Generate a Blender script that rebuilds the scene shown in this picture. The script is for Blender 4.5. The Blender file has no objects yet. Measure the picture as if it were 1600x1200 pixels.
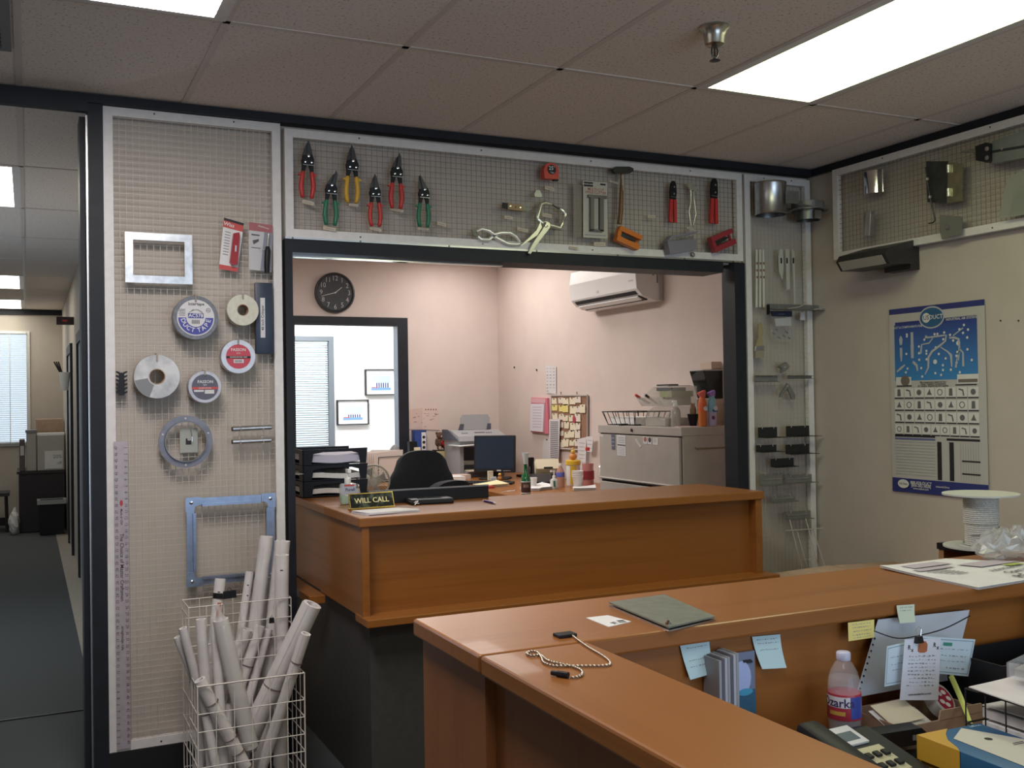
import bpy, bmesh, math, random
from mathutils import Vector, Matrix
random.seed(7)
C = bpy.context.scene.collection
S = bpy.context.scene

# ------------------------------------------------------------------ camera
FPX, YAW, PITCH, ROLL, CAMH = 1590.0, 0.44445, 0.013617, -0.015853, 1.5106
_f = Vector((math.sin(YAW), math.cos(YAW), 0)); _r = Vector((math.cos(YAW), -math.sin(YAW), 0)); _u = Vector((0, 0, 1))
_f2 = _f*math.cos(PITCH) + _u*math.sin(PITCH); _u2 = _u*math.cos(PITCH) - _f*math.sin(PITCH)
_r3 = _r*math.cos(ROLL) + _u2*math.sin(ROLL); _u3 = _u2*math.cos(ROLL) - _r*math.sin(ROLL)
EYE = Vector((0, 0, CAMH))
cam = bpy.data.objects.new('camera', bpy.data.cameras.new('camera')); C.objects.link(cam)
mw = Matrix((( _r3.x, _u3.x, -_f2.x, 0), (_r3.y, _u3.y, -_f2.y, 0), (_r3.z, _u3.z, -_f2.z, CAMH), (0, 0, 0, 1)))
cam.matrix_world = mw
cam.data.sensor_width = 36.0; cam.data.lens = 36.0*FPX/1600.0
cam.data.clip_start = 0.05; cam.data.clip_end = 100
S.camera = cam

# ------------------------------------------------------------------ light and exposure
S.view_settings.view_transform = 'Standard'; S.view_settings.look = 'None'
S.view_settings.gamma = 1.0; S.view_settings.use_curve_mapping = False
S.view_settings.exposure = 0.0
W = bpy.data.worlds.new('sky'); S.world = W; W.use_nodes = True
bg = W.node_tree.nodes['Background']; bg.inputs[0].default_value = (0.72, 0.86, 1.0, 1); bg.inputs[1].default_value = 1.3
LAMP_MAIN = 7.0        # radiance of the troffer lenses in the sales area
LAMP_HALL = 6.5
LAMP_OFFICE = 15.0
LAMP_BACK = 16.0

def portal(name, loc, rot, sx, sy, power, col):
    l = bpy.data.lights.new(name, 'AREA'); l.shape = 'RECTANGLE'; l.size = sx; l.size_y = sy
    l.energy = power; l.color = col
    o = bpy.data.objects.new(name, l); o.location = loc; o.rotation_euler = rot; C.objects.link(o)
    return o
# daylight through the shop windows behind the camera and the side door of the hall
portal('daylight_shop_window', (1.9, -2.62, 1.35), (math.radians(90), 0, 0), 3.0, 2.0, 55, (0.58, 0.75, 1.0))
portal('daylight_hall_door', (-1.95, 7.4, 1.2), (0, math.radians(-90), 0), 2.0, 1.0, 26, (0.68, 0.82, 1.0))
portal('back_room_fill', (2.4, 9.9, 2.68), (0, 0, 0), 2.0, 0.6, 120, (0.95, 0.98, 1.0))  # unseen fill under the ceiling, added to brighten the back room

# ------------------------------------------------------------------ picture ray -> world plane (only used to measure real positions)
def ray(px, py):
    return _f2 + _r3*((px-800)/FPX) - _u3*((py-600)/FPX)
def U(px, py, ax, val):
    d = ray(px, py); t = (val-EYE[ax])/d[ax]
    return EYE + d*t

def XC(px, y, z):
    """world x of the picture column px at depth y and height z"""
    n = _r3 - _f2*((px-800)/FPX)
    return (-(y*n.y) - (z-CAMH)*n.z)/n.x
# ------------------------------------------------------------------ materials
MATS = {}
def mat(name, col, rough=0.5, metal=0.0, spec=0.5, alpha=None, trans=0.0, emit=None, estr=1.0, coat=0.0, sheen=0.0):
    if name in MATS: return MATS[name]
    m = bpy.data.materials.new(name); m.use_nodes = True
    b = m.node_tree.nodes['Principled BSDF']
    b.inputs['Base Color'].default_value = (*col, 1); b.inputs['Roughness'].default_value = rough
    b.inputs['Metallic'].default_value = metal; b.inputs['Specular IOR Level'].default_value = spec
    b.inputs['Transmission Weight'].default_value = trans
    b.inputs['Coat Weight'].default_value = coat
    if alpha is not None: b.inputs['Alpha'].default_value = alpha
    if emit: b.inputs['Emission Color'].default_value = (*emit, 1); b.inputs['Emission Strength'].default_value = estr
    MATS[name] = m; return m
def noisy(name, col, col2, scale, rough=0.6, metal=0.0, stretch=(1, 1, 1), lo=0.35, hi=0.65, detail=4.0, bump=0.0, coat=0.0, coord='Object', spec=0.5):
    if name in MATS: return MATS[name]
    m = mat(name, col, rough, metal, spec, coat=coat); nt = m.node_tree; b = nt.nodes['Principled BSDF']
    tc = nt.nodes.new('ShaderNodeTexCoord'); mp = nt.nodes.new('ShaderNodeMapping'); mp.inputs['Scale'].default_value = stretch
    n = nt.nodes.new('ShaderNodeTexNoise'); n.inputs['Scale'].default_value = scale; n.inputs['Detail'].default_value = detail
    r = nt.nodes.new('ShaderNodeValToRGB'); r.color_ramp.elements[0].position = lo; r.color_ramp.elements[1].position = hi
    r.color_ramp.elements[0].color = (*col2, 1); r.color_ramp.elements[1].color = (*col, 1)
    nt.links.new(tc.outputs[coord], mp.inputs[0]); nt.links.new(mp.outputs[0], n.inputs['Vector'])
    nt.links.new(n.outputs['Fac'], r.inputs[0]); nt.links.new(r.outputs[0], b.inputs['Base Color'])
    if bump:
        bp = nt.nodes.new('ShaderNodeBump'); bp.inputs['Strength'].default_value = bump; bp.inputs['Distance'].default_value = 0.004
        nt.links.new(n.outputs['Fac'], bp.inputs['Height']); nt.links.new(bp.outputs[0], b.inputs['Normal'])
    return m
PAINT = noisy('wall_paint', (0.52, 0.46, 0.40), (0.49, 0.435, 0.375), 6, 0.75, bump=0.03, spec=0.25)
OFFICE_PAINT = noisy('office_paint', (0.64, 0.54, 0.49), (0.61, 0.515, 0.465), 5, 0.75, spec=0.25)
WHITE_WALL = mat('white_wall_paint', (0.86, 0.86, 0.85), 0.8)
WHITE_PAINT = noisy('white_frame_paint', (0.74, 0.71, 0.68), (0.68, 0.65, 0.62), 30, 0.4)
WIRE_GREY = mat('backlit_wire', (0.20, 0.18, 0.155), 0.45)  # header and side mesh: backlit look put into the darker colour
WIRE_MID = mat('mid_tone_wire', (0.42, 0.39, 0.33), 0.45)  # corner mesh: colour set between the backlit and the pale look
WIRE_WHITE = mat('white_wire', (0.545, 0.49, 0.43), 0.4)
DARK_TRIM = noisy('dark_bronze_trim', (0.019, 0.021, 0.027), (0.015, 0.017, 0.021), 12, 0.5, spec=0.25)
CARPET = noisy('blue_grey_carpet', (0.110, 0.118, 0.120), (0.060, 0.066, 0.068), 420, 0.95, lo=0.3, hi=0.7, bump=0.4, spec=0.1)
VINYL = noisy('pale_vinyl_border', (0.34, 0.30, 0.25), (0.28, 0.25, 0.21), 40, 0.45)
TILE = noisy('mineral_ceiling_tile', (0.82, 0.73, 0.65), (0.42, 0.36, 0.31), 95, 0.9, lo=0.30, hi=0.42, detail=3, bump=0.25, spec=0.1)
TEE = mat('ceiling_tee_paint', (0.66, 0.58, 0.52), 0.5)
COVE = mat('black_cove_base', (0.012, 0.012, 0.013), 0.45)
STEEL = noisy('galvanised_steel', (0.60, 0.61, 0.61), (0.44, 0.45, 0.46), 28, 0.30, 1.0)
CHROME = mat('polished_chrome', (0.80, 0.80, 0.78), 0.12, 1.0)
ALU = noisy('brushed_aluminium', (0.66, 0.66, 0.66), (0.58, 0.58, 0.58), 60, 0.32, 1.0, stretch=(1, 1, 12))
DARK_STEEL = mat('dark_blued_steel', (0.09, 0.09, 0.09), 0.35, 0.9)
BLACK_PL = mat('black_plastic', (0.010, 0.010, 0.012), 0.48, spec=0.3)
BLACK_MATT = mat('matt_black', (0.010, 0.010, 0.011), 0.7)
GREY_PL = mat('grey_plastic', (0.20, 0.20, 0.21), 0.45)
PALE_PL = mat('pale_grey_plastic', (0.55, 0.55, 0.53), 0.45)
WHITE_PL = mat('white_plastic', (0.80, 0.79, 0.76), 0.35)
CLEAR = mat('clear_plastic', (0.95, 0.96, 0.97), 0.08, alpha=0.16, spec=0.8)
FILM = mat('clear_film', (0.45, 0.46, 0.44), 0.35, alpha=0.14, spec=0.5)
PAPER = noisy('white_paper', (0.74, 0.73, 0.71), (0.69, 0.68, 0.66), 20, 0.8)
PAPER2 = noisy('plan_paper', (0.70, 0.66, 0.64), (0.62, 0.58, 0.56), 14, 0.8)
CARD = noisy('kraft_cardboard', (0.42, 0.29, 0.20), (0.36, 0.25, 0.17), 18, 0.8)
INK = mat('black_ink', (0.012, 0.012, 0.014), 0.6)
GREY_INK = mat('grey_ink', (0.28, 0.28, 0.30), 0.7)
RED = mat('red_grip', (0.50, 0.035, 0.03), 0.45)
GREEN = mat('green_grip', (0.02, 0.17, 0.085), 0.45)
YELLOW = mat('yellow_grip', (0.62, 0.36, 0.03), 0.45)
NAVY = mat('navy_print', (0.025, 0.035, 0.16), 0.5)
NOTE_Y = mat('yellow_note_paper', (0.78, 0.66, 0.22), 0.8)
NOTE_C = mat('cream_note_paper', (0.74, 0.66, 0.48), 0.8)
NOTE_B = mat('pale_blue_note_paper', (0.50, 0.68, 0.70), 0.8)
def wood(name, c1, c2, axis):
    m = mat(name, c1, 0.32, spec=0.38, coat=0.06); nt = m.node_tree; b = nt.nodes['Principled BSDF']
    tc = nt.nodes.new('ShaderNodeTexCoord'); mp = nt.nodes.new('ShaderNodeMapping')
    mp.inputs['Scale'].default_value = {'x': (1.0, 30, 30), 'y': (30, 1.0, 30), 'z': (30, 30, 1.0)}[axis]
    n = nt.nodes.new('ShaderNodeTexNoise'); n.inputs['Scale'].default_value = 1.6; n.inputs['Detail'].default_value = 6; n.inputs['Distortion'].default_value = 0.15
    n2 = nt.nodes.new('ShaderNodeTexNoise'); n2.inputs['Scale'].default_value = 0.35; n2.inputs['Detail'].default_value = 2
    mx = nt.nodes.new('ShaderNodeMath'); mx.operation = 'ADD'
    r = nt.nodes.new('ShaderNodeValToRGB'); r.color_ramp.elements[0].position = 0.75; r.color_ramp.elements[1].position = 1.25
    r.color_ramp.elements[0].color = (*c2, 1); r.color_ramp.elements[1].color = (*c1, 1)
    nt.links.new(tc.outputs['Object'], mp.inputs[0]); nt.links.new(mp.outputs[0], n.inputs['Vector']); nt.links.new(mp.outputs[0], n2.inputs['Vector'])
    nt.links.new(n.outputs['Fac'], mx.inputs[0]); nt.links.new(n2.outputs['Fac'], mx.inputs[1])
    nt.links.new(mx.outputs[0], r.inputs[0]); nt.links.new(r.outputs[0], b.inputs['Base Color'])
    return m
CHERRY_X = wood('cherry_laminate_long', (0.29, 0.108, 0.024), (0.245, 0.088, 0.019), 'x')
CHERRY_Y = wood('cherry_laminate_cross', (0.29, 0.108, 0.024), (0.245, 0.088, 0.019), 'y')
CHERRY_Z = wood('cherry_laminate_upright', (0.265, 0.098, 0.030), (0.23, 0.084, 0.025), 'z')
CHARCOAL = noisy('charcoal_laminate', (0.060, 0.058, 0.057), (0.050, 0.049, 0.048), 30, 0.55)

# ------------------------------------------------------------------ mesh builder
class B:
    def __init__(s): s.v = []; s.f = []
    def add(s, vs, fs):
        o = len(s.v); s.v += [tuple(p) for p in vs]; s.f += [tuple(i+o for i in f) for f in fs]; return s
    def box(s, x0, x1, y0, y1, z0, z1):
        x0, x1 = min(x0, x1), max(x0, x1); y0, y1 = min(y0, y1), max(y0, y1); z0, z1 = min(z0, z1), max(z0, z1)
        return s.add([(x0, y0, z0), (x1, y0, z0), (x1, y1, z0), (x0, y1, z0), (x0, y0, z1), (x1, y0, z1), (x1, y1, z1), (x0, y1, z1)],
                     [(0, 3, 2, 1), (4, 5, 6, 7), (0, 1, 5, 4), (1, 2, 6, 5), (2, 3, 7, 6), (3, 0, 4, 7)])
    def rbox(s, x0, x1, y0, y1, z0, z1, r=0.004):
        bm = bmesh.new(); t = B().box(x0, x1, y0, y1, z0, z1)
        vs = [bm.verts.new(p) for p in t.v]
        for f in t.f: bm.faces.new([vs[i] for i in f])
        bmesh.ops.bevel(bm, geom=list(bm.edges), offset=r, segments=2, affect='EDGES', profile=0.5)
        bm.verts.index_update()
        s.add([v.co[:] for v in bm.verts], [[v.index for v in f.verts] for f in bm.faces]); bm.free(); return s
    def prism(s, poly, a, b, plane='xz'):
        """poly: 2-D outline; extruded from a to b along the third axis"""
        n = len(poly)
        def P(p, w): return {'xz': (p[0], w, p[1]), 'xy': (p[0], p[1], w), 'yz': (w, p[0], p[1])}[plane]
        vs = [P(p, a) for p in poly] + [P(p, b) for p in poly]
        fs = [tuple(range(n)), tuple(range(2*n-1, n-1, -1))] + [(i, (i+1) % n, n+(i+1) % n, n+i) for i in range(n)]
        return s.add(vs, fs)
    def ring(s, outer, inner, a, b, plane='xz'):
        """two outlines with the same number of points -> frame with a hole"""
        n = len(outer)
        def P(p, w): return {'xz': (p[0], w, p[1]), 'xy': (p[0], p[1], w), 'yz': (w, p[0], p[1])}[plane]
        vs = [P(p, a) for p in outer]+[P(p, a) for p in inner]+[P(p, b) for p in outer]+[P(p, b) for p in inner]
        fs = []
        for i in range(n):
            j = (i+1) % n
            fs += [(i, j, n+j, n+i), (2*n+i, 3*n+i, 3*n+j, 2*n+j), (i, 2*n+i, 2*n+j, j), (n+i, n+j, 3*n+j, 3*n+i)]
        return s.add(vs, fs)
    def tube(s, pts, r, n=6, closed=False):
        pts = [Vector(p) for p in pts]; m = len(pts); vs = []; fs = []
        rs = r if isinstance(r, (list, tuple)) else [r]*m
        up = None
        for i, p in enumerate(pts):
            if closed: d = pts[(i+1) % m]-pts[i-1]
            else: d = pts[min(i+1, m-1)]-pts[max(i-1, 0)]
            d = d.normalized() if d.length > 1e-9 else Vector((0, 0, 1))
            if up is None: up = Vector((0, 0, 1)) if abs(d.z) < 0.9 else Vector((1, 0, 0))
            a = d.cross(up)
            if a.length < 1e-6: a = d.orthogonal()
            a.normalize(); b = a.cross(d); up = b
            vs += [p + (a*math.cos(2*math.pi*k/n) + b*math.sin(2*math.pi*k/n))*rs[i] for k in range(n)]
        for i in range(m if closed else m-1):
            j = (i+1) % m
            fs += [(i*n+k, i*n+(k+1) % n, j*n+(k+1) % n, j*n+k) for k in range(n)]
        if not closed: fs += [tuple(range(n-1, -1, -1)), tuple((m-1)*n+k for k in range(n))]
        return s.add(vs, fs)
    def lathe(s, prof, n=24, origin=(0, 0, 0), axis='z', closed=False):
        """prof: (radius, height) pairs; caps where the radius is 0"""
        vs = []; fs = []; m = len(prof)
        def P(r, h, a):
            c, d = r*math.cos(a), r*math.sin(a)
            q = {'z': (c, d, h), 'y': (c, h, d), 'x': (h, c, d)}[axis]
            return (q[0]+origin[0], q[1]+origin[1], q[2]+origin[2])
        for r, h in prof: vs += [P(r, h, 2*math.pi*k/n) for k in range(n)]
        for i in range(m if closed else m-1):
            j = (i+1) % m
            for k in range(n): fs.append((i*n+k, i*n+(k+1) % n, j*n+(k+1) % n, j*n+k))
        if not closed: fs += [tuple(range(n-1, -1, -1)), tuple((m-1)*n+k for k in range(n))]
        return s.add(vs, fs)
    def ball(s, c, r, n=12, m=8):
        r = r if isinstance(r, (tuple, list)) else (r, r, r); vs = []; fs = []
        for i in range(1, m):
            t = math.pi*i/m
            vs += [(c[0]+r[0]*math.sin(t)*math.cos(2*math.pi*k/n), c[1]+r[1]*math.sin(t)*math.sin(2*math.pi*k/n), c[2]+r[2]*math.cos(t)) for k in range(n)]
        for i in range(m-2): fs += [(i*n+k, (i+1)*n+k, (i+1)*n+(k+1) % n, i*n+(k+1) % n) for k in range(n)]
        t0 = len(vs); vs += [(c[0], c[1], c[2]+r[2]), (c[0], c[1], c[2]-r[2])]
        fs += [(t0, k, (k+1) % n) for k in range(n)] + [(t0+1, (m-2)*n+(k+1) % n, (m-2)*n+k) for k in range(n)]
        return s.add(vs, fs)
    def sheet(s, fn, nu, nv, thick=None):
        """fn(u,v) -> point; a thin two-sided sheet"""
        vs = [fn(i/nu, j/nv) for j in range(nv+1) for i in range(nu+1)]; w = nu+1
        fs = [(j*w+i, j*w+i+1, (j+1)*w+i+1, (j+1)*w+i) for j in range(nv) for i in range(nu)]
        if thick:
            t = Vector(thick); n = len(vs)
            v2 = [tuple(Vector(p)+t) for p in vs]
            edge = [i for i in range(w)] + [j*w+nu for j in range(1, nv+1)] + [nv*w+i for i in range(nu-1, -1, -1)] + [j*w for j in range(nv-1, 0, -1)]
            fs2 = [tuple(i+n for i in reversed(f)) for f in fs]
            fs3 = [(edge[k], edge[(k+1) % len(edge)], edge[(k+1) % len(edge)]+n, edge[k]+n) for k in range(len(edge))]
            return s.add([tuple(p) for p in vs]+v2, fs+fs2+fs3)
        return s.add(vs, fs)
    def quad(s, a, b, c, d): return s.add([a, b, c, d], [(0, 1, 2, 3)])
    def xf(s, M):
        s.v = [tuple(M @ Vector(p)) for p in s.v]; return s
    def text(s, txt, size, M=Matrix(), align='CENTER', ext=0.0):
        vs, fs = glyphs(txt, size, align)
        return s.add([M @ Vector(p) for p in vs], fs)
    def build(s, name, material, parent=None, smooth=None, loc=(0, 0, 0), rot=(0, 0, 0), kind=None, label=None):
        me = bpy.data.meshes.new(name); me.from_pydata(s.v, [], s.f); me.update()
        bm = bmesh.new(); bm.from_mesh(me); bmesh.ops.recalc_face_normals(bm, faces=bm.faces); bm.to_mesh(me); bm.free()
        if smooth is not None:
            me.polygons.foreach_set('use_smooth', [True]*len(me.polygons))
            me.set_sharp_from_angle(angle=math.radians(smooth))
        me.materials.append(material)
        o = bpy.data.objects.new(name, me); C.objects.link(o)
        o.location = loc; o.rotation_euler = rot
        if parent: o.parent = parent
        if kind: o['kind'] = kind
        if label: o['label'] = label
        return o
_GL = {}
def glyphs(txt, size, align='CENTER'):
    key = (txt, align)
    if key not in _GL:
        cu = bpy.data.curves.new('lettering', 'FONT'); cu.body = txt; cu.align_x = align; cu.align_y = 'CENTER'; cu.size = 1; cu.resolution_u = 2; cu.offset = 0.0 if txt.isdigit() else 0.012
        ob = bpy.data.objects.new('lettering', cu); me = ob.to_mesh()
        _GL[key] = ([tuple(v.co) for v in me.vertices], [tuple(p.vertices) for p in me.polygons])
        ob.to_mesh_clear(); bpy.data.objects.remove(ob); bpy.data.curves.remove(cu)
    vs, fs = _GL[key]
    return [(x*size, y*size, z*size) for x, y, z in vs], fs
# text in the plane of a wall seen from -y: local x right, z up
def TW(x, y, z, rot=0.0, sx=1.0):
    return Matrix.Translation((x, y, z)) @ Matrix.Rotation(math.radians(90), 4, 'X') @ Matrix.Rotation(rot, 4, 'Z') @ Matrix.Scale(sx, 4, (1, 0, 0))
# text lying on a table, read from -y
def TT(x, y, z, rot=0.0, sx=1.0):
    return Matrix.Translation((x, y, z)) @ Matrix.Rotation(rot, 4, 'Z') @ Matrix.Scale(sx, 4, (1, 0, 0))
def circ(r, n, cx=0, cz=0, a0=0.0, a1=2*math.pi, rz=None):
    full = abs(a1-a0-2*math.pi) < 1e-6
    return [(cx+r*math.cos(a0+(a1-a0)*k/(n if full else n-1)), cz+(rz or r)*math.sin(a0+(a1-a0)*k/(n if full else n-1))) for k in range(n)]

def thing(name, label, cat, loc=(0, 0, 0), rotz=0.0, group=None, rot=None):
    o = bpy.data.objects.new(name, None); C.objects.link(o); o.empty_display_size = 0.05
    o.location = loc; o.rotation_euler = rot or (0, 0, rotz); o['label'] = label; o['category'] = cat
    if group: o['group'] = group
    return o
def tag(o, label, cat, group=None, kind=None):
    o['label'] = label; o['category'] = cat
    if group: o['group'] = group
    if kind: o['kind'] = kind
    return o
def dup(root, loc, rot=None, label=None, group=None):
    r = root.copy(); C.objects.link(r); r.location = loc
    if rot is not None: r.rotation_euler = rot
    if label: r['label'] = label
    if group: r['group'] = group
    for ch in list(root.children):
        c = ch.copy(); C.objects.link(c); c.parent = r
        for g in list(ch.children):
            d = g.copy(); C.objects.link(d); d.parent = c
    return r
def struct(o): o['kind'] = 'structure'; return o
def sempty(name, loc=(0, 0, 0)):
    o = bpy.data.objects.new(name, None); C.objects.link(o); o.location = loc; o['kind'] = 'structure'; return o
# ================================================================== the room
D = 4.334            # front face of the panel frames on the front wall
XR = 3.915           # right wall
H = 2.74
YB = 8.5             # back wall of the office
WALL = D + 0.045     # painted face behind the wire panels
# floor
struct(B().box(-3.2, 4.2, -2.8, 15.0, -0.10, 0.0).build('floor', CARPET))
bpy.data.objects['floor'].name = 'floor'
struct(B().box(0.285, 0.412, 4.6, 14.4, 0.0, 0.004).build('trim_1', VINYL))
struct(B().box(-3.0, 0.285, 5.475, 5.487, 0.0, 0.006).build('trim_2', COVE))
# walls
w = B()
w.box(0.282, 1.005, WALL, WALL+0.10, 0, H)
w.box(1.005, 3.44, WALL, WALL+0.10, 2.20, H)
w.box(3.44, XR, WALL, WALL+0.10, 0, H)
struct(w.build('wall_front', PAINT))
struct(B().box(XR, XR+0.1, -2.8, 8.6, 0, H).build('wall_right', PAINT))
w = B(); w.box(0.512, 2.02, YB, YB+0.1, 0, H); w.box(3.0, XR, YB, YB+0.1, 0, H); w.box(2.02, 3.0, YB, YB+0.1, 2.16, H)
struct(w.build('wall_office_back', OFFICE_PAINT))
struct(B().box(XR-0.004, XR, WALL+0.1, 8.5, 0, H).build('wall_office_right', OFFICE_PAINT))
struct(B().box(0.412, 0.512, WALL+0.1, 14.5, 0, H).build('wall_corridor', PAINT))
w = B(); WR = U(42, 489, 1, 14.4).x; w.box(-3.2, -1.55, 14.4, 14.5, 0, H); w.box(WR, 0.412, 14.4, 14.5, 0, H); w.box(-1.55, WR, 14.4, 14.5, 0, 1.0); w.box(-1.55, WR, 14.4, 14.5, 2.46, H)
struct(w.build('wall_corridor_end', PAINT))
w = B(); w.box(-3.2, -3.1, -2.8, 15.0, 0, H)
struct(w.build('wall_left', PAINT))
w = B(); w.box(-3.2, 0.3, -2.8, -2.7, 0, H); w.box(3.5, 4.0, -2.8, -2.7, 0, H); w.box(0.3, 3.5, -2.8, -2.7, 0, 0.30); w.box(0.3, 3.5, -2.8, -2.7, 2.4, H)
struct(w.build('wall_rear', PAINT))
w = B()
for x in (0.3, 1.87, 3.45): w.box(x, x+0.05, -2.80, -2.70, 0.3, 2.4)
w.box(0.3, 3.5, -2.80, -2.70, 0.3, 0.36); w.box(0.3, 3.5, -2.80, -2.70, 2.34, 2.4)
struct(w.build('window_1', DARK_TRIM))
# bright back room behind the office door
w = B(); w.box(1.6, 3.035, 10.95, 11.05, 0, 0.97); w.box(1.6, 3.035, 10.95, 11.05, 2.215, H); w.box(3.035, 4.6, 10.95, 11.05, 0, H); w.box(0.5, 1.6, 10.95, 11.05, 0, H)
struct(w.build('wall_back_room', WHITE_WALL))
w = B(); w.box(0.512, 0.612, 8.6, 11.0, 0, H); w.box(4.5, 4.6, 8.6, 11.0, 0, H); w.box(3.915, 4.6, 8.5, 8.6, 0, H)
struct(w.build('wall_back_room_side', WHITE_WALL))
# dark band under the ceiling
w = B(); w.box(-3.1, 0.224, D-0.022, D+0.012, 2.664, H-0.004); w.box(0.224, XR, D-0.022, WALL+0.10, 2.701, H-0.004)
struct(w.build('trim_3', DARK_TRIM))
struct(B().box(XR-0.022, XR, -2.7, D-0.022, 2.700, H-0.004).build('trim_4', DARK_TRIM))
struct(B().box(-3.1, 0.412, 14.37, 14.4, 2.67, H).build('trim_5', DARK_TRIM))
# post and jambs beside the corridor opening
t = sempty('trim_6')
B().box(0.224, 0.279, D-0.012, WALL+0.10, 0, 2.702).build('post', DARK_TRIM, t)
B().box(0.217, 0.224, D+0.02, D+0.05, 0, 2.66).build('edge_strip', ALU, t)
B().box(0.195, 0.217, D+0.05, WALL+0.14, 0, 2.66).build('door_jamb', DARK_TRIM, t)
# frame of the pass-through opening
t = sempty('trim_7')
B().box(0.998, 1.030, D-0.004, WALL+0.13, 0, 2.206).build('left_jamb', DARK_TRIM, t)
B().box(3.372, 3.440, D-0.004, WALL+0.06, 0, 2.206).build('right_jamb', DARK_TRIM, t)
B().box(1.030, 3.300, D-0.004, WALL+0.13, 2.150, 2.206).build('head', DARK_TRIM, t)
B().box(1.030, 2.05, D+0.05, D+0.085, 2.138, 2.150).build('shutter_track', CHROME, t)
struct(B().box(0.279, 0.99, D-0.006, WALL, 0, 0.132).build('baseboard_front', COVE))
struct(B().box(XR-0.01, XR, -2.7, WALL, 0, 0.10).build('baseboard_right', COVE))
struct(B().box(-0.5, 0.40, 14.385, 14.4, 0, 0.10).build('baseboard_corridor', COVE))
# ---------------- ceiling: tees and separate tiles
ceil = B().box(-3.2, 4.6, -2.8, 15.0, H+0.012, H+0.05).build('ceiling', TEE); struct(ceil)
XS = [0.590+0.6096*k for k in range(-6, 7)]; YS = [3.339+1.2192*k for k in range(-5, 11)]
tee = B()
for x in XS: tee.box(x-0.012, x+0.012, -2.7, 14.4, H-0.003, H+0.012)
for y in YS: tee.box(-3.1, XR, y-0.012, y+0.012, H-0.003, H+0.012)
tee.build('ceiling_tee', TEE, ceil)
LIGHTS = {(2.419, 2.120): 'm', (-0.019, 2.120): 'm', 
          (-0.629, 5.777): 'h', (-0.629, 10.654): 'h', (-0.629, 13.092): 'h',
          (1.810, 5.777): 'o', (3.029, 6.996): 'o', (2.419, -0.319): 'm', (-0.019, -0.319): 'm'}
def key(x, y): return (round(x, 2), round(y, 2))
LK = {key(*k): v for k, v in LIGHTS.items()}
tile_me = None
for x in XS[:-1]:
    for y in YS[:-1]:
        x1, y1 = x+0.6096, y+1.2192
        if key(x, y) in LK: continue
        if x < -1.3 and (y < 1 or y > 5): continue
        if y > YB+0.2 and x > 0.4: continue
        if y < -2.7: continue
        a = max(x+0.010, -3.1); b = min(x1-0.010, XR-0.01)
        rz = random.uniform(-0.0012, 0.0012); rx = random.uniform(-0.0006, 0.0006)
        o = B().box(a-x, b-x, 0.010, 1.2192-0.010, 0.0, 0.011).build('ceiling_tile', TILE, ceil, loc=(x, y, H+random.uniform(-0.001, 0.0008)), rot=(rx, rz, 0))
def troffer(x, y, kind, label, em, col, lens=(0.045, 0.565, 0.03, 1.19)):
    t = thing('ceiling_light', label, 'ceiling light', (x, y, H))
    m = mat('lens_'+kind, (0.9, 0.9, 0.88), 0.5, emit=col, estr=em)
    B().ring([(0.005, 0.005), (0.605, 0.005), (0.605, 1.214), (0.005, 1.214)], [(lens[0], lens[2]), (lens[1], lens[2]), (lens[1], lens[3]), (lens[0], lens[3])], -0.004, 0.010, 'xy').build('frame', WHITE_PAINT, t)
    B().sheet(lambda u, v: (lens[0]+(lens[1]-lens[0])*u, lens[2]+(lens[3]-lens[2])*v, -0.001-0.012*(1-abs(2*u-1)**6)*(1-abs(2*v-1)**8)), 12, 8).build('lens', m, t, smooth=60)
    return t
WARMW = (1.0, 0.97, 0.86); COOLW = (0.94, 1.0, 0.62)
troffer(2.419, 2.120, 'main_right', 'long glowing ceiling light above the reception desk at the right', LAMP_MAIN, COOLW)
troffer(-0.019, 2.120, 'main_left', 'glowing ceiling light cut off by the top edge at the left', LAMP_MAIN*3.1, (1.0, 0.94, 0.92))
troffer(-0.629, 5.777, 'hall', 'nearest of the three corridor ceiling lights', LAMP_HALL, WARMW)
troffer(-0.629, 10.654, 'hall', 'middle of the three corridor ceiling lights', LAMP_HALL, WARMW)
troffer(-0.629, 13.092, 'hall', 'farthest of the three corridor ceiling lights near the blinds', LAMP_HALL, WARMW)
troffer(1.810, 5.777, 'office', 'ceiling light hidden above the office, the one farther from the right wall', LAMP_OFFICE*1.6, (1.0, 0.95, 0.91))
troffer(3.029, 6.996, 'office_far', 'ceiling light hidden above the office, the one nearer the air conditioner', LAMP_OFFICE*0.55, (1.0, 0.95, 0.91))
troffer(2.419, -0.319, 'rear_right_fill', 'added fill ceiling light behind the viewer in line with the desk', LAMP_MAIN*0.45, COOLW)  # unseen fill light added behind the camera
troffer(-0.019, -0.319, 'rear_left_fill', 'added fill ceiling light behind the viewer at the left', LAMP_MAIN*1.3, (1.0, 0.95, 0.92))  # second unseen fill, added behind the camera at the left
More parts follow.
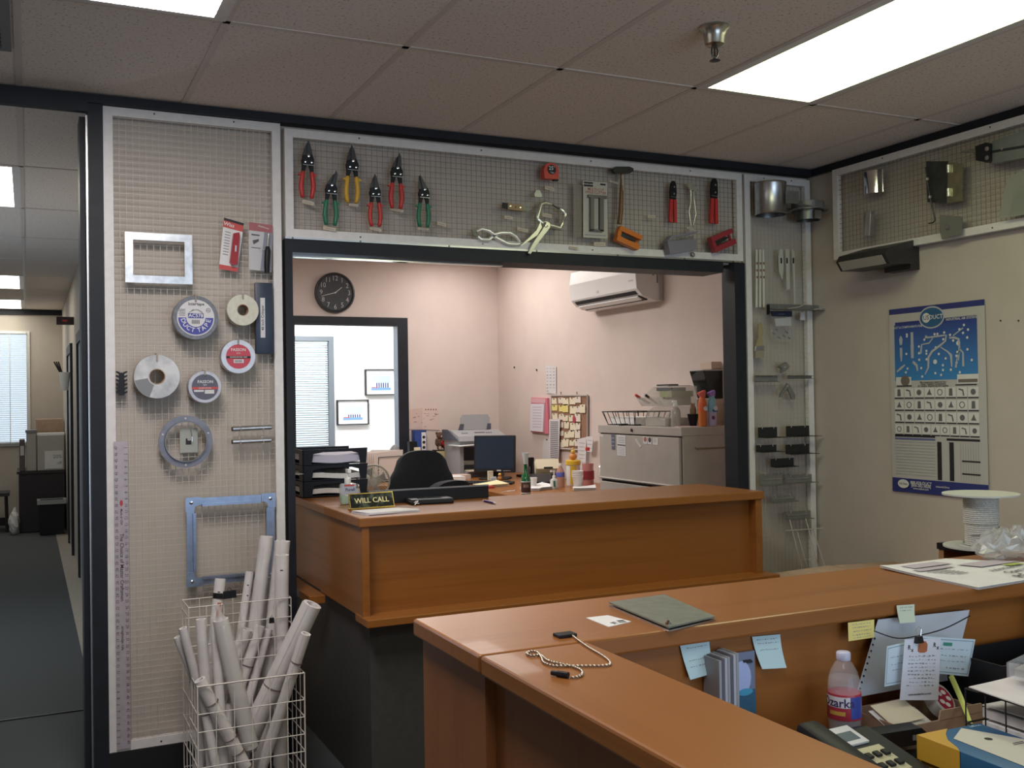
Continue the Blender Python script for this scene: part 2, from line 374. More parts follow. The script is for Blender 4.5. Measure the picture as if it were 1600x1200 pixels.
# ---------------- wire display panels
def frame_panel(name, label, x0, x1, z0, z1, fw, org, rz, wm=None):
    """white wooden frame holding a one-inch wire mesh; local x along the wall, y into it"""
    t = thing(name, label, 'display panel', org, rz)
    B().prism([(x0, z1), (x1, z1), (x1-fw, z1-fw), (x0+fw, z1-fw)], 0, 0.030).build('frame_rail', WHITE_PAINT, t)
    B().prism([(x0, z0), (x0+fw, z0+fw), (x1-fw, z0+fw), (x1, z0)], 0, 0.030).build('frame_rail', WHITE_PAINT, t)
    B().prism([(x0, z0), (x0, z1), (x0+fw, z1-fw), (x0+fw, z0+fw)], 0.0005, 0.030).build('frame_stile', WHITE_PAINT, t)
    B().prism([(x1, z0), (x1-fw, z0+fw), (x1-fw, z1-fw), (x1, z1)], 0.0005, 0.030).build('frame_stile', WHITE_PAINT, t)
    m = B(); r = 0.0009; p = 0.0254
    n = int((x1-x0-2*fw+0.02)/p); a = (x1+x0-n*p)/2
    for i in range(n+1): m.box(a+i*p-r, a+i*p+r, 0.010, 0.010+2*r, z0+fw*0.6, z1-fw*0.6)
    k = int((z1-z0-2*fw+0.02)/p); a = (z1+z0-k*p)/2
    for i in range(k+1): m.box(x0+fw*0.6, x1-fw*0.6, 0.010+2*r, 0.010+4*r, a+i*p-r, a+i*p+r)
    m.build('wire_mesh', wm or WIRE_WHITE, t, kind='stuff')
    s = B()
    nx = max(2, int((x1-x0)/0.55))
    for i in range(nx):
        for z in (z0+fw*0.45, z1-fw*0.35): s.lathe([(0, -0.0012), (0.004, -0.001), (0.004, 0.001)], 8, (x0+fw+(x1-x0-2*fw)*(i+0.5)/nx, 0, z), 'y')
    s.build('screw', DARK_STEEL, t, kind='stuff')
    return t
P_LEFT = frame_panel('display_rack', 'tall white framed wire panel with tape rolls, left of the counter opening', 0.280, 0.985, 0.134, 2.699, 0.036, (0, D, 0), 0)
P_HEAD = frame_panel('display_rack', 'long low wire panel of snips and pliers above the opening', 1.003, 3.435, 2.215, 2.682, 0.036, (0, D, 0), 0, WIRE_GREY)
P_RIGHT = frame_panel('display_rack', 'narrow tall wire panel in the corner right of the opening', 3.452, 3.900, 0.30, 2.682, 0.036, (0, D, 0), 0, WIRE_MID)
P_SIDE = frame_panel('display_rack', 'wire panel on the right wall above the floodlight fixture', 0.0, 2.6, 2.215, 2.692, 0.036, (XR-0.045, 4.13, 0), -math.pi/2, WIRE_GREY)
t = thing('mounting_strip', 'grey aluminium strip screwed below the panel of snips', 'metal strip', (0, D, 0))
B().prism([(0.998, 2.206), (3.41, 2.206), (3.41, 2.2145), (0.998, 2.2145)], -0.012, 0.03).build('angle', ALU, t)
s = B()
for x in (1.03, 1.33, 1.75, 2.2, 2.65, 3.05, 3.36): s.lathe([(0, -0.0135), (0.004, -0.013), (0.004, -0.011)], 8, (x, 0, 2.210), 'y')
s.build('screw', DARK_STEEL, t, kind='stuff')
# ================================================================== counters
TOPZ = 1.067
t = thing('service_counter', 'long cherry wood counter standing in the wall opening with recessed front panel', 'counter', (0, 0, 0))
B().rbox(1.120, 3.030, 3.705, 4.200, TOPZ-0.036, TOPZ, 0.004).build('counter_top', CHERRY_X, t)
B().rbox(1.120, 1.440, 4.200, 5.000, TOPZ-0.036, TOPZ, 0.004).build('return_top', CHERRY_Y, t)
B().box(1.132, 1.160, 3.712, 4.330, 0.690, TOPZ-0.036).build('end_panel', CHERRY_Y, t)
B().box(2.985, 3.020, 3.712, 4.180, 0.694, TOPZ-0.036).build('end_panel', CHERRY_Y, t)
B().box(1.160, 2.985, 3.762, 3.785, 0.694, TOPZ-0.036).build('front_panel', CHERRY_X, t)
B().rbox(1.128, 3.062, 3.645, 3.800, 0.665, 0.695, 0.003).build('ledge', CHERRY_X, t)
B().rbox(1.060, 1.130, 4.24, 4.80, 0.655, 0.690, 0.003).build('side_ledge', CHERRY_Y, t)
b = B(); b.box(1.19, 3.02, 3.735, 3.765, 0.0, 0.665); b.build('base_front', CHARCOAL, t)
B().box(1.165, 1.19, 3.735, 4.95, 0.0, 0.665).build('base_side', CHARCOAL, t)
B().box(1.134, 1.16, 4.331, 4.95, 0.695, TOPZ-0.036).build('return_side', CHERRY_Y, t)

t = thing('reception_desk', 'cherry wood reception desk in the foreground with raised L shaped top', 'desk', (0, 0, 0))
B().rbox(0.700, 2.900, 1.618, 1.955, TOPZ-0.034, TOPZ, 0.005).build('back_top', CHERRY_X, t)
B().rbox(0.700, 0.912, -0.40, 1.615, TOPZ-0.034, TOPZ, 0.005).build('side_top', CHERRY_Y, t)
B().box(0.716, 0.741, 1.632, 1.940, 0.0, TOPZ-0.034).build('end_panel', CHERRY_Z, t)
B().box(0.735, 0.757, -0.38, 1.632, 0.0, TOPZ-0.034).build('side_panel', CHERRY_Z, t)
B().box(0.741, 2.890, 1.915, 1.938, 0.0, TOPZ-0.034).build('front_panel', CHERRY_X, t)
B().box(0.757, 2.890, 1.640, 1.662, 0.80, TOPZ-0.034).build('inner_panel', CHERRY_X, t)
B().box(2.10, 2.122, 1.42, 1.640, 0.80, TOPZ-0.034).build('divider', CHERRY_Z, t)
B().rbox(0.757, 2.890, 0.80, 1.640, 0.770, 0.800, 0.003).build('work_surface', CHERRY_X, t)
B().box(2.868, 2.890, 0.80, 1.915, 0.0, TOPZ-0.034).build('end_panel', CHERRY_Z, t)

# ================================================================== things on the reception desk top
def wallpt(px, py, y): return U(px, py, 1, y)
def tabpt(px, py, z): return U(px, py, 2, z)
# green grey folder with a small bolt at its corner
t = thing('steel_plate', 'grey green flat metal folder with a small bolt at its corner, on the desk top', 'folder', (0, 0, TOPZ))
GG = noisy('grey_green_metal', (0.22, 0.235, 0.19), (0.18, 0.195, 0.155), 40, 0.42, 0.25)
poly = [(1.105, 1.862), (1.252, 1.874), (1.214, 1.640), (1.083, 1.606)]
B().prism(poly, 0.0, 0.003, 'xy').build('lower_sheet', STEEL, t)
B().prism([(x+0.001, y+0.001) for x, y in poly], 0.006, 0.009, 'xy').build('upper_sheet', GG, t)
b = B(); b.lathe([(0, 0.003), (0.0035, 0.003), (0.0035, 0.017), (0, 0.017)], 10, (1.094, 1.625, 0)); b.lathe([(0, 0.009), (0.0065, 0.009), (0.0065, 0.013), (0, 0.013)], 6, (1.094, 1.625, 0))
b.build('bolt', CHROME, t)
# business card
t = thing('business_card', 'white business card lying left of the grey green folder', 'card', (0, 0, TOPZ))
B().prism([(1.006, 1.785), (1.056, 1.784), (1.066, 1.712), (1.004, 1.694)], 0.0, 0.0012, 'xy').build('card', PAPER, t)
b = B(); b.text('JE', 0.018, TT(1.030, 1.716, 0.0016, 0.2)); b.box(1.043, 1.058, 1.722, 1.730, 0.0013, 0.0016); b.box(1.040, 1.056, 1.712, 1.717, 0.0013, 0.0016)
b.build('print', INK, t)
# chain
t = thing('key_chain', 'beaded ball chain with a black tag at each end on the desk corner', 'chain', (0, 0, TOPZ))
path = [tuple(U(px, py, 2, TOPZ))[:2] for px, py in ((889, 991), (900, 1000), (918, 1013), (940, 1026), (953, 1037), (949, 1042), (922, 1043), (890, 1043), (866, 1043), (850, 1038), (846, 1030), (840, 1022), (830, 1020), (823, 1024), (832, 1027), (845, 1026), (855, 1034), (872, 1039), (892, 1043), (908, 1050), (909, 1057), (899, 1061), (891, 1061))]
def catmull(p, n=8):
    out = []
    for i in range(len(p)-1):
        a, b_, c, d = [Vector(p[max(0, min(len(p)-1, i+k))]) for k in (-1, 0, 1, 2)]
        for k in range(n):
            s = k/n; out.append(0.5*((2*b_)+(c-a)*s+(2*a-5*b_+4*c-d)*s*s+(3*b_-a-3*c+d)*s**3))
    out.append(Vector(p[-1])); return out
cp = catmull(path); b = B(); acc = 0.0; last = cp[0]; cnt = 0
b2 = B().tube([(p.x, p.y, 0.0020) for p in cp], 0.0013, 5)
for p in cp:
    while acc + (p-last).length >= 0.0068:
        d = (p-last).normalized(); last = last + d*(0.0068-acc); acc = 0.0
        b.ball((last.x, last.y, 0.0028), 0.0027, 6, 4)
    acc += (p-last).length; last = p
CHAINM = mat('bead_chain', (0.62, 0.55, 0.46), 0.22, 1.0)
b.build('bead_string', CHAINM, t, smooth=60, kind='stuff'); b2.build('chain_wire', mat('chain_dark', (0.10, 0.07, 0.05), 0.5), t)
p = U(885, 994, 2, TOPZ); B().rbox(p.x-.022, p.x+.016, p.y-.013, p.y+.013, 0.0, 0.006, 0.0012).build('black_tab', BLACK_PL, t)
p, q = U(888, 1060, 2, TOPZ), U(862, 1056, 2, TOPZ); m_ = p*0.35+q*0.65
b = B(); b.tube([(p.x, p.y, 0.005), (m_.x, m_.y, 0.005)], 0.0052, 8); b.tube([(m_.x, m_.y, 0.005), (q.x, q.y, 0.005)], 0.0040, 8); b.build('black_clasp', BLACK_PL, t, smooth=40, kind='stuff')
# newspaper
t = thing('newspaper', 'printed white flyer lying flat on the right end of the desk top', 'paper', (0, 0, TOPZ))
NX = [(1.925, 1.915), (2.170, 1.925), (2.420, 1.640), (1.905, 1.606)]
def npt(u, v): return tuple((Vector(NX[0])*(1-u)+Vector(NX[1])*u)*(1-v)+(Vector(NX[3])*(1-u)+Vector(NX[2])*u)*v)
for k in range(3):
    B().sheet(lambda u, v: (*npt(u*(1-0.01*k), v), 0.0006+0.0022*k+0.004*(1-u)**6*(1-v)**3), 10, 6, (0, 0, 0.0007)).build('page', PAPER, t)
b = B()
Zp = 0.0085
def nq(u0, v0, u1, v1, bb): bb.add([(*npt(u0, v0), Zp), (*npt(u1, v0), Zp), (*npt(u1, v1), Zp), (*npt(u0, v1), Zp)], [(0, 1, 2, 3)])
a = math.atan2(NX[2][1]-NX[3][1], NX[2][0]-NX[3][0])
p = npt(0.45, 0.86); b.text('REAL-TIME', 0.040, TT(p[0]+0.06, p[1], Zp, a+0.10, 1.1))
p = npt(0.50, 0.72); b.text('Open House', 0.030, TT(p[0]+0.05, p[1], Zp, a+0.10))
p = npt(0.50, 0.60); b.text('Advertisement', 0.024, TT(p[0]+0.05, p[1], Zp, a+0.10))
for k in range(6): nq(0.10+0.02*k, 0.40+0.035*k, 0.30, 0.415+0.035*k, b)
b.build('print', INK, t)
b = B(); nq(0.55, 0.30, 0.95, 0.48, b); nq(0.15, 0.10, 0.60, 0.24, b); nq(0.08, 0.28, 0.45, 0.36, b); b.build('grey_print', mat('lilac_print', (0.48, 0.42, 0.46), 0.8), t)
b = B(); nq(0.72, 0.50, 0.86, 0.57, b); b.build('green_print', mat('lime_print', (0.42, 0.48, 0.10), 0.8), t)
# crumpled clear bag
random.seed(5)
t = thing('plastic_bag', 'crumpled clear plastic bag at the right edge of the desk top', 'bag', (2.33, 1.86, TOPZ))
bb = B(); bb.ball((0, 0, 0.034), (0.115, 0.060, 0.040), 26, 16)
bb.v = [(x*(1+random.uniform(-.16, .16)), y*(1+random.uniform(-.16, .16)), max(0.0, z*(1+random.uniform(-.30, .22)))) for x, y, z in bb.v]
bb.build('crumpled_film', mat('crinkled_film', (0.62, 0.61, 0.57), 0.12, alpha=0.42, spec=1.0), t)
# shelf unit behind the desk with rope spool
t = thing('low_cabinet', 'black open shelf cabinet with a wooden side edge under the rope spool', 'cabinet', (0, 0, 0))
SZ = 1.02
B().box(2.665, 3.60, 1.985, 2.000, 0.0, SZ-0.02).build('near_side', BLACK_MATT, t)
B().box(2.660, 3.60, 2.372, 2.392, 0.0, SZ-0.02).build('far_side', wood('oak_edge', (0.36, 0.20, 0.09), (0.28, 0.15, 0.06), 'z'), t)
B().box(2.900, 2.910, 2.000, 2.372, 0.0, SZ-0.02).build('back_panel', BLACK_MATT, t)
for z in (0.02, 0.36, 0.70): B().box(2.67, 2.90, 2.000, 2.372, z, z+0.018).build('shelf', BLACK_MATT, t)
B().box(2.655, 3.60, 1.980, 2.395, SZ-0.02, SZ).build('top', BLACK_PL, t)
p = tabpt(1533, 856, SZ)
t = thing('rope_spool', 'white spool of braided rope standing on the black cabinet', 'spool', (XC(1533, 2.26, SZ+0.08), 2.26, SZ))
SPC = mat('spool_plastic', (0.66, 0.67, 0.60), 0.35, alpha=0.85)
for z0 in (0.0, 0.163): B().lathe([(0, z0), (0.113, z0), (0.113, z0+0.005), (0, z0+0.005)], 40).build('flange', SPC, t, smooth=40)
ROPE = noisy('white_braid', (0.66, 0.65, 0.58), (0.48, 0.47, 0.42), 260, 0.7)
prof = [(0.0, 0.006)]
for k in range(25):
    for a in range(5):
        th = math.pi*a/4; prof.append((0.046+0.0030*math.sin(th)+(0.004 if k > 10 else 0.0), 0.006+0.0062*(k+a/5)))
prof.append((0, 0.162)); B().lathe(prof, 32).build('rope_winding', ROPE, t, smooth=70)
b = B().tube([(0.055*math.cos(a), 0.055*math.sin(a), 0.064+0.02*a/3.1) for a in [k*0.26 for k in range(-12, 4)]], 0.003, 6); b.build('rope_end', ROPE, t, smooth=60)
b = B().tube([(0.062*math.cos(a), 0.062*math.sin(a), 0.008+0.001*a) for a in [k*0.26 for k in range(-16, 8)]], 0.003, 6); b.build('rope_loop', ROPE, t, smooth=60)
# carton behind the desk in the corner
t = thing('carton', 'flat topped cardboard carton standing in the room corner behind the desk', 'box', (3.30, 3.50, 0))
B().box(-0.20, 0.60, -0.22, 0.30, 0, 0.66).build('body', CARD, t)
B().prism([(-0.22, 0.665), (0.20, 0.675), (0.20, 0.670), (-0.22, 0.660)], -0.24, 0.31).build('flap', CARD, t)
B().prism([(0.205, 0.675), (0.62, 0.660), (0.62, 0.655), (0.205, 0.670)], -0.23, 0.30).build('flap', CARD, t)

# ================================================================== inside the reception desk
def note(name, label, pts, m, cat='note', lines=None, curl=0.0):
    """pts: TL, TR, BR, BL world points of a paper slip"""
    P4 = [Vector(p) for p in pts]; n = (P4[1]-P4[0]).cross(P4[3]-P4[0]).normalized()
    if n.dot(EYE-P4[0]) < 0: n = -n
    def f(u, v):
        q = (P4[0]*(1-u)+P4[1]*u)*(1-v)+(P4[3]*(1-u)+P4[2]*u)*v
        return q + n*(curl*v*v)
    t = thing(name, label, cat, P4[0])
    B().sheet(lambda u, v: f(u, v)-P4[0], 3, 8, tuple(-n*0.0006)).build('sheet', m, t)
    if lines:
        b = B()
        for (u0, u1, v0, v1) in lines:
            b.add([f(u0, v0)-P4[0]+n*0.0005, f(u1, v0)-P4[0]+n*0.0005, f(u1, v1)-P4[0]+n*0.0005, f(u0, v1)-P4[0]+n*0.0005], [(0, 1, 2, 3)])
        b.build('handwriting', GREY_INK, t, kind='stuff')
    return t, f, n, P4
def scr(rows, u0=0.12, u1=0.88, h=0.035, seed=1):
    r = random.Random(seed); out = []
    for v in rows:
        u = u0 + r.uniform(0, .08)
        while u < u1:
            w = r.uniform(0.02, 0.07); out.append((u, min(u1, u+w), v+r.uniform(-.01, .01), v+h*r.uniform(.5, 1.0))); u += w + r.uniform(0.012, 0.05)
    return out
IY = 1.636
note('sticky_note', 'pale blue sticky note at the left on the inner desk panel', [wallpt(1062, 1006, IY), wallpt(1108, 999, IY), wallpt(1111, 1049, IY), wallpt(1073, 1060, IY)], NOTE_B, lines=scr((.15, .5, .68), seed=2), curl=0.012)
note('sticky_note', 'pale blue sticky note curling above the magazine pocket, second from the left', [wallpt(1175, 995, IY), wallpt(1219, 991, IY), wallpt(1222, 1041, IY), wallpt(1184, 1043, IY)], NOTE_B, lines=scr((.1, .22, .42), seed=3), curl=0.014)
note('sticky_note', 'yellow printed sticky note hanging from the desk top edge', [wallpt(1325, 973, 1.616), wallpt(1366, 968, 1.616), wallpt(1366, 996, 1.612), wallpt(1326, 1002, 1.612)], NOTE_Y, lines=scr((.12, .3, .5, .7, .85), seed=4, h=.05))
note('sticky_note', 'folded pale green note stuck over the front edge of the desk top', [wallpt(1401, 946, 1.612), wallpt(1429, 944, 1.612), wallpt(1428, 972, 1.606), wallpt(1404, 974, 1.606)], mat('pale_green_note', (0.60, 0.66, 0.50), 0.8), lines=scr((.12, .3), seed=5, h=.05), curl=0.004)
# magazine pocket: spines and a card
t = thing('card_rack', 'stack of grey booklets standing against the inner desk panel', 'booklets', (0, 0, 0))
p0 = wallpt(1116, 1030, 1.60); p1 = wallpt(1147, 1020, 1.60)
for k in range(7):
    x = p0.x + (p1.x-p0.x)*k/7; z1 = p0.z + (p1.z-p0.z+0.004)*k/7
    B().box(x, x+(p1.x-p0.x)/7*0.86, 1.585, 1.636, 0.8008, z1).build('booklet', [mat('booklet_grey', (0.30, 0.31, 0.33), 0.5), mat('booklet_dark', (0.10, 0.10, 0.13), 0.5), mat('booklet_pale', (0.42, 0.44, 0.48), 0.5)][k % 3], t)
t = thing('picture_card', 'blue grey picture card with abstract shapes behind the booklets', 'card', (0, 0, 0))
a, c = wallpt(1140, 1022, 1.632), wallpt(1180, 1115, 1.632)
B().box(a.x, c.x, 1.630, 1.636, 0.8008, a.z).build('card', mat('card_slate', (0.16, 0.19, 0.28), 0.5), t)
b = B(); b.box(a.x, c.x, 1.6292, 1.6300, 0.8008, a.z-0.075); b.build('lower_print', mat('card_teal', (0.03, 0.11, 0.19), 0.5), t)
b = B(); b.prism(circ(0.024, 16, a.x+0.025, a.z-0.05, rz=0.034), 1.6284, 1.6292); b.build('pale_print', mat('card_pale_blue', (0.38, 0.46, 0.72), 0.5), t)
b = B(); b.prism(circ(0.018, 14, a.x+0.034, a.z-0.078, rz=0.007), 1.6276, 1.6284); b.build('bright_print', mat('card_cyan', (0.06, 0.32, 0.50), 0.5), t)
b = B(); b.box(a.x+0.030, a.x+0.040, 1.6276, 1.6290, a.z-0.020, a.z-0.015); b.prism(circ(0.007, 10, a.x+0.046, a.z-0.022, 0, math.pi), 1.6276, 1.6290); b.build('dark_print', INK, t)
p = wallpt(1107, 1078, 1.56)
t = thing('brown_figurine', 'small round brown wooden figure with a yellow button beside the booklets', 'figurine', (p.x, p.y, 0.86))
B().ball((0, 0, 0.03), (0.020, 0.018, 0.026), 14, 10).build('body', mat('brown_wood', (0.07, 0.025, 0.012), 0.4), t, smooth=80)
b = B(); b.ball((-0.014, 0, 0.055), 0.006, 8, 6); b.ball((0.012, 0, 0.056), 0.006, 8, 6); b.build('ears', mat('brown_wood', (0.07, 0.025, 0.012), 0.4), t, smooth=80)
B().lathe([(0, -0.021), (0.007, -0.020), (0.007, -0.014)], 12, (0.004, 0, 0.032), 'y').build('button', mat('brass_yellow', (0.45, 0.28, 0.06), 0.35), t, smooth=40)
B().box(-0.018, 0.018, -0.014, 0.014, -0.059, 0.008).build('stand', mat('brown_wood', (0.07, 0.025, 0.012), 0.4), t)
# water bottle
bp = (1.452, 1.545, 0.8008)
t = thing('water_bottle', 'clear plastic water bottle with a red and blue label on the desk', 'bottle', bp)
PET = mat('clear_pet', (0.93, 0.95, 0.98), 0.05, trans=0.0, alpha=0.14, spec=0.9)
B().lathe([(0, 0), (0.028, 0), (0.032, 0.006), (0.031, 0.02), (0.032, 0.035), (0.0305, 0.05), (0.032, 0.065), (0.032, 0.125), (0.031, 0.140), (0.026, 0.160), (0.017, 0.176), (0.0125, 0.182), (0.0125, 0.190)], 28).build('bottle_body', PET, t, smooth=60)
B().lathe([(0, 0.001), (0.029, 0.003), (0.0295, 0.148), (0, 0.148)], 24).build('water', mat('still_water', (0.80, 0.85, 0.92), 0.03, alpha=0.10, spec=0.8), t, smooth=60)
B().lathe([(0.0325, 0.070), (0.0328, 0.071), (0.0328, 0.119), (0.0325, 0.120)], 28).build('label_wrap', mat('label_red', (0.40, 0.035, 0.06), 0.4), t, smooth=60)
B().lathe([(0.0132, 0.182), (0.0138, 0.183), (0.0138, 0.196), (0.012, 0.198), (0, 0.198)], 20).build('cap', mat('cap_lilac', (0.52, 0.52, 0.66), 0.4), t, smooth=50)
# printed bands wrapped on the label: cylinder patch facing the viewer
ang0 = math.atan2(EYE.y-bp[1], EYE.x-bp[0])
def patch(r, a0, a1, z0, z1, n=8):
    b = B(); vs = []
    for k in range(n+1):
        a = ang0 + a0+(a1-a0)*k/n
        vs += [(r*math.cos(a), r*math.sin(a), z0), (r*math.cos(a), r*math.sin(a), z1)]
    b.add(vs, [(2*k, 2*k+2, 2*k+3, 2*k+1) for k in range(n)]); return b
patch(0.0331, -1.5, 0.35, 0.095, 0.116).build('label_white', mat('label_white', (0.72, 0.70, 0.70), 0.4), t)
patch(0.0332, 0.38, 1.3, 0.074, 0.116).build('label_blue', mat('label_blue', (0.04, 0.07, 0.34), 0.4), t)
def wraptext(s, size, r, zc, a_c, m, name):
    vs, fs = glyphs(s, size); b = B()
    b.add([(r*math.cos(ang0+a_c+x/r), r*math.sin(ang0+a_c+x/r), zc+y) for x, y, _ in vs], fs); return b.build(name, m, t)
wraptext('Ozarka', 0.024, 0.0336, 0.104, -0.45, mat('label_navy_text', (0.03, 0.02, 0.10), 0.5), 'lettering')
patch(0.0333, -0.95, 0.05, 0.080, 0.088).build('gold_band', mat('label_gold', (0.55, 0.33, 0.06), 0.5), t)
# telephone
WZ = 0.8008
t = thing('telephone', 'black desk telephone with pale keys at the bottom edge of the picture', 'telephone', (1.352, 1.385, WZ), 0.06)
B().prism([(-0.13, 0.0), (0.10, 0.0), (0.10, 0.070), (0.07, 0.080), (-0.13, 0.028)], -0.095, 0.080, 'yz').build('body', BLACK_PL, t)
sl = math.atan2(0.052, 0.20)
M0 = Matrix.Translation((0, 0.07, 0.080)) @ Matrix.Rotation(sl, 4, 'X')
B().rbox(-0.09, -0.040, -0.20, 0.020, 0.0, 0.028, 0.010).xf(M0).build('handset', BLACK_PL, t, smooth=40)
B().box(-0.022, 0.035, -0.045, 0.010, 0.0, 0.004).xf(M0).build('screen_bezel', PALE_PL, t)
B().box(-0.012, 0.025, -0.034, -0.008, 0.004, 0.0045).xf(M0).build('screen', mat('lcd_grey', (0.10, 0.13, 0.14), 0.2), t)
B().box(-0.022, 0.045, -0.195, -0.058, 0.0, 0.003).xf(M0).build('key_plate', mat('cream_plate', (0.46, 0.43, 0.26), 0.5), t)
for r in range(4):
    for c in range(3):
        B().rbox(-0.016+0.021*c, -0.002+0.021*c, -0.185+0.031*r, -0.170+0.031*r, 0.003, 0.008, 0.002).xf(M0).build('key', BLACK_PL, t)
# stapler
t = thing('stapler', 'black stapler lying in front of the cardboard tray of papers', 'stapler', (XC(1388, 1.462, 0.84)+.012, 1.462, WZ), -0.20)
B().rbox(-0.070, 0.070, -0.018, 0.018, 0.0, 0.014, 0.003).build('base', BLACK_PL, t, smooth=40)
B().prism([(-0.068, 0.030), (0.060, 0.036), (0.066, 0.052), (0.05, 0.066), (-0.055, 0.062)], -0.019, 0.019).build('arm', BLACK_PL, t)
B().box(0.030, 0.052, -0.0197, -0.0190, 0.044, 0.054).build('maker_plate', GREY_PL, t)
B().tube([(-0.060, -0.02, 0.022), (-0.060, 0.02, 0.022)], 0.012, 10).build('hinge', BLACK_PL, t, smooth=40)
# small carton tray with papers, tin
cx, cy = XC(1436, 1.525, 0.85), 1.530
t = thing('carton_tray', 'open brown cardboard tray of slips behind the stapler', 'box', (cx, cy, WZ))
b = B(); b.box(-0.11, 0.13, -0.055, -0.052, 0, 0.055); b.build('front_wall', CARD, t)
for x in (-0.11, 0.127): B().box(x, x+0.003, -0.052, 0.072, 0, 0.06).build('side_wall', CARD, t)
B().box(-0.107, 0.127, -0.052, 0.072, 0, 0.003).build('bottom', CARD, t)
B().box(-0.11, 0.13, 0.072, 0.075, 0, 0.06).build('rear_wall', CARD, t)
B().prism([(0.0, 0.055), (0.125, 0.055), (0.12, 0.072), (0.005, 0.074)], -0.056, -0.053).build('flap', CARD, t)
for k in range(5):
    o = B().rbox(-0.05, 0.05, -0.03, 0.03, 0, 0.0015, 0.0005).build('paper_slip', [PAPER, NOTE_C, PAPER][k % 3], None, loc=(cx-0.050+0.013*(k % 3)-0.004*k, cy-0.016+0.004*k, WZ+0.030+0.0085*k), rot=(0.45, 0.02, 0.10))
    tag(o, ['white slip lowest of the pile in the cardboard tray', 'cream slip second from the bottom in the cardboard tray', 'white slip in the middle of the cardboard tray pile', 'white slip second from the top in the cardboard tray', 'cream slip on top of the pile in the cardboard tray'][k], 'paper', 'slips in the cardboard tray')
t = thing('candy_tin', 'small round tin with a red patterned lid in the cardboard tray', 'tin', (cx+0.085, cy+0.020, WZ+0.062), rot=(0.9, 0.35, 0))
B().lathe([(0, -0.012), (0.033, -0.012), (0.033, 0.012), (0.030, 0.013), (0, 0.013)], 28).build('tin_body', PALE_PL, t, smooth=40)
B().lathe([(0, 0.0132), (0.026, 0.0132), (0.026, 0.0138), (0, 0.0138)], 24).build('lid_print', mat('tin_red', (0.35, 0.02, 0.05), 0.4), t, smooth=40)
b = B()
for a in (0.2, 1.4, 2.6, 3.9, 5.1): b.prism(circ(0.008, 8, 0.014*math.cos(a), 0.014*math.sin(a), rz=0.005), 0.0139, 0.0143, 'xy')
b.build('lid_dots', PAPER, t, kind='stuff')
# white document sheet with a cord and clipped cheques
t, f, n, P4 = note('plastic_sheet', 'large pale plastic sheet leaning on the inner desk panel behind the cheques', [wallpt(1372, 968, 1.625), wallpt(1515, 953, 1.625), wallpt(1488, 1062, 1.610), wallpt(1336, 1090, 1.610)], mat('pale_sheet', (0.50, 0.53, 0.58), 0.25), 'sheet')
b = B()
for k in range(9):
    q = f(0.02, 0.25+0.08*k)-P4[0]+n*0.001; b.ball(tuple(q), 0.0022, 6, 4)
b.build('punched_hole', INK, t, kind='stuff')
c0 = wallpt(1366, 986, 1.575); c1 = wallpt(1436, 993, 1.555); c2 = wallpt(1516, 962, 1.585)
tag(B().tube(catmull([c0, (c0+c1)/2+Vector((0, 0, -0.010)), c1, (c1+c2)/2+Vector((0, 0, -0.006)), c2], 6), 0.0013, 6).build('cord', BLACK_PL, None, smooth=60), 'thin black cord strung across the pale plastic sheet', 'cord')
chk = mat('cheque_blue', (0.58, 0.70, 0.78), 0.7)
def cheque(label, pts, sd, y):
    t, f, n, P4 = note('cheque', label, pts, chk, 'cheque', lines=scr((.30, .48, .62), seed=sd, h=.02)+scr((.80,), seed=sd+9, u0=.45, h=.06))
    b = B()
    for (u0, u1, v0, v1) in ((.03, .97, .05, .065), (.03, .97, .93, .945), (.03, .038, .05, .94), (.962, .97, .05, .94)):
        b.add([f(u0, v0)-P4[0]+n*0.0006, f(u1, v0)-P4[0]+n*0.0006, f(u1, v1)-P4[0]+n*0.0006, f(u0, v1)-P4[0]+n*0.0006], [(0, 1, 2, 3)])
    b.build('border', mat('cheque_border', (0.20, 0.32, 0.38), 0.7), t); return t, f, n, P4
cheque('pale blue cheque clipped at the left of the white receipt', [wallpt(1386, 1010, 1.552), wallpt(1440, 998, 1.548), wallpt(1440, 1062, 1.545), wallpt(1382, 1073, 1.548)], 31, 0)
t, f, n, P4 = cheque('pale blue cheque with a green stamp at the right of the white receipt', [wallpt(1440, 994, 1.546), wallpt(1524, 999, 1.550), wallpt(1513, 1057, 1.548), wallpt(1440, 1050, 1.544)], 33, 0)
b = B(); b.add([f(u, v)-P4[0]+n*0.0007 for u, v in ((.40, .13), (.57, .13), (.57, .22), (.40, .22))], [(0, 1, 2, 3)]); b.build('stamp', mat('stamp_green', (0.05, 0.28, 0.20), 0.7), t)
t, f, n, P4 = note('receipt', 'white prescription slip with an orange logo clipped in front of the cheques', [wallpt(1414, 999, 1.540), wallpt(1470, 997, 1.540), wallpt(1466, 1094, 1.530), wallpt(1406, 1094, 1.530)], mat('receipt_paper', (0.68, 0.70, 0.78), 0.8), 'paper', lines=scr((.28, .34, .40, .46, .52, .58, .64, .70, .76), seed=41, h=.018))
def onsheet(txt, size, u, v, m, name):
    ex = (P4[1]-P4[0]).normalized(); ey = (P4[0]-P4[3]).normalized(); o = f(u, v)-P4[0]+n*0.0008
    vs, fs = glyphs(txt, size); B().add([o+ex*x+ey*y for x, y, _ in vs], fs).build(name, m, t)
onsheet('R', 0.013, .13, .14, INK, 'lettering'); onsheet('x', 0.012, .22, .18, INK, 'lettering')
onsheet('R', 0.013, .83, .11, INK, 'lettering'); onsheet('x', 0.012, .92, .15, INK, 'lettering')
onsheet('www.texasbarbecue.com', 0.0062, .5, .90, INK, 'lettering')
o = f(.5, .14)-P4[0]+n*0.0008; ex = (P4[1]-P4[0]).normalized(); ey = (P4[0]-P4[3]).normalized()
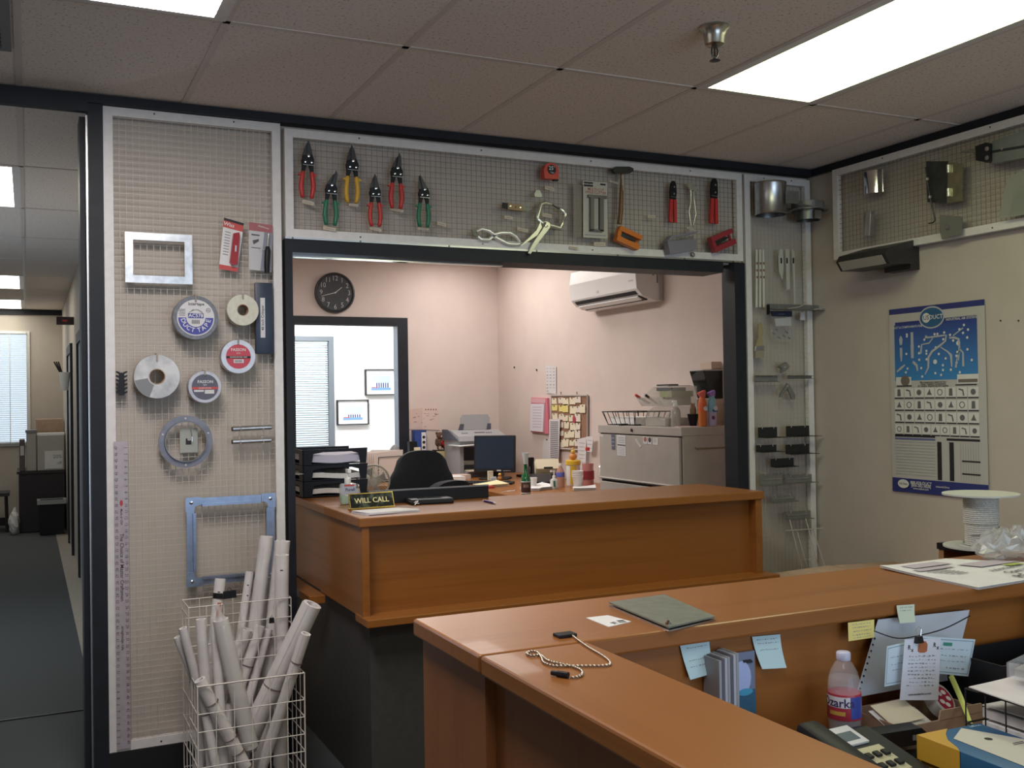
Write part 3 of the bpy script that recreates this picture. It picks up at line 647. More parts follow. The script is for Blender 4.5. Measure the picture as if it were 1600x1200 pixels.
B().add([o+ex*x+ey*y for x, y in [(-.013, -.008), (-.006, -.011), (.006, -.011), (.013, -.008), (.013, .006), (.007, .012), (-.007, .012), (-.013, .006)]], [tuple(range(8))]).build('logo', mat('logo_orange', (0.42, 0.13, 0.05), 0.7), t)
p = wallpt(1436, 1000, 1.535)
t = thing('binder_clip', 'black binder clip holding the cheques on the cord', 'clip', p)
B().prism([(-0.010, -0.006), (0.010, -0.006), (0.006, 0.008), (-0.006, 0.008)], -0.004, 0.005).build('jaw', BLACK_PL, t)
b = B(); b.tube([(-0.005, 0, 0.008), (-0.007, 0, 0.022), (0, 0, 0.028), (0.007, 0, 0.022), (0.005, 0, 0.008)], 0.0007, 6); b.build('wire_handle', CHROME, t)
# yellow stick, wire basket of papers, clear box
a, c = wallpt(1487, 1058, 1.53), wallpt(1520, 1139, 1.40)
tag(B().tube([a, a*0.6+c*0.4+Vector((0.004, 0, -0.004)), c], [0.006, 0.006, 0.004], 6).build('highlighter', mat('lime_plastic', (0.45, 0.50, 0.10), 0.4), None, smooth=60), 'long yellow green stick leaning beside the wire basket', 'stick')
t = thing('wire_basket', 'black wire letter basket full of papers at the right edge of the picture', 'basket', (1.76, 1.20, WZ+.003))
for z in (0.02, 0.07, 0.135):
    B().tube([(-0.140, -0.20, z), (0.14, -0.20, z), (0.14, 0.2, z), (-0.140, 0.2, z)], 0.0020, 6, closed=True).build('rim', BLACK_PL, t)
for k in range(10):
    y = -0.20+0.4*k/9; B().tube([(-0.140, y, 0.135), (-0.140, y, 0.0), (0.14, y, 0.0), (0.14, y, 0.135)], 0.0016, 5).build('wire', BLACK_PL, t)
LP = ['lowest sheaf of white paper in the black wire basket', 'second sheaf from the bottom in the black wire basket', 'third sheaf from the bottom in the black wire basket', 'third sheaf from the top in the black wire basket', 'second sheaf from the top, its corner over the basket rim', 'topmost white sheet sticking out over the basket rim']
for k in range(6):
    w0 = -0.125 if k < 5 else -0.160
    o = B().sheet(lambda u, v: (w0+(0.125-w0)*u, -0.185+0.36*v+0.0*(k == 4), 0.0+0.004*math.sin(3*u+k)*v+0.010*(k > 4)*(v**2)), 5, 5, (0, 0, 0.018 if k < 4 else 0.002)).build('paper', [PAPER, PAPER2][k % 2], None, loc=(1.76, 1.20, WZ+0.0065+(0.0270*k if k < 5 else 0.136)), rot=(0, 0, random.uniform(-.02, .02)))
    tag(o, LP[k], 'paper', 'papers in the wire basket')
t = thing('clear_box', 'small clear plastic box of clips standing on the papers in the basket', 'box', (1.725, 1.335, WZ+0.163), 0.3)
B().ring([(-0.045, -0.03), (0.045, -0.03), (0.045, 0.03), (-0.045, 0.03)], [(-0.042, -0.027), (0.042, -0.027), (0.042, 0.027), (-0.042, 0.027)], 0, 0.03, 'xy').build('walls', CLEAR, t)
B().box(-0.042, 0.042, -0.027, 0.027, 0, 0.003).build('bottom', CLEAR, t)
B().box(-0.035, 0.035, -0.02, 0.02, 0.004, 0.018).build('clips', STEEL, t)
# two supply boxes, blue and yellow
for k, (lab, zz, dx) in enumerate((('blue and yellow carton, lower of the two, without a label', WZ, 0.006), ('blue and yellow carton with a white label sheet, on top of its twin', WZ+0.0435, 0.0))):
    t = thing('supply_box', lab, 'box', (1.455+dx, 1.365, zz), -0.02, group='blue and yellow cartons')
    B().rbox(0, 0.155, -0.36, 0.0, 0, 0.042, 0.003).build('box_body', mat('box_blue', (0.015, 0.10, 0.22), 0.45), t, smooth=30)
    B().prism([(-0.001, 0.001), (0.075, 0.001), (0.050, -0.018), (0.026, -0.045), (0.010, -0.080), (-0.001, -0.095)], -0.0005, 0.0425, 'xy').build('yellow_end', mat('box_yellow', (0.52, 0.30, 0.03), 0.45), t)
    if k == 1:
        B().prism([(0.040, -0.045), (0.098, -0.010), (0.150, -0.11), (0.152, -0.30), (0.030, -0.30)], 0.0426, 0.0432, 'xy').build('label_sheet', mat('label_cream', (0.55, 0.54, 0.44), 0.7), t)
        b = B(); b.prism(circ(0.007, 16, 0.092, -0.075), 0.0433, 0.0436, 'xy'); b.box(0.11, 0.135, -0.112, -0.110, 0.0433, 0.0436); b.box(0.105, 0.135, -0.118, -0.116, 0.0433, 0.0436); b.build('print', INK, t, kind='stuff')
        B().text('office', 0.012, TT(0.130, -0.012, 0.0428, 0)).build('lettering', mat('box_pale_print', (0.35, 0.55, 0.65), 0.5), t)
t = thing('black_bin', 'black storage bin behind the wire basket under the desk top', 'bin', (1.96, 1.54, WZ))
B().ring([(-0.15, -0.07), (0.13, -0.07), (0.13, 0.08), (-0.15, 0.08)], [(-0.145, -0.065), (0.125, -0.065), (0.125, 0.075), (-0.145, 0.075)], 0.004, 0.14, 'xy').build('walls', BLACK_PL, t)
B().box(-0.15, 0.13, -0.07, 0.08, 0, 0.004).build('bottom', BLACK_PL, t)
# ================================================================== things on the wire panels
FY = D - 0.004
def wt(name, label, cat, px, py, off=0.0, group=None):
    """thing hung on the front wall panels; L maps picture points on that plane to local (x, z)"""
    o = U(px, py, 1, FY-off); t = thing(name, label, cat, o, group=group)
    def L(ax, ay):
        q = U(ax, ay, 1, FY-off); return (q.x-o.x, q.z-o.z)
    return t, L
def st(name, label, cat, px, py, off=0.0, X0=XR-0.045, group=None):
    """the same for the right wall: local x runs towards the viewer, y into the wall"""
    o = U(px, py, 0, X0-off); t = thing(name, label, cat, o, -math.pi/2, group=group)
    def L(ax, ay):
        q = U(ax, ay, 0, X0-off); return (-(q.y-o.y), q.z-o.z)
    return t, L
# ---- straightedge
t, L = wt('straightedge', 'long aluminium rule with printed inches at the left edge of the tall panel', 'ruler', 191, 930)
x0, z1 = L(181, 690); x1, z0 = L(202, 1169); x0 = -0.026; x1 = 0.026
B().box(x0, x1, -0.0018, 0.0, z0, z1).build('blade', noisy('rule_aluminium', (0.46, 0.40, 0.42), (0.40, 0.35, 0.37), 30, 0.45, 0.15), t)
b = B()
for i in range(1, 48):
    z = z1-0.0254*i
    b.text(str(i), 0.015, TW(x1-0.009, -0.0022, z, -math.pi/2)); b.text(str(48-i), 0.015, TW(x0+0.009, -0.0022, z, math.pi/2))
    b.box(x1-0.003, x1, -0.0022, -0.0019, z-0.0006, z+0.0006); b.box(x0, x0+0.003, -0.0022, -0.0019, z-0.0006, z+0.0006)
b.text('The Choice of Master Craftsmen', 0.020, TW(0.0, -0.0022, z1-0.50, -math.pi/2)); b.text('Made in USA', 0.012, TW(0.0, -0.0022, z1-0.30, -math.pi/2)); b.text('straightedge rule', 0.014, TW(0.0, -0.0022, z1-0.78, -math.pi/2))
b.build('scale_print', mat('rule_ink', (0.06, 0.03, 0.05), 0.6), t, kind='stuff')
B().prism(circ(0.006, 18, 0, z1-0.245, rz=0.012), -0.0024, -0.0019).build('logo', mat('rule_red', (0.45, 0.05, 0.06), 0.5), t)
# ---- galvanised rectangular frame
t, L = wt('duct_flange', 'galvanised rectangular metal frame hung high on the tall panel', 'metal frame', 247, 402, 0.02)
o = [L(195, 362), L(300, 369), L(300, 443), L(195, 441)]; w0, h0 = o[1][0]-o[0][0], 0
X0, X1, Z0, Z1 = o[0][0], o[1][0], o[3][1], o[0][1]
f = 0.029; fo = [(X0, Z1), (X1, Z1), (X1, Z0), (X0, Z0)]; fi = [(X0+f, Z1-f), (X1-f, Z1-f), (X1-f, Z0+f), (X0+f, Z0+f)]
for k in range(4):
    j = (k+1) % 4; B().prism([fo[k], fo[j], fi[j], fi[k]], -0.001, 0.0005).build('flange', STEEL, t)
    B().prism([fi[k], fi[j], ((fi[j][0]*.99), fi[j][1]*.99), (fi[k][0]*.99, fi[k][1]*.99)], -0.001, 0.018).build('collar', STEEL, t)
# ---- carded tools
def card_outline(L, pts): return [L(*p) for p in pts]
t, L = wt('carded_knife', 'red utility knife on a white and red card', 'carded tool', 359, 383, 0.006)
P = card_outline(L, [(350, 340), (381, 349), (371, 425), (342, 420)])
B().prism(P, -0.001, 0.0008).build('card', PAPER, t)
def lerp2(P, u, v):
    a = [P[0][i]*(1-u)+P[1][i]*u for i in (0, 1)]; c = [P[3][i]*(1-u)+P[2][i]*u for i in (0, 1)]
    return tuple(a[i]*(1-v)+c[i]*v for i in (0, 1))
def q4(P, u0, u1, v0, v1): return [lerp2(P, u0, v0), lerp2(P, u1, v0), lerp2(P, u1, v1), lerp2(P, u0, v1)]
PR_RED = mat('print_red', (0.52, 0.06, 0.05), 0.45)
B().prism(q4(P, 0, 1, 0.05, 0.18), -0.0016, -0.001).build('red_band', PR_RED, t); B().prism(q4(P, 0, 1, 0.91, 1), -0.0016, -0.001).build('red_band', PR_RED, t)
B().prism(q4(P, 0, 1, 0, 0.05), -0.0016, -0.001).build('black_band', INK, t)
an = math.atan2(P[1][1]-P[0][1], P[1][0]-P[0][0])
c = lerp2(P, 0.28, 0.11); B().text('Wiss', 0.022, TW(c[0], -0.002, c[1], an)).build('lettering', PAPER, t)
B().prism([lerp2(P, *q) for q in ((.52, .27), (.80, .22), (.84, .30), (.92, .86), (.62, .90), (.50, .84))], -0.022, -0.002).build('knife_body', mat('knife_red', (0.33, 0.02, 0.025), 0.25), t)
B().prism([lerp2(P, *q) for q in ((.66, .50), (.74, .50), (.76, .62), (.68, .62))], -0.0235, -0.022).build('slider', STEEL, t)
b = B()
for k in range(9): b.prism(q4(P, .12, .40, .25+.055*k, .27+.055*k), -0.0013, -0.001)
b.build('small_print', GREY_INK, t, kind='stuff')
t, L = wt('carded_screwdriver', 'black screwdriver on a red, white and grey card under clear film', 'carded tool', 407, 390, 0.006)
P = card_outline(L, [(389, 347), (426, 352), (424, 425), (389, 421)])
B().prism(P, -0.001, 0.0008).build('card', mat('card_grey', (0.50, 0.49, 0.49), 0.5), t)
B().prism(q4(P, 0, 1, 0, 0.17), -0.0016, -0.001).build('red_band', mat('print_dark_red', (0.34, 0.05, 0.06), 0.45), t)
B().prism([lerp2(P, *q) for q in ((.65, .17), (1, .17), (1, 1), (.5, 1))], -0.0014, -0.001).build('slate_band', mat('print_slate', (0.20, 0.21, 0.25), 0.45), t)
c = lerp2(P, .62, .07); B().text('MultiDriver', 0.010, TW(c[0], -0.002, c[1], an)).build('lettering', PAPER, t)
b = B(); b.prism([lerp2(P, *q) for q in ((.15, .38), (.42, .33), (.42, .38), (.2, .46))], -0.0014, -0.001); b.prism(q4(P, .1, .5, .52, .535), -0.0014, -0.001); b.prism(q4(P, .1, .45, .24, .27), -0.0014, -0.001); b.build('small_print', INK, t, kind='stuff')
a, c = L(419, 366), L(417, 388); B().tube([(a[0], -0.014, a[1]), (c[0], -0.014, c[1])], 0.0032, 8).build('shaft', CHROME, t, smooth=40)
d = L(416, 427); a = L(417, 386); B().tube([(a[0], -0.014, a[1]), (a[0], -0.014, a[1]-.012), (a[0], -0.014, a[1]-.016), (d[0], -0.014, d[1]+.03), (d[0], -0.014, d[1])], [0.008, 0.011, 0.0125, 0.0115, 0.010], 12).build('handle', BLACK_PL, t, smooth=40)
a = L(407, 387); B().box(a[0]-.012, a[0]+.034, -0.020, -0.018, a[1]-.012, a[1]-.007).build('strap', FILM, t)
P2 = q4(P, -.04, 1.02, -.02, 1.03); B().prism(P2, -0.0034, -0.0031).build('blister', mat('blister_film', (0.95, 0.96, 0.97), 0.06, alpha=0.04, spec=1.0), t)
# ---- tape rolls
def roll(name, label, px, py, rx, w, m_side, m_face, core=0.0, hub=0.30, tilt=0.0, film=None):
    """tape roll hanging flat to the wall: axis along y"""
    t, L = wt(name, label, 'tape roll', px, py, 0.0)
    r = abs(L(px+rx, py)[0]); ri = r*hub
    prof = [(ri, 0.0), (r*0.995, 0.0), (r, -0.002), (r, -w+0.002), (r*0.99, -w), (ri, -w)]
    B().lathe(prof, 48, axis='y', closed=True).build('tape', m_side, t, smooth=50)
    if m_face: B().lathe([(ri*1.0, -w-0.0002), (r*0.97, -w-0.0002), (r*0.97, -w-0.0008), (ri*1.0, -w-0.0008)], 48, axis='y', closed=True).build('face', m_face, t, smooth=50)
    B().lathe([(ri*0.90, -0.001), (ri, -0.001), (ri, -w-0.0012), (ri*0.90, -w-0.0012)], 32, axis='y', closed=True).build('core', CARD, t, smooth=50)
    h = B().tube([(0, 0.010, r*1.02), (0, -0.004, r*1.06), (0, -w*0.6, r*1.03), (0, -w-0.004, r*1.0), (0, -w-0.005, r*0.72)], 0.0035, 6); h.build('hanging_strap', mat('strap_film', (0.45, 0.40, 0.33), 0.25, alpha=0.7), t, smooth=50)
    return t, r, w
LBLW = mat('label_paper', (0.62, 0.60, 0.60), 0.55); LBLB = mat('label_royal_blue', (0.05, 0.055, 0.30), 0.45)
def disc(t, name, m, r0, r1, y, a0=0.0, a1=2*math.pi, n=40):
    b = B(); vs = []; full = a1-a0 > 6.28
    for k in range(n+1):
        a = a0+(a1-a0)*k/n; vs += [(r0*math.cos(a), y, r0*math.sin(a)), (r1*math.cos(a), y, r1*math.sin(a)), (r0*math.cos(a), y+0.0004, r0*math.sin(a)), (r1*math.cos(a), y+0.0004, r1*math.sin(a))]
    fs = []
    for k in range(n): i, j = 4*k, 4*k+4; fs += [(i, i+1, j+1, j), (i+2, j+2, j+3, i+3), (i+1, i+3, j+3, j+1), (i, j, j+2, i+2)]
    return b.add(vs, fs).build(name, m, t)
def arctext(b, s, size, R, a_c, y, flip=False, sp=0.62):
    """letters on a circle; flip: readable along the bottom"""
    n = len(s); wid = [(.35 if ch in 'I .1' else 1.0) for ch in s]; tot = sum(wid)*size*sp; p = -tot/2
    for ch, w_ in zip(s, wid):
        p += w_*size*sp/2; th = (p/R)
        a = a_c-th if not flip else a_c+th
        rot = a-math.pi/2 if not flip else a+math.pi/2
        b.text(ch, size, TW(R*math.cos(a), y, R*math.sin(a), rot)); p += w_*size*sp/2
DT_SIDE = noisy('tape_grey_silver', (0.17, 0.17, 0.18), (0.12, 0.12, 0.13), 60, 0.30, 0.1)
t, r, w = roll('duct_tape_roll', 'large grey duct tape roll with white and blue label', 303, 498, 35, 0.052, DT_SIDE, DT_SIDE, hub=0.34)
y = -w-0.0016
disc(t, 'label', LBLW, 0.0, r*0.82, y); disc(t, 'label_blue', LBLB, r*0.38, r*0.77, y-0.0005, math.pi, 2*math.pi); disc(t, 'label_rim', LBLW, r*0.36, r*0.42, y-0.001)
B().box(-r*0.34, r*0.34, y-0.0010, y-0.0004, -r*0.02, r*0.20).build('label_patch', LBLB, t)
b = B(); arctext(b, 'DUCT TAPE', r*0.28, r*0.575, -math.pi/2, y-0.0012, True, 0.74); b.text('AC578', r*0.22, TW(0, y-0.0014, r*0.09)); b.build('white_lettering', PAPER, t, kind='stuff')
b = B(); b.text('Intertape', r*0.19, TW(r*0.02, y-0.001, r*0.62)); arctext(b, 'FLAME SPREAD', r*0.085, r*0.36, math.pi/2, y-0.001, False, 0.7)
for k in range(5): b.box(-r*.74, -r*.46, y-0.0009, y-0.0004, r*(.36-.07*k), r*(.38-.07*k))
for k in range(9): b.box(r*(-.18+.04*k), r*(-.18+.04*k+.02), y-0.0009, y-0.0004, -r*.28, -r*.10)
b.ring(circ(r*.10, 16, r*.55, r*.34), circ(r*.085, 16, r*.55, r*.34), y-0.0009, y-0.0004); b.text('UL', r*0.10, TW(r*.55, y-0.001, r*.34))
b.build('black_lettering', INK, t, kind='stuff')
FIL = noisy('filament_cream', (0.62, 0.60, 0.48), (0.54, 0.52, 0.42), 60, 0.35)
t, r, w = roll('filament_tape_roll', 'cream white tape roll without label, right of the blue labelled one', 376, 486, 24.5, 0.050, FIL, FIL, hub=0.37)
FOIL = noisy('foil_tape', (0.56, 0.56, 0.58), (0.48, 0.48, 0.50), 40, 0.42, 0.6)
t, r, w = roll('foil_tape_roll', 'silver tape roll with a red round label', 369, 558, 26.5, 0.050, FOIL, FOIL, hub=0.34)
y = -w-0.0016
disc(t, 'label', mat('label_crimson', (0.50, 0.05, 0.075), 0.45), 0.0, r*0.72, y)
B().box(-r*.70, r*.70, y-0.0009, y-0.0003, -r*.10, r*.03).build('label_band', INK, t); B().box(-r*.28, r*.30, y-0.0009, y-0.0003, -r*.38, -r*.16).build('barcode', LBLW, t)
b = B(); b.text('FASSON', r*0.24, TW(0, y-0.0008, r*.40)); b.text('0810', r*0.11, TW(0, y-0.0008, r*.20)); b.text('ALUMINUM FOIL TAPE', r*0.10, TW(0, y-0.0013, -r*.035)); b.build('lettering', PAPER, t, kind='stuff')
b = B()
for k in range(10): b.box(r*(-.22+.045*k), r*(-.22+.045*k+.02), y-0.0012, y-0.0009, -r*.34, -r*.20)
b.build('barcode_lines', INK, t, kind='stuff')
CLR = noisy('wrapped_tape', (0.50, 0.49, 0.53), (0.38, 0.37, 0.41), 25, 0.25)
t, r, w = roll('clear_tape_roll', 'film wrapped tape roll with a black and red label, lower right of the foil roll', 317, 605, 25.5, 0.055, CLR, CLR, hub=0.34)
y = -w-0.0016
disc(t, 'label', mat('label_slate', (0.09, 0.09, 0.12), 0.45), 0.0, r*0.80, y)
B().box(-r*.78, r*.78, y-0.0009, y-0.0003, -r*.14, r*.0).build('label_band', PR_RED, t); B().box(-r*.02, r*.55, y-0.0009, y-0.0003, -r*.42, -r*.18).build('barcode', LBLW, t); B().box(-r*.66, -r*.08, y-0.0009, y-0.0003, -r*.30, -r*.18).build('label_strip', LBLW, t)
b = B(); b.text('FASSON', r*0.26, TW(0.02*r, y-0.0008, r*.32)); b.text('0807', r*0.12, TW(0, y-0.0008, r*.12)); b.text('ALUMINUM FOIL', r*0.10, TW(0, y-0.0013, -r*.07)); b.build('lettering', PAPER, t, kind='stuff')
WRAP = noisy('crumpled_wrap', (0.58, 0.56, 0.54), (0.34, 0.33, 0.32), 14, 0.22, lo=0.3, hi=0.6, bump=1.0)
t, r, w = roll('wrapped_foil_roll', 'silver roll in torn plastic wrap with an open core, leftmost of the rolls', 243, 589, 35.5, 0.055, WRAP, WRAP, hub=0.36)
disc(t, 'bare_patch', mat('bare_grey', (0.20, 0.20, 0.20), 0.4), r*.40, r*.97, -w-0.0016, math.radians(190), math.radians(250), 16)
# ---- dark blue case, black rack
t, L = wt('tool_case', 'flat dark blue plastic case with a narrow pale sticker', 'case', 411, 498, 0.004)
a, c = L(397, 442), L(426, 553); B().rbox(a[0], c[0], -0.020, 0.002, c[1], a[1], 0.003).build('case_body', mat('case_blue', (0.022, 0.035, 0.065), 0.4), t, smooth=30)
a, c = L(405, 466), L(413, 528); B().box(a[0], c[0], -0.0206, -0.0200, c[1], a[1]).build('sticker', LBLW, t)
b = B(); b.text('48 Inch Crimper', 0.016, TW((a[0]+c[0])/2, -0.021, (a[1]+c[1])/2, math.pi/2)); b.build('lettering', INK, t)
t, L = wt('clip_rack', 'narrow black comb shaped rack at the left edge of the tall panel', 'rack', 190, 600, 0.004)
B().box(-0.010, 0.010, -0.006, 0.004, -0.045, 0.045).build('spine', BLACK_PL, t)
for k in range(6):
    for s in (-1, 1): B().prism([(s*0.008, -0.042+0.016*k), (s*0.021, -0.034+0.016*k), (s*0.021, -0.028+0.016*k), (s*0.008, -0.032+0.016*k)], -0.010, 0.002).build('tooth', BLACK_PL, t)
# ---- ring flange, pins
t, L = wt('ring_flange', 'grey round flange ring hanging below the tape rolls', 'flange', 290, 690, 0.012)
r = L(332, 690)[0]; RF = noisy('grey_cast_ring', (0.22, 0.22, 0.25), (0.17, 0.17, 0.20), 30, 0.45, 0.4)
B().lathe([(r*0.77, 0), (r, 0), (r, -0.006), (r*0.80, -0.006), (r*0.78, -0.016), (r*0.75, -0.016), (r*0.75, 0)], 56, axis='y', closed=True).build('ring', RF, t, smooth=35)
for a in (0.35, 1.57, 2.8, 4.7): B().lathe([(0, -0.0075), (0.004, -0.007), (0.004, -0.005)], 8, (r*.89*math.cos(a), 0, r*.89*math.sin(a)), 'y').build('bolt_hole', PALE_PL, t)
t, L = wt('price_card', 'small grey card hanging behind the flange ring', 'card', 295, 690, -0.004)
B().box(-0.035, 0.035, 0, 0.001, -0.045, 0.055).build('card', mat('card_greenish', (0.36, 0.37, 0.33), 0.7), t); B().prism([(-0.012, -0.012), (0.010, -0.012), (0.010, 0.004), (-0.004, 0.004), (-0.006, 0.014), (-0.012, 0.012)], -0.001, 0).build('print', INK, t); B().tube([(0.008, -0.004, 0.05), (0.010, -0.02, 0.02), (0.010, -0.02, 0.0)], 0.0015, 6).build('hook', CHROME, t)
for k, (py, lab) in enumerate(((669, 'upper of two short steel pins resting on hooks'), (689, 'lower of two short steel pins resting on hooks'))):
    t, L = wt('steel_pin', lab, 'pin', 393, py, 0.02, group='steel pins on hooks')
    a, c = L(363, py+1.5), L(424, py-1.5)
    B().tube([(a[0], 0, a[1]), (a[0]+.002, 0, a[1]), (c[0]-.002, 0, c[1]), (c[0], 0, c[1])], [0.0085, 0.0105, 0.0105, 0.0085], 14).build('pin', ALU if k else STEEL, t, smooth=35)
    B().lathe([(0, -0.001), (0.009, -0.001), (0.009, 0.002), (0, 0.002)], 12, (a[0]-.002, 0, a[1]), 'x').build('end_cap', DARK_STEEL, t)
    for f_ in (0.2, 0.78):
        x = a[0]+(c[0]-a[0])*f_; B().tube([(x, 0.02, 0.02), (x, 0.012, 0.014), (x, -0.004, -0.013), (x, -0.015, -0.012), (x, -0.018, 0.0)], 0.0016, 6).build('hook', WIRE_WHITE, t, smooth=50)
# ---- blue-grey square duct frame with corner pieces
t, L = wt('corner_frame', 'blue grey square steel duct frame with bolted corners behind the paper rolls', 'metal frame', 362, 845, 0.010)
P = [L(291, 779), L(430, 772), L(430, 905), L(292, 916)]; X0, X1, Z0, Z1 = P[0][0], P[1][0]-0.004, P[3][1], P[0][1]
BLS = noisy('blue_galvanised', (0.36, 0.44, 0.58), (0.28, 0.35, 0.47), 20, 0.30, 0.8)
f = 0.030
for nm, bx in (('rail', (X0+.05, X1-.05, Z1-f, Z1)), ('rail', (X0+.05, X1-.05, Z0, Z0+f)), ('stile', (X0, X0+f, Z0+.05, Z1-.05)), ('stile', (X1-f, X1, Z0+.05, Z1-.05))):
    B().box(bx[0], bx[1], -0.004, 0.004, bx[2], bx[3]).build(nm, BLS, t)
for nm, bx in (('lip', (X0+.06, X1-.06, Z1-f-.004, Z1-f+.006)), ('lip', (X0+f-.006, X0+f+.006, Z0+.06, Z1-.06)), ('lip', (X1-f-.006, X1-f+.006, Z0+.06, Z1-.06)), ('lip', (X0+.06, X1-.06, Z0+f-.006, Z0+f+.004))):
    B().box(bx[0], bx[1], -0.014, 0.010, bx[2], bx[3]).build(nm, BLS, t)
for sx, sz, cx, cz in ((1, -1, X0, Z1), (-1, -1, X1, Z1), (1, 1, X0, Z0), (-1, 1, X1, Z0)):
    c_ = B().prism([(cx-sx*.004, cz-sz*.004), (cx+sx*.055, cz-sz*.004), (cx+sx*.055, cz+sz*.026), (cx+sx*.034, cz+sz*.034), (cx+sx*.026, cz+sz*.055), (cx-sx*.004, cz+sz*.055)], -0.008, -0.004).build('corner_plate', BLS, t)
    B().lathe([(0, -0.012), (0.007, -0.011), (0.007, -0.008), (0, -0.008)], 10, (cx+sx*.018, 0, cz+sz*.018), 'y').build('bolt', CHROME, c_)
# ================================================================== snips and pliers on the long panel
def snips(label, top, bottom, grip, bend=0.0, lean=0.0):
    """aviation snips hanging points up; TOP and BOTTOM picture points give place and size"""
    px, py = (top[0]+bottom[0])/2, (top[1]+bottom[1])/2
    t, L = wt('tin_snips', label, 'snips', px, py, 0.014, group='tin snips on the long panel')
    h = L(*top)[1]-L(*bottom)[1]; k = h/0.25; t.rotation_euler = (0, lean, 0); t.scale = (k*1.22, k*1.3, k)
    z = lambda v: 0.125-v
    b1 = [(-0.001+bend*.8, z(0)), (0.006+bend*.75, z(.014)), (0.012+bend*.4, z(.040)), (0.016, z(.066)), (0.014, z(.082)), (-0.004, z(.082)), (-0.003+bend*.35, z(.045)), (-0.003+bend*.7, z(.015))]
    b2 = [(0.001+bend, z(.003)), (-0.008+bend*.6, z(.022)), (-0.015+bend*.3, z(.048)), (-0.020, z(.072)), (-0.014, z(.086)), (0.004, z(.082)), (0.003+bend*.3, z(.045))]
    B().prism(b1, -0.006, 0.0).build('blade', DARK_STEEL, t); B().prism(b2, 0.0, 0.006).build('blade', DARK_STEEL, t)
    B().prism([(-0.016, z(.068)), (0.013, z(.062)), (0.021, z(.085)), (0.019, z(.106)), (-0.019, z(.106)), (-0.022, z(.088))], -0.011, 0.008).build('head', BLACK_PL, t)
    for x, zz, rr in ((0.0, z(.070), .0055), (0.011, z(.097), .004), (-0.011, z(.097), .004)): B().lathe([(0, -0.0150), (rr, -0.0142), (rr, -0.011), (0, -0.011)], 10, (x, 0, zz), 'y').build('bolt', CHROME, t, smooth=40)
    B().box(-0.020, 0.020, -0.0125, -0.0110, z(.111), z(.108)).build('latch', STEEL, t)
    for s in (-1, 1):
        B().prism([(s*0.003, z(.104)), (s*0.020, z(.104)), (s*0.021, z(.142)), (s*0.011, z(.142))], -0.005, 0.005).build('arm', BLACK_PL, t)
        pts = [(s*.016, 0, z(.136)), (s*.017, 0, z(.150)), (s*.0205, 0, z(.180)), (s*.0215, 0, z(.205)), (s*.0185, 0, z(.232)), (s*.0155, 0, z(.248)), (s*.0155, 0, z(.250))]
        B().tube(pts, [.0068, .0082, .0086, .0085, .0080, .0074, .0045], 10).build('grip', grip, t, smooth=60)
        B().prism([(s*.016, z(.142)), (s*.033, z(.147)), (s*.034, z(.151)), (s*.020, z(.158))], -0.004, 0.004).build('thumb_guard', grip, t)
    B().tube([(-.004, 0, z(.244)), (.004, -.003, z(.240)), (.012, 0, z(.244))], 0.0012, 6).build('catch_wire', STEEL, t)
    return t
snips('first tin snips from the left, straight blades and red grips', (477, 219), (484, 310), RED, 0.0, 0.03)
snips('second tin snips from the left, angled blades and green grips', (520, 266), (514, 352), GREEN, 0.022, 0.03)
snips('only tin snips with yellow grips', (549, 227), (551, 317), YELLOW, -0.003, 0.02)
snips('shorter bright headed tin snips with red grips, fourth from the left', (585, 272), (587, 354), RED, 0.0, 0.0)
snips('tin snips with red grips and curved offset blades, fifth from the left', (619, 239), (620, 326), RED, 0.012, 0.02)
snips('sixth tin snips from the left, blades bent left, green grips', (661, 274), (663, 355), GREEN, -0.020, 0.02)
TAGM = mat('tag_cream', (0.56, 0.47, 0.34), 0.6)
TAGS = [((472, 313), (491, 320), 'under the leftmost red gripped snips'), ((505, 354), (525, 361), 'under the first green gripped snips'), ((545, 318), (560, 323), 'under the yellow gripped snips'), ((578, 355), (596, 361), 'under the bright headed snips'), ((611, 326), (630, 331), 'under the fifth snips'), ((653, 356), (670, 360), 'under the second green gripped snips'),
        ((683, 347), (697, 353), 'right of the last green gripped snips'), ((788, 337), (801, 343), 'under the wooden handled knife'), ((808, 356), (825, 362), 'left of the locking C clamp'), ((847, 333), (862, 340), 'inside the jaws of the locking clamp'), ((851, 291), (866, 298), 'under the red tape measure'), ((928, 378), (946, 385), 'under the hole cutter pack'), ((890, 385), (903, 390), 'on the lower rail left of the hole cutter pack'), ((1012, 336), (1024, 341), 'right of the hammer'), ((1073, 355), (1083, 359), 'under the bright slim pliers'), ((953, 283), (966, 287), 'beside the hammer shaft')]
for a, c, where in TAGS:
    t, L = wt('price_tag', 'small cream price tag '+where, 'tag', (a[0]+c[0])/2, (a[1]+c[1])/2, 0.004, group='price tags on the long panel')
    p, q = L(*a), L(*c); t.rotation_euler = (0, random.uniform(-.06, .22), 0)
    B().box(p[0], q[0], -0.0012, 0.0, q[1], p[1]).build('tag_plate', TAGM, t); B().box(p[0]*.7, q[0]*.7, -0.0016, -0.0012, -0.002, 0.001).build('print', GREY_INK, t)
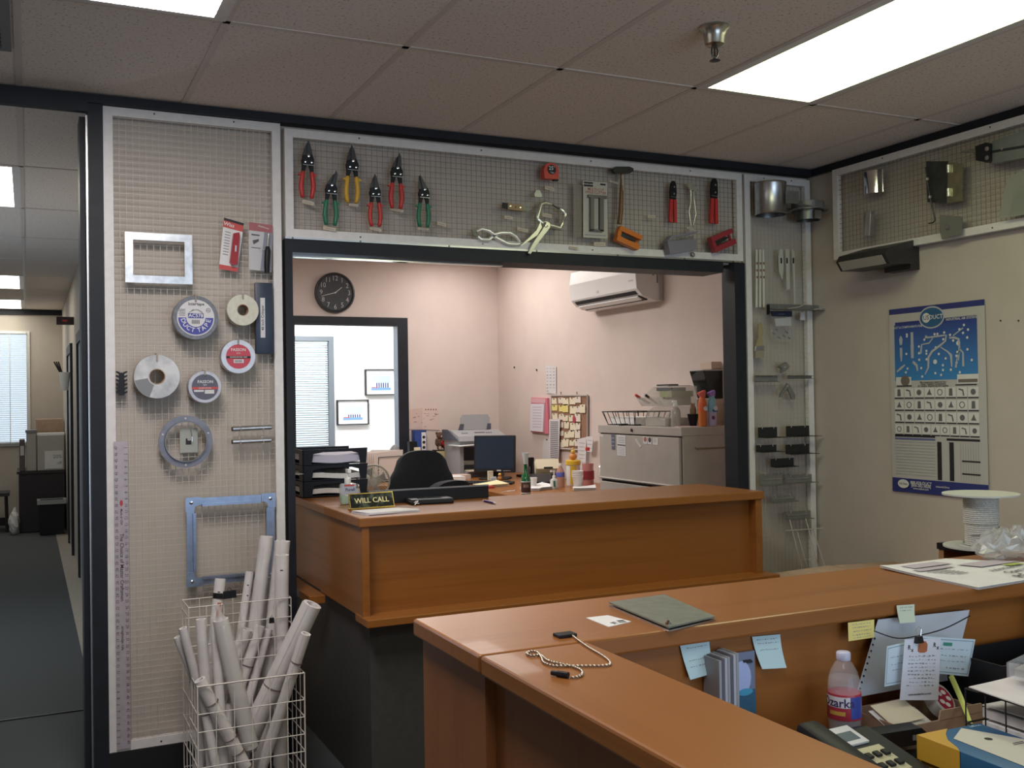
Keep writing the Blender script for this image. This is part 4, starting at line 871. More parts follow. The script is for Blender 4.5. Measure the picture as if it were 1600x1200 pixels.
# tape measure
t, L = wt('tape_measure', 'red tape measure with a black round 25 foot label', 'tape measure', 856, 270, 0.004)
TR = mat('tape_red', (0.62, 0.06, 0.04), 0.4)
B().prism([(-.036, -.036), (.036, -.036), (.040, -.028), (.040, .010), (.030, .030), (.012, .040), (-.012, .040), (-.030, .028), (-.040, .004)], -0.036, 0.0).build('case', TR, t)
B().prism(circ(.023, 24, 0.002, 0.008), -0.0372, -0.036).build('badge', INK, t)
b = B(); b.text("25'", 0.026, TW(0.001, -0.0376, 0.014)); b.text('Tape', 0.010, TW(0.004, -0.0376, -0.006)); b.build('lettering', PAPER, t)
B().box(.018, .042, -0.030, -0.008, -.041, -.034).build('hook', BLACK_PL, t)
t, L = wt('small_charm', 'small clear and grey key charm hanging below the tape measure', 'key charm', 840, 301, 0.006)
B().tube([(0, 0, .035), (.002, -.003, .02), (0, 0, .012)], 0.0012, 6).build('ring', CHROME, t); B().prism([(-.010, .012), (.010, .012), (.020, -.010), (.018, -.022), (-.018, -.022), (-.020, -.010)], -0.006, 0).build('bell', mat('smoky_plastic', (0.20, 0.20, 0.20), 0.15), t)
# wooden handled knife
t, L = wt('sash_knife', 'short knife with brass riveted wooden handle pointing right', 'knife', 804, 324, 0.006); t.rotation_euler = (0, 0.06, 0)
B().box(-.040, .040, -0.012, 0.0, -.015, .015).build('handle', mat('tan_wood', (0.34, 0.22, 0.10), 0.5), t)
B().box(-.066, -.040, -0.010, -0.002, -.013, .013).build('butt', BLACK_PL, t)
B().prism([(.040, .012), (.060, .006), (.088, .004), (.088, -.001), (.062, -.009), (.040, -.013)], -0.008, -0.004).build('blade', DARK_STEEL, t)
for x in (-.027, .027): B().lathe([(0, -0.0135), (.005, -0.013), (.005, -0.012), (0, -0.012)], 12, (x, 0, 0), 'y').build('rivet', CHROME, t, smooth=40)
B().box(-.0015, .0015, -0.0125, -0.012, -.006, .006).build('stamp', INK, t)
# bright hog ring pliers
BRT = mat('bright_chrome', (0.92, 0.92, 0.88), 0.28, 0.55)
t, L = wt('ring_pliers', 'bright chrome pliers lying sideways below the wooden handled knife', 'pliers', 774, 369, 0.010)
for s in (1, -1):
    pt = [L(*q) for q in ([(744, 362), (752, 358), (764, 361), (771, 367), (782, 364), (796, 364), (806, 370), (812, 378)] if s > 0 else [(744, 367), (752, 374), (764, 375), (771, 369), (782, 375), (794, 381), (806, 382), (813, 381)])]
    B().tube([(a, -0.003*s, c) for a, c in pt], [.007, .009, .010, .010, .010, .010, .009, .007], 8).build('handle', BRT, t, smooth=60)
a, c = L(744, 362), L(736, 361); B().prism([L(736, 359), L(747, 359), L(748, 364), L(738, 364)], -0.006, 0.0).build('jaw', DARK_STEEL, t); B().prism([L(738, 366), L(748, 366), L(746, 371), L(740, 369)], -0.006, 0.0).build('jaw', DARK_STEEL, t)
p = L(771, 368); B().lathe([(0, -0.012), (.008, -0.011), (.008, 0.006)], 12, (p[0], 0, p[1]), 'y').build('pivot', DARK_STEEL, t)
# locking C clamp
NICK = mat('nickel_plate', (0.66, 0.66, 0.56), 0.28, 0.75)
t, L = wt('locking_clamp', 'nickel locking C clamp pliers with wide jaws hanging diagonally', 'pliers', 850, 357, 0.014)
def lp(*q): return [L(*a) for a in q]
B().tube([(a, 0, c) for a, c in lp((848, 349), (840, 343), (840, 338), (845, 319), (852, 317), (862, 319))], [.011, .012, .012, .011, .011, .008], 8).build('upper_jaw', NICK, t, smooth=50)
B().tube([(a, 0, c) for a, c in lp((859, 352), (875, 357), (881, 342), (884, 334), (877, 328), (874, 326))], [.012, .012, .011, .011, .012, .008], 8).build('lower_jaw', NICK, t, smooth=50)
B().tube([(a, 0, c) for a, c in lp((862, 319), (868, 323), (874, 326))], .0045, 8).build('jaw_link', DARK_STEEL, t, smooth=50)
B().prism(lp((844, 346), (853, 348), (846, 360), (833, 378), (824, 396), (828, 397), (838, 382), (852, 364), (861, 352), (855, 347)), -0.008, 0.004).build('fixed_handle', NICK, t)
B().prism(lp((843, 347), (837, 360), (826, 371), (813, 383), (812, 385), (826, 376), (838, 368), (845, 356)), -0.012, -0.008).build('lever', NICK, t)
p = L(826, 398); B().tube([(p[0]+.012, 0, p[1]+.018), (p[0], 0, p[1])], .005, 8).build('adjusting_screw', DARK_STEEL, t, smooth=40)
p = L(852, 354); B().lathe([(0, -0.014), (.006, -0.013), (.006, -0.008)], 10, (p[0], 0, p[1]), 'y').build('rivet', CHROME, t)
# hole cutter pack
t, L = wt('hole_cutter_pack', 'carded multi cut hole cutter in clear pack', 'carded tool', 931, 327, 0.006)
P = lp((911, 282), (949, 285), (949, 373), (911, 371)); B().prism(P, -0.001, 0.0008).build('card', mat('card_buff', (0.50, 0.47, 0.39), 0.6), t)
B().prism(q4(P, .03, .40, .02, .10), -0.0014, -0.001).build('black_block', INK, t); B().prism(q4(P, .70, .92, .03, .06), -0.0014, -0.001).build('black_block', INK, t)
b = B(); c = lerp2(P, .06, .05); b.text('ROUGH NECK', 0.010, TW(lerp2(P, .215, .06)[0], -0.0018, lerp2(P, .2, .06)[1])); b.build('white_lettering', PAPER, t, kind='stuff')
b = B(); c = lerp2(P, .52, .145); b.text('MULTI-CUT', 0.018, TW(c[0], -0.0016, c[1])); c = lerp2(P, .52, .20); b.text('HOLE CUTTER', 0.018, TW(c[0], -0.0016, c[1])); b.build('red_lettering', mat('print_brick', (0.36, 0.04, 0.03), 0.5), t)
GM = mat('gunmetal', (0.16, 0.15, 0.14), 0.35, 0.6)
B().prism(q4(P, .16, .92, .25, .30), -0.016, -0.002).build('cutter_head', GM, t)
B().prism(q4(P, .24, .38, .30, .88), -0.018, -0.002).build('cutter_arm', GM, t); B().prism(q4(P, .62, .78, .30, .88), -0.018, -0.002).build('cutter_arm', GM, t)
B().prism(q4(P, .40, .60, .30, .84), -0.006, -0.002).build('slot', mat('slot_grey', (0.40, 0.39, 0.34), 0.5), t); B().prism(q4(P, .24, .78, .86, .89), -0.018, -0.002).build('cutter_foot', GM, t)
B().prism(q4(P, .06, .94, .94, .96), -0.0014, -0.001).build('print_line', GREY_INK, t)
B().prism(q4(P, .10, .90, .22, .92), -0.0030, -0.0027).build('blister', mat('blister_film', (0.95, 0.96, 0.97), 0.06, alpha=0.04, spec=1.0), t)
t, L = wt('clear_sleeve', 'empty narrow clear plastic sleeve left of the hole cutter pack', 'sleeve', 902, 328, 0.004)
B().prism(lp((896, 285), (909, 290), (909, 370), (896, 372)), -0.0012, 0.0).build('film', mat('grey_film', (0.34, 0.31, 0.27), 0.2, alpha=0.45), t)
# setting hammer
t, L = wt('hammer', 'setting hammer with dark flat head and brown wooden handle', 'hammer', 971, 300, 0.018)
B().prism(lp((957, 264), (960, 261), (982, 261), (988, 264), (988, 268), (983, 271), (960, 271), (957, 268)), -0.012, 0.012).build('head', DARK_STEEL, t)
B().tube([(a, 0, c) for a, c in lp((972, 270), (972, 276), (971, 300), (970, 330), (968, 350))], [.008, .008, .011, .012, .012], 10).build('handle', mat('hickory_brown', (0.16, 0.075, 0.025), 0.35), t, smooth=60)
B().tube([(a, -0.001, c) for a, c in lp((972.5, 274), (971.8, 298))], .0095, 10).build('collar_label', mat('collar_pale', (0.40, 0.36, 0.28), 0.4), t, smooth=60)
# hand seamers
def seamer(label, px, py, m, rot, s=1.0, flip=1):
    t, L = wt('hand_seamer', label, 'seamer', px, py, 0.010, group='hand seamers at the bottom of the long panel'); t.rotation_euler = (0, rot, 0); t.scale = (s, s, s)
    B().prism([(-.085, .020), (.085, .016), (.088, .044), (-.080, .050)], -0.045, 0.0).build('upper_jaw', m, t)
    B().prism([(-.085, -.046), (.080, -.052), (.085, -.020), (-.083, -.014)], -0.045, 0.0).build('lower_jaw', m, t)
    B().prism([(-.085*flip, -.020), (-.060*flip, -.016), (-.062*flip, .022), (-.085*flip, .022)], -0.040, -0.004).build('bridge', m, t)
    B().prism([(.070*flip, .018), (.088*flip, .020), (.086*flip, -.030), (.066*flip, -.022)], -0.006, -0.001).build('rear_bridge', m, t)
    B().prism([(-.055*flip, -.012), (.060*flip, .000), (.020*flip, .020), (-.055*flip, .018)], -0.030, -0.006).build('inner_plate', DARK_STEEL, t)
    return t
seamer('orange folded steel hand seamer', 978, 373, mat('seamer_orange', (0.60, 0.17, 0.02), 0.4), 0.30, 0.80)
seamer('red folded steel hand seamer near the right end', 1124, 377, mat('seamer_red', (0.30, 0.03, 0.04), 0.4), -0.42, 0.86)
t, L = wt('hand_seamer', 'grey folded steel hand seamer left of the red one', 'seamer', 1058, 380, 0.010, group='hand seamers at the bottom of the long panel')
SG = mat('seamer_grey', (0.20, 0.19, 0.22), 0.45)
B().prism(lp((1036, 378), (1081, 376), (1081, 392), (1040, 399)), -0.040, 0.0).build('lower_jaw', SG, t)
B().prism(lp((1035, 378), (1042, 370), (1084, 363), (1078, 367), (1044, 374)), -0.045, 0.0).build('upper_jaw', SG, t)
B().prism(lp((1056, 377), (1079, 369), (1076, 376), (1062, 380)), -0.030, -0.008).build('inner_plate', STEEL, t)
t, L = wt('key_ring', 'small dark steel ring on the lower rail', 'ring', 1082, 398, 0.006)
B().tube([(.011*math.cos(a), -0.002, .011*math.sin(a)) for a in [k*math.pi/8 for k in range(16)]], .0022, 6, closed=True).build('ring', DARK_STEEL, t, smooth=60)
# crimping pliers
def crimper(label, px, top, bot):
    t, L = wt('crimping_pliers', label, 'pliers', px, (top+bot)/2, 0.010, group='red handled crimping pliers')
    h = L(px, top)[1]-L(px, bot)[1]; k = h/0.22; t.scale = (k, k, k); t.rotation_euler = (0, 0.04, 0); z = lambda v: .11-v
    B().prism([(-.006, z(.0)), (.006, z(.0)), (.016, z(.014)), (.020, z(.06)), (.017, z(.10)), (-.017, z(.10)), (-.020, z(.06)), (-.016, z(.016))], -0.007, 0.005).build('head', BLACK_PL, t)
    for zz in (z(.032), z(.068)): B().lathe([(0, -0.0095), (.005, -0.009), (.005, -0.007), (0, -0.007)], 10, (.004, 0, zz), 'y').build('pivot', CHROME, t, smooth=40)
    B().box(-.018, .018, -0.0085, -0.0070, z(.087), z(.084)).build('wire', STEEL, t)
    for s in (-1, 1): B().prism([(s*.002, z(.098)), (s*.019, z(.098)), (s*.024, z(.218)), (s*.007, z(.220))], -0.009, 0.006).build('grip', RED, t)
    return t
crimper('left red handled black crimping pliers', 1051, 283, 348); crimper('right red handled black crimping pliers', 1115, 279, 350)
t, L = wt('slim_pliers', 'slim bright chrome pliers between the two red handled pliers', 'pliers', 1081, 320, 0.010)
for s in (1, -1):
    B().tube([(a, 0.002*s, c) for a, c in (lp((1077, 291), (1080, 300), (1080, 315), (1077, 330), (1080, 352)) if s > 0 else lp((1087, 293), (1083, 301), (1085, 318), (1087, 335), (1083, 352)))], [.004, .006, .0045, .0045, .003], 8).build('handle', NICK, t, smooth=60)
B().prism(lp((1073, 288), (1080, 286), (1083, 292), (1089, 293), (1087, 298), (1078, 297)), -0.006, 0.004).build('jaw', NICK, t)

# ================================================================== narrow corner panel
t, L = wt('duct_collar', 'bright galvanised collar cylinder high on the corner panel', 'duct fitting', 1204, 311, 0.075)
r = abs(L(1226, 311)[0]-L(1184, 311)[0])/2*0.92; zt, zb_ = L(1204, 286)[1], L(1204, 336)[1]
B().lathe([(r, zb_), (r*1.03, zb_+.004), (r, zb_+.010), (r, zt-.010), (r*1.03, zt-.006), (r, zt), (r-.002, zt), (r-.002, zb_)], 36, closed=True).build('tube', STEEL, t, smooth=50)
B().box(r*.35, r*1.35, -r*1.1, -r*1.06, -.035, .030).build('bracket', noisy('dull_zinc', (0.27, 0.27, 0.25), (0.21, 0.21, 0.195), 20, 0.4, 0.5), t)
ZINC = MATS['dull_zinc']
t, L = wt('spin_collar', 'dark galvanised take off collar with damper and wing nuts by the corner', 'duct fitting', 1262, 330, 0.10)
r = abs(L(1288, 330)[0]-L(1238, 330)[0])/2*0.8
B().lathe([(r*1.22, 0), (r*1.22, .004), (r, .006), (r*.98, .045), (r*.96, .045), (r*.96, 0)], 36, closed=True).build('flange', ZINC, t, smooth=40)
B().lathe([(r*.72, 0), (r*.72, -.050), (r*.70, -.050), (r*.70, 0)], 32, closed=True).build('collar', noisy('dark_galvanised', (0.22, 0.23, 0.22), (0.16, 0.17, 0.16), 24, 0.35, 0.8), t, smooth=40)
B().box(-r*.25, r*.25, -r*.9, -r*.78, -.050, -.008).build('damper_handle', STEEL, t); B().tube([(-r*1.5, -r*.8, .018), (-r*.6, -r*.9, .010), (0, -r*.9, .005)], .004, 6).build('damper_rod', ZINC, t)
B().tube([(-r*1.2, 0.075, .02), (r*0.2, 0.0, .004)], .004, 6).build('hook', ZINC, t)
for k, px in enumerate((1182, 1187.5, 1192.5)):
    t, L = wt('plastic_strip', ('left', 'middle', 'right')[k]+' of three long white strips on the corner panel', 'strip', px, 436, 0.006, group='white strips on the corner panel')
    a, c = L(px, 390), L(px+(1.0 if k == 2 else 0), 480); B().prism([(a[0]-.006, a[1]), (a[0]+.006, a[1]), (c[0]+.007, c[1]), (c[0]-.007, c[1])], -0.002, 0).build('strip', mat('strip_white', (0.62, 0.61, 0.52), 0.5), t)
    for v in (.22, .34, .46): zz = a[1]+(c[1]-a[1])*v; B().box(a[0]-.006, a[0]+.006, -0.0024, -0.002, zz-.012, zz).build('print', mat('strip_brown', (0.25, 0.13, 0.08), 0.6), t)
for k, (pts, lab) in enumerate((([(1218, 389), (1223, 390), (1224, 420), (1222, 438), (1217, 425), (1216, 400)], 'short saw blade pack, leftmost of the blades'), ([(1227, 389), (1233, 390), (1234, 452), (1229, 453)], 'second of the hanging saw blades'), ([(1237, 389), (1241, 394), (1243, 476), (1241, 476)], 'longest of the hanging saw blades'))):
    t, L = wt('saw_blade', lab, 'saw blade', pts[0][0], pts[0][1], 0.008, group='saw blades on the corner panel')
    B().prism(lp(*pts), -0.002, 0).build('blade', mat('blade_pale', (0.52, 0.51, 0.44), 0.4), t)
    a = L(pts[0][0]+2, pts[0][1]+14); B().box(a[0]-.004, a[0]+.006, -0.0026, -0.002, a[1]-.03, a[1]).build('print', INK, t)
t, L = wt('shelf_rail', 'long grey metal rail with two wire prongs sticking out past the corner panel', 'rail', 1245, 480, 0.03)
a, c = L(1199, 478), L(1290, 478); B().box(a[0], c[0], -0.002, 0.0, -.016, .014).build('web', ZINC, t); B().box(a[0], c[0]+.01, -0.05, 0.0, -.018, -.016).build('flange', ZINC, t); B().box(a[0]-.006, a[0], -0.02, 0.0, -.045, .008).build('end', BLACK_PL, t)
for px in (1243, 1283):
    p = L(px, 480); B().tube([(p[0]-.06, -.010, -.010), (p[0]-.02, -.05, -.004), (p[0], -.075, .012), (p[0]+.012, -.085, .014)], .0022, 6).build('prong', WIRE_WHITE, t, smooth=60)
t, L = wt('hardware_bag', 'clear bag of parts with navy header card on the corner panel', 'bag', 1221, 505, 0.012)
B().prism(lp((1203, 486), (1237, 486), (1237, 495), (1206, 494)), -0.003, 0).build('header_card', mat('header_navy', (0.02, 0.025, 0.06), 0.5), t)
b = B(); c = L(1221, 491); b.text('SHEET METAL', 0.008, TW(c[0], -0.0034, c[1])); b.build('lettering', mat('print_steel_blue', (0.20, 0.25, 0.40), 0.6), t)
B().prism(lp((1203, 495), (1237, 495), (1239, 528), (1226, 534), (1205, 531), (1201, 520)), -0.010, -0.0090).build('film', FILM, t)
B().prism(lp((1209, 498), (1234, 496), (1236, 509), (1211, 510)), -0.006, -0.004).build('inner_label', LBLW, t)
for (u_, v_) in ((1208, 520), (1216, 526), (1224, 524), (1232, 527), (1228, 518), (1212, 514)):
    p = L(u_, v_); B().tube([(p[0]-.008, -.006, p[1]), (p[0]+.008, -.006, p[1]-.008)], .004, 6).build('screw', ZINC, t)
t, L = wt('hang_tag', 'small white tag hanging under the grey rail', 'tag', 1254, 495, 0.012); B().prism(lp((1251, 488), (1257, 488), (1258, 500), (1250, 500)), -0.001, 0).build('tag', LBLW, t)
t, L = wt('paint_brush', 'flat brush with pale wooden handle, lower left on the corner panel', 'brush', 1186, 535, 0.010)
B().prism(lp((1184, 506), (1189, 504), (1191, 515), (1190, 530), (1192, 541), (1180, 541), (1184, 528)), -0.008, 0).build('handle', mat('birch', (0.34, 0.27, 0.15), 0.5), t)
B().prism(lp((1180, 541), (1192, 540), (1192, 548), (1179, 548)), -0.012, 0.002).build('ferrule', STEEL, t); B().prism(lp((1179, 548), (1192, 548), (1192, 559), (1179, 560)), -0.011, 0.001).build('bristles', mat('bristle_tan', (0.30, 0.25, 0.18), 0.8), t)
t, L = wt('spring_clip', 'small bent grey metal clip above the long grey strip', 'clip', 1222, 574, 0.010); B().prism(lp((1214, 573), (1225, 566), (1230, 572), (1228, 577), (1218, 583), (1219, 576)), -0.02, 0).build('clip', ZINC, t); p = L(1223, 574); B().lathe([(0, -.0215), (.006, -.021), (.006, -.02)], 8, (p[0], 0, p[1]), 'y').build('rivet', CHROME, t)
for lab, a, c, m in (('left grey channel strip on hooks', (1179, 587), (1215, 596), ZINC), ('right grey channel strip on hooks', (1230, 587), (1268, 591), ZINC)):
    t, L = wt('channel_strip', lab, 'metal strip', (a[0]+c[0])/2, (a[1]+c[1])/2, 0.02, group='grey strips on hooks'); p, q = L(*a), L(*c)
    B().box(p[0], q[0], -0.002, 0, q[1], p[1]).build('web', m, t); B().box(p[0], q[0], -0.015, 0, p[1]-.002, p[1]).build('lip', DARK_STEEL, t); B().box(p[0], q[0], -0.02, 0, q[1]-.002, q[1]).build('lip', DARK_STEEL, t)
    for f_ in (.2, .8): B().tube([(p[0]+(q[0]-p[0])*f_, .02, p[1]+.006), (p[0]+(q[0]-p[0])*f_, -.006, p[1]+.003), (p[0]+(q[0]-p[0])*f_, -.006, p[1]-.006)], .0015, 5).build('hook', WIRE_WHITE, t)
t, L = wt('v_bracket', 'grey V shaped metal bracket hanging from its tip', 'bracket', 1228, 610, 0.012)
B().prism(lp((1228, 599), (1232, 602), (1241, 618), (1240, 624), (1236, 624), (1228, 606)), -0.012, 0).build('arm', ZINC, t); B().prism(lp((1228, 599), (1228, 606), (1219, 620), (1216, 621), (1218, 614)), -0.014, -0.002).build('arm', ZINC, t)
p = L(1228, 603); B().lathe([(0, -.0165), (.006, -.016), (.006, -.012)], 8, (p[0], 0, p[1]), 'y').build('rivet', CHROME, t)
PLB = noisy('blackened_plate', (0.025, 0.027, 0.025), (0.018, 0.020, 0.018), 20, 0.45, 0.3)
for lab, a, c, m, lip in (('upper left black angle plate on the corner panel', (1184, 668), (1214, 682), PLB, 10), ('upper right black angle plate on the corner panel', (1228, 666), (1264, 680), PLB, 9), ('middle left black angle plate on the corner panel', (1181, 696), (1213, 704), PLB, 5), ('middle right black angle plate on the corner panel', (1227, 695), (1264, 707), PLB, 6), ('lowest black plate, centred between the others', (1204, 717), (1240, 727), PLB, 0),
        ('left grey folded tray bracket', (1188, 741), (1222, 756), ZINC, 4), ('right grey folded tray bracket', (1226, 743), (1268, 752), ZINC, 3), ('narrow grey angle below the two tray brackets', (1203, 776), (1242, 781), ZINC, 0), ('lowest grey channel on the corner panel', (1227, 800), (1266, 808), ZINC, 0)):
    t, L = wt('angle_plate', lab, 'metal plate', (a[0]+c[0])/2, (a[1]+c[1])/2, 0.02, group='folded metal samples on the corner panel'); p, q = L(*a), L(*c)
    B().box(p[0], q[0], -0.002, 0, q[1], p[1]).build('plate', m, t)
    d = 0.035 if m is ZINC else 0.045
    B().add([(p[0], -.001, q[1]), (q[0], -.001, q[1]), (q[0]+.006*lip, -d, q[1]-.003), (p[0]+.002*lip, -d, q[1]-.003), (p[0], -.001, q[1]-.002), (q[0], -.001, q[1]-.002), (q[0]+.006*lip, -d, q[1]-.005), (p[0]+.002*lip, -d, q[1]-.005)], [(0, 1, 2, 3), (7, 6, 5, 4), (3, 2, 6, 7), (0, 4, 5, 1), (1, 5, 6, 2), (0, 3, 7, 4)]).build('flange', m, t)
    if m is ZINC: B().box(p[0]+.01, q[0]-.01, -0.006, -0.002, (p[1]+q[1])/2-.003, (p[1]+q[1])/2+.003).build('rib', STEEL, t)
    for f_ in (.2, .8): x = p[0]+(q[0]-p[0])*f_; B().tube([(x, .02, p[1]+.006), (x, -.006, p[1]+.002), (x, -.006, p[1]-.008)], .0018, 5).build('hook', WIRE_WHITE, t)
# white wire rack leaning in the corner
t, L = wt('wire_stand', 'white wire literature stand leaning in the corner below the panel', 'wire rack', 1255, 850, 0.10)
def wl(a, c, y0=0.0, y1=0.0): p, q = L(*a), L(*c); return [(p[0], y0, p[1]), (q[0], y1, q[1])]
for a, c in (((1234, 812), (1245, 895)), ((1245, 828), (1254, 893)), ((1259, 810), (1271, 895)), ((1271, 828), (1281, 892))): B().tube(wl(a, c, 0, -.05), .0028, 6).build('wire', WIRE_WHITE, t)
for a, c in (((1226, 829), (1282, 825)), ((1243, 875), (1268, 873))): B().tube(wl(a, c, -.012, -.012), .0028, 6).build('cross_wire', WIRE_WHITE, t)

# ================================================================== right wall
t, L = st('sheet_sleeve', 'bright curved galvanised sleeve at the upper left of the right wall panel', 'duct fitting', 1362, 285, 0.03)
p, q = L(1347, 272), L(1377, 299); w_ = (q[0]-p[0])
B().sheet(lambda u, v: (p[0]+w_*u, 0.03-0.055*math.sin(math.pi*(0.15+0.75*u)), q[1]+(p[1]-q[1])*v), 14, 1, (0.0, 0.002, 0)).build('sleeve', CHROME, t, smooth=40)
B().box(q[0]-.012, q[0]-.002, -0.012, 0.02, q[1], p[1]).build('edge', STEEL, t)
t, L = st('sheet_clip', 'narrow bright folded clip below the curved sleeve', 'duct fitting', 1360, 350, 0.02)
B().prism(lp((1355, 331), (1367, 331), (1365, 369), (1353, 369)), -0.02, 0.0).build('clip', STEEL, t); B().prism(lp((1358, 332), (1365, 332), (1363, 368), (1356, 368)), -0.022, -0.02).build('face', CHROME, t)
t, L = st('hinge_plate', 'large dark and yellowish zinc hinge plate on the right wall panel', 'hinge', 1477, 285, 0.02)
B().prism(lp((1448, 252), (1482, 252), (1482, 318), (1450, 316)), -0.004, 0).build('dark_leaf', noisy('oiled_steel', (0.10, 0.105, 0.10), (0.07, 0.075, 0.07), 16, 0.35, 0.7), t)
B().prism(lp((1483, 253), (1505, 256), (1504, 314), (1481, 318)), -0.006, 0).build('yellow_leaf', noisy('yellow_zinc', (0.52, 0.50, 0.30), (0.38, 0.37, 0.24), 20, 0.28, 0.9), t)
for py in (264, 301): p = L(1485, py); B().tube([(p[0], -.012, p[1]+.018), (p[0], -.012, p[1]-.018)], .009, 10).build('knuckle', NICK, t, smooth=40)
t, L = st('latch_rod', 'thin steel rod with a hooked lower end beside the hinge plate', 'rod', 1452, 300, 0.032)
B().tube([(a, -0.004, c) for a, c in lp((1447, 262), (1450, 282), (1454, 308), (1460, 334), (1462, 344), (1459, 348), (1452, 349))], .0035, 8).build('rod', DARK_STEEL, t, smooth=50)
for py, px in ((280, 1450), (308, 1454)): p = L(px, py); B().lathe([(0, -.006), (.008, -.006), (.008, .006), (0, .006)], 8, (p[0], -.004, p[1]), 'z').build('nut', CHROME, t)
t, L = st('parts_bag', 'small smoky plastic bag of parts under the hinge plate', 'bag', 1475, 355, 0.02)
B().prism(lp((1471, 336), (1504, 338), (1504, 366), (1474, 374), (1471, 360)), -0.012, 0).build('bag', mat('smoky_film', (0.20, 0.20, 0.17), 0.15, alpha=0.75), t); p = L(1485, 354); B().lathe([(0, -.008), (.012, -.008), (.012, .008), (0, .008)], 8, (p[0], -.016, p[1]), 'y').build('part', CHROME, t)
t, L = st('spring_latch', 'long grey steel latch bar with black end and rod at the top right', 'latch', 1570, 232, 0.03)
B().prism(lp((1557, 222), (1620, 200), (1620, 245), (1557, 257)), -0.03, 0).build('housing', noisy('grey_zinc', (0.26, 0.28, 0.27), (0.21, 0.23, 0.22), 14, 0.4, 0.7), t)
B().prism(lp((1558, 236), (1620, 226), (1620, 230), (1558, 240)), -0.032, -0.03).build('slot', INK, t)
B().prism(lp((1535, 230), (1552, 224), (1558, 226), (1558, 253), (1550, 255), (1536, 252)), -0.045, 0.0).build('end_block', BLACK_PL, t)
B().tube([(a, -0.015, c) for a, c in lp((1505, 238), (1520, 236), (1536, 240))], [.004, .008, .009], 8).build('plunger', ZINC, t, smooth=50)
for py in (234, 248): p = L(1554, py); B().lathe([(0, -.05), (.010, -.049), (.010, -.04), (0, -.04)], 10, (p[0], 0, p[1]), 'y').build('roller', STEEL, t, smooth=40)
p = L(1574, 234); B().lathe([(0, -.037), (.006, -.036), (.006, -.03)], 8, (p[0], 0, p[1]), 'y').build('screw', CHROME, t)
t, L = st('clear_parts_bag', 'clear bag holding a bright fitting cut off by the right edge', 'bag', 1590, 305, 0.02)
B().prism(lp((1578, 280), (1600, 268), (1630, 262), (1632, 332), (1580, 340), (1566, 342)), -0.020, -0.019).build('film', mat('greenish_film', (0.34, 0.36, 0.30), 0.12, alpha=0.55), t); B().tube([(a, -0.012, c) for a, c in lp((1596, 285), (1597, 306))], .003, 6).build('stem', CHROME, t); B().prism(lp((1590, 300), (1620, 300), (1620, 332), (1580, 336)), -0.015, -0.004).build('fitting', ZINC, t)
# flood light
t, L = st('flood_light', 'black wedge shaped wall light fixture below the right wall panel', 'wall light', 1402, 400, 0.0, X0=XR)
p, q = L(1395, 385), L(1432, 425)
HS = noisy('dark_housing', (0.030, 0.027, 0.024), (0.022, 0.020, 0.018), 18, 0.4)
B().box(p[0], q[0]+0.02, -0.06, 0.0, q[1]+.01, min(p[1]-.005, 2.212-t.location.z)).build('back_box', HS, t)
# housing: long wedge along the wall (local x) projecting into the room (local -y)
xa, xb = -0.175, 0.150
sec = [(-0.05, 0.055), (-0.215, 0.010), (-0.235, -0.020), (-0.205, -0.065), (-0.050, -0.060)]
B().prism(sec, xa, xb, 'yz').build('housing', HS, t)
B().add([(xa+.02, -0.2365, -0.022), (xb-.02, -0.2365, -0.022), (xb-.02, -0.2090, -0.062), (xa+.02, -0.2090, -0.062), (xa+.02, -0.2385, -0.024), (xb-.02, -0.2385, -0.024), (xb-.02, -0.2110, -0.064), (xa+.02, -0.2110, -0.064)], [(0, 1, 2, 3), (4, 7, 6, 5), (0, 4, 5, 1), (1, 5, 6, 2), (2, 6, 7, 3), (3, 7, 4, 0)]).build('glass', mat('lamp_glass', (0.34, 0.31, 0.27), 0.2), t)
# wall poster
t, L = st('duct_poster', 'blue and white duct parts wall poster with a navy bottom band', 'poster', 1464, 630, 0.004, X0=XR)
TL, TR_, BR, BL = L(1390, 484), L(1539, 471), L(1533, 782), L(1389, 766)
W0, W1 = TL[0], TR_[0]; Zt = TL[1]; Zb = (BL[1]+L(1389, 766)[1])/2
def poster(u, v, d=0.0): return (W0+(W1-W0)*u, -0.003-d-0.012*max(0, v-.8)*5*max(0, v-.8), Zt+(Zb-Zt)*v)
def pq(b, u0, u1, v0, v1, d):
    n = 4 if v1 > .8 else 1
    for k in range(n):
        a, c = v0+(v1-v0)*k/n, v0+(v1-v0)*(k+1)/n
        b.add([poster(u0, a, d), poster(u1, a, d), poster(u1, c, d), poster(u0, c, d)], [(0, 1, 2, 3)])
B().sheet(lambda u, v: poster(u, v, 0), 2, 20, (0, 0.001, 0)).build('sheet', mat('poster_grey', (0.48, 0.46, 0.43), 0.5), t)
PNV = mat('poster_navy', (0.025, 0.035, 0.17), 0.4)
b = B(); pq(b, 0, 1, 0, 0.030, .0006); pq(b, 0, 1, .925, 1.0, .0006); pq(b, .065, .925, .075, .10, .0006); b.build('navy_bands', PNV, t, kind='stuff')
m = mat('poster_blue', (0.02, 0.12, 0.34), 0.4); nt = m.node_tree
tc = nt.nodes.new('ShaderNodeTexCoord'); sp_ = nt.nodes.new('ShaderNodeSeparateXYZ'); rp = nt.nodes.new('ShaderNodeValToRGB')
rp.color_ramp.elements[0].color = (0.03, 0.22, 0.50, 1); rp.color_ramp.elements[1].color = (0.025, 0.05, 0.24, 1)
nt.links.new(tc.outputs['Generated'], sp_.inputs[0]); nt.links.new(sp_.outputs['Z'], rp.inputs[0]); nt.links.new(rp.outputs[0], nt.nodes['Principled BSDF'].inputs['Base Color'])
b = B(); pq(b, .055, .925, .09, .395, .0008); b.build('blue_field', m, t)
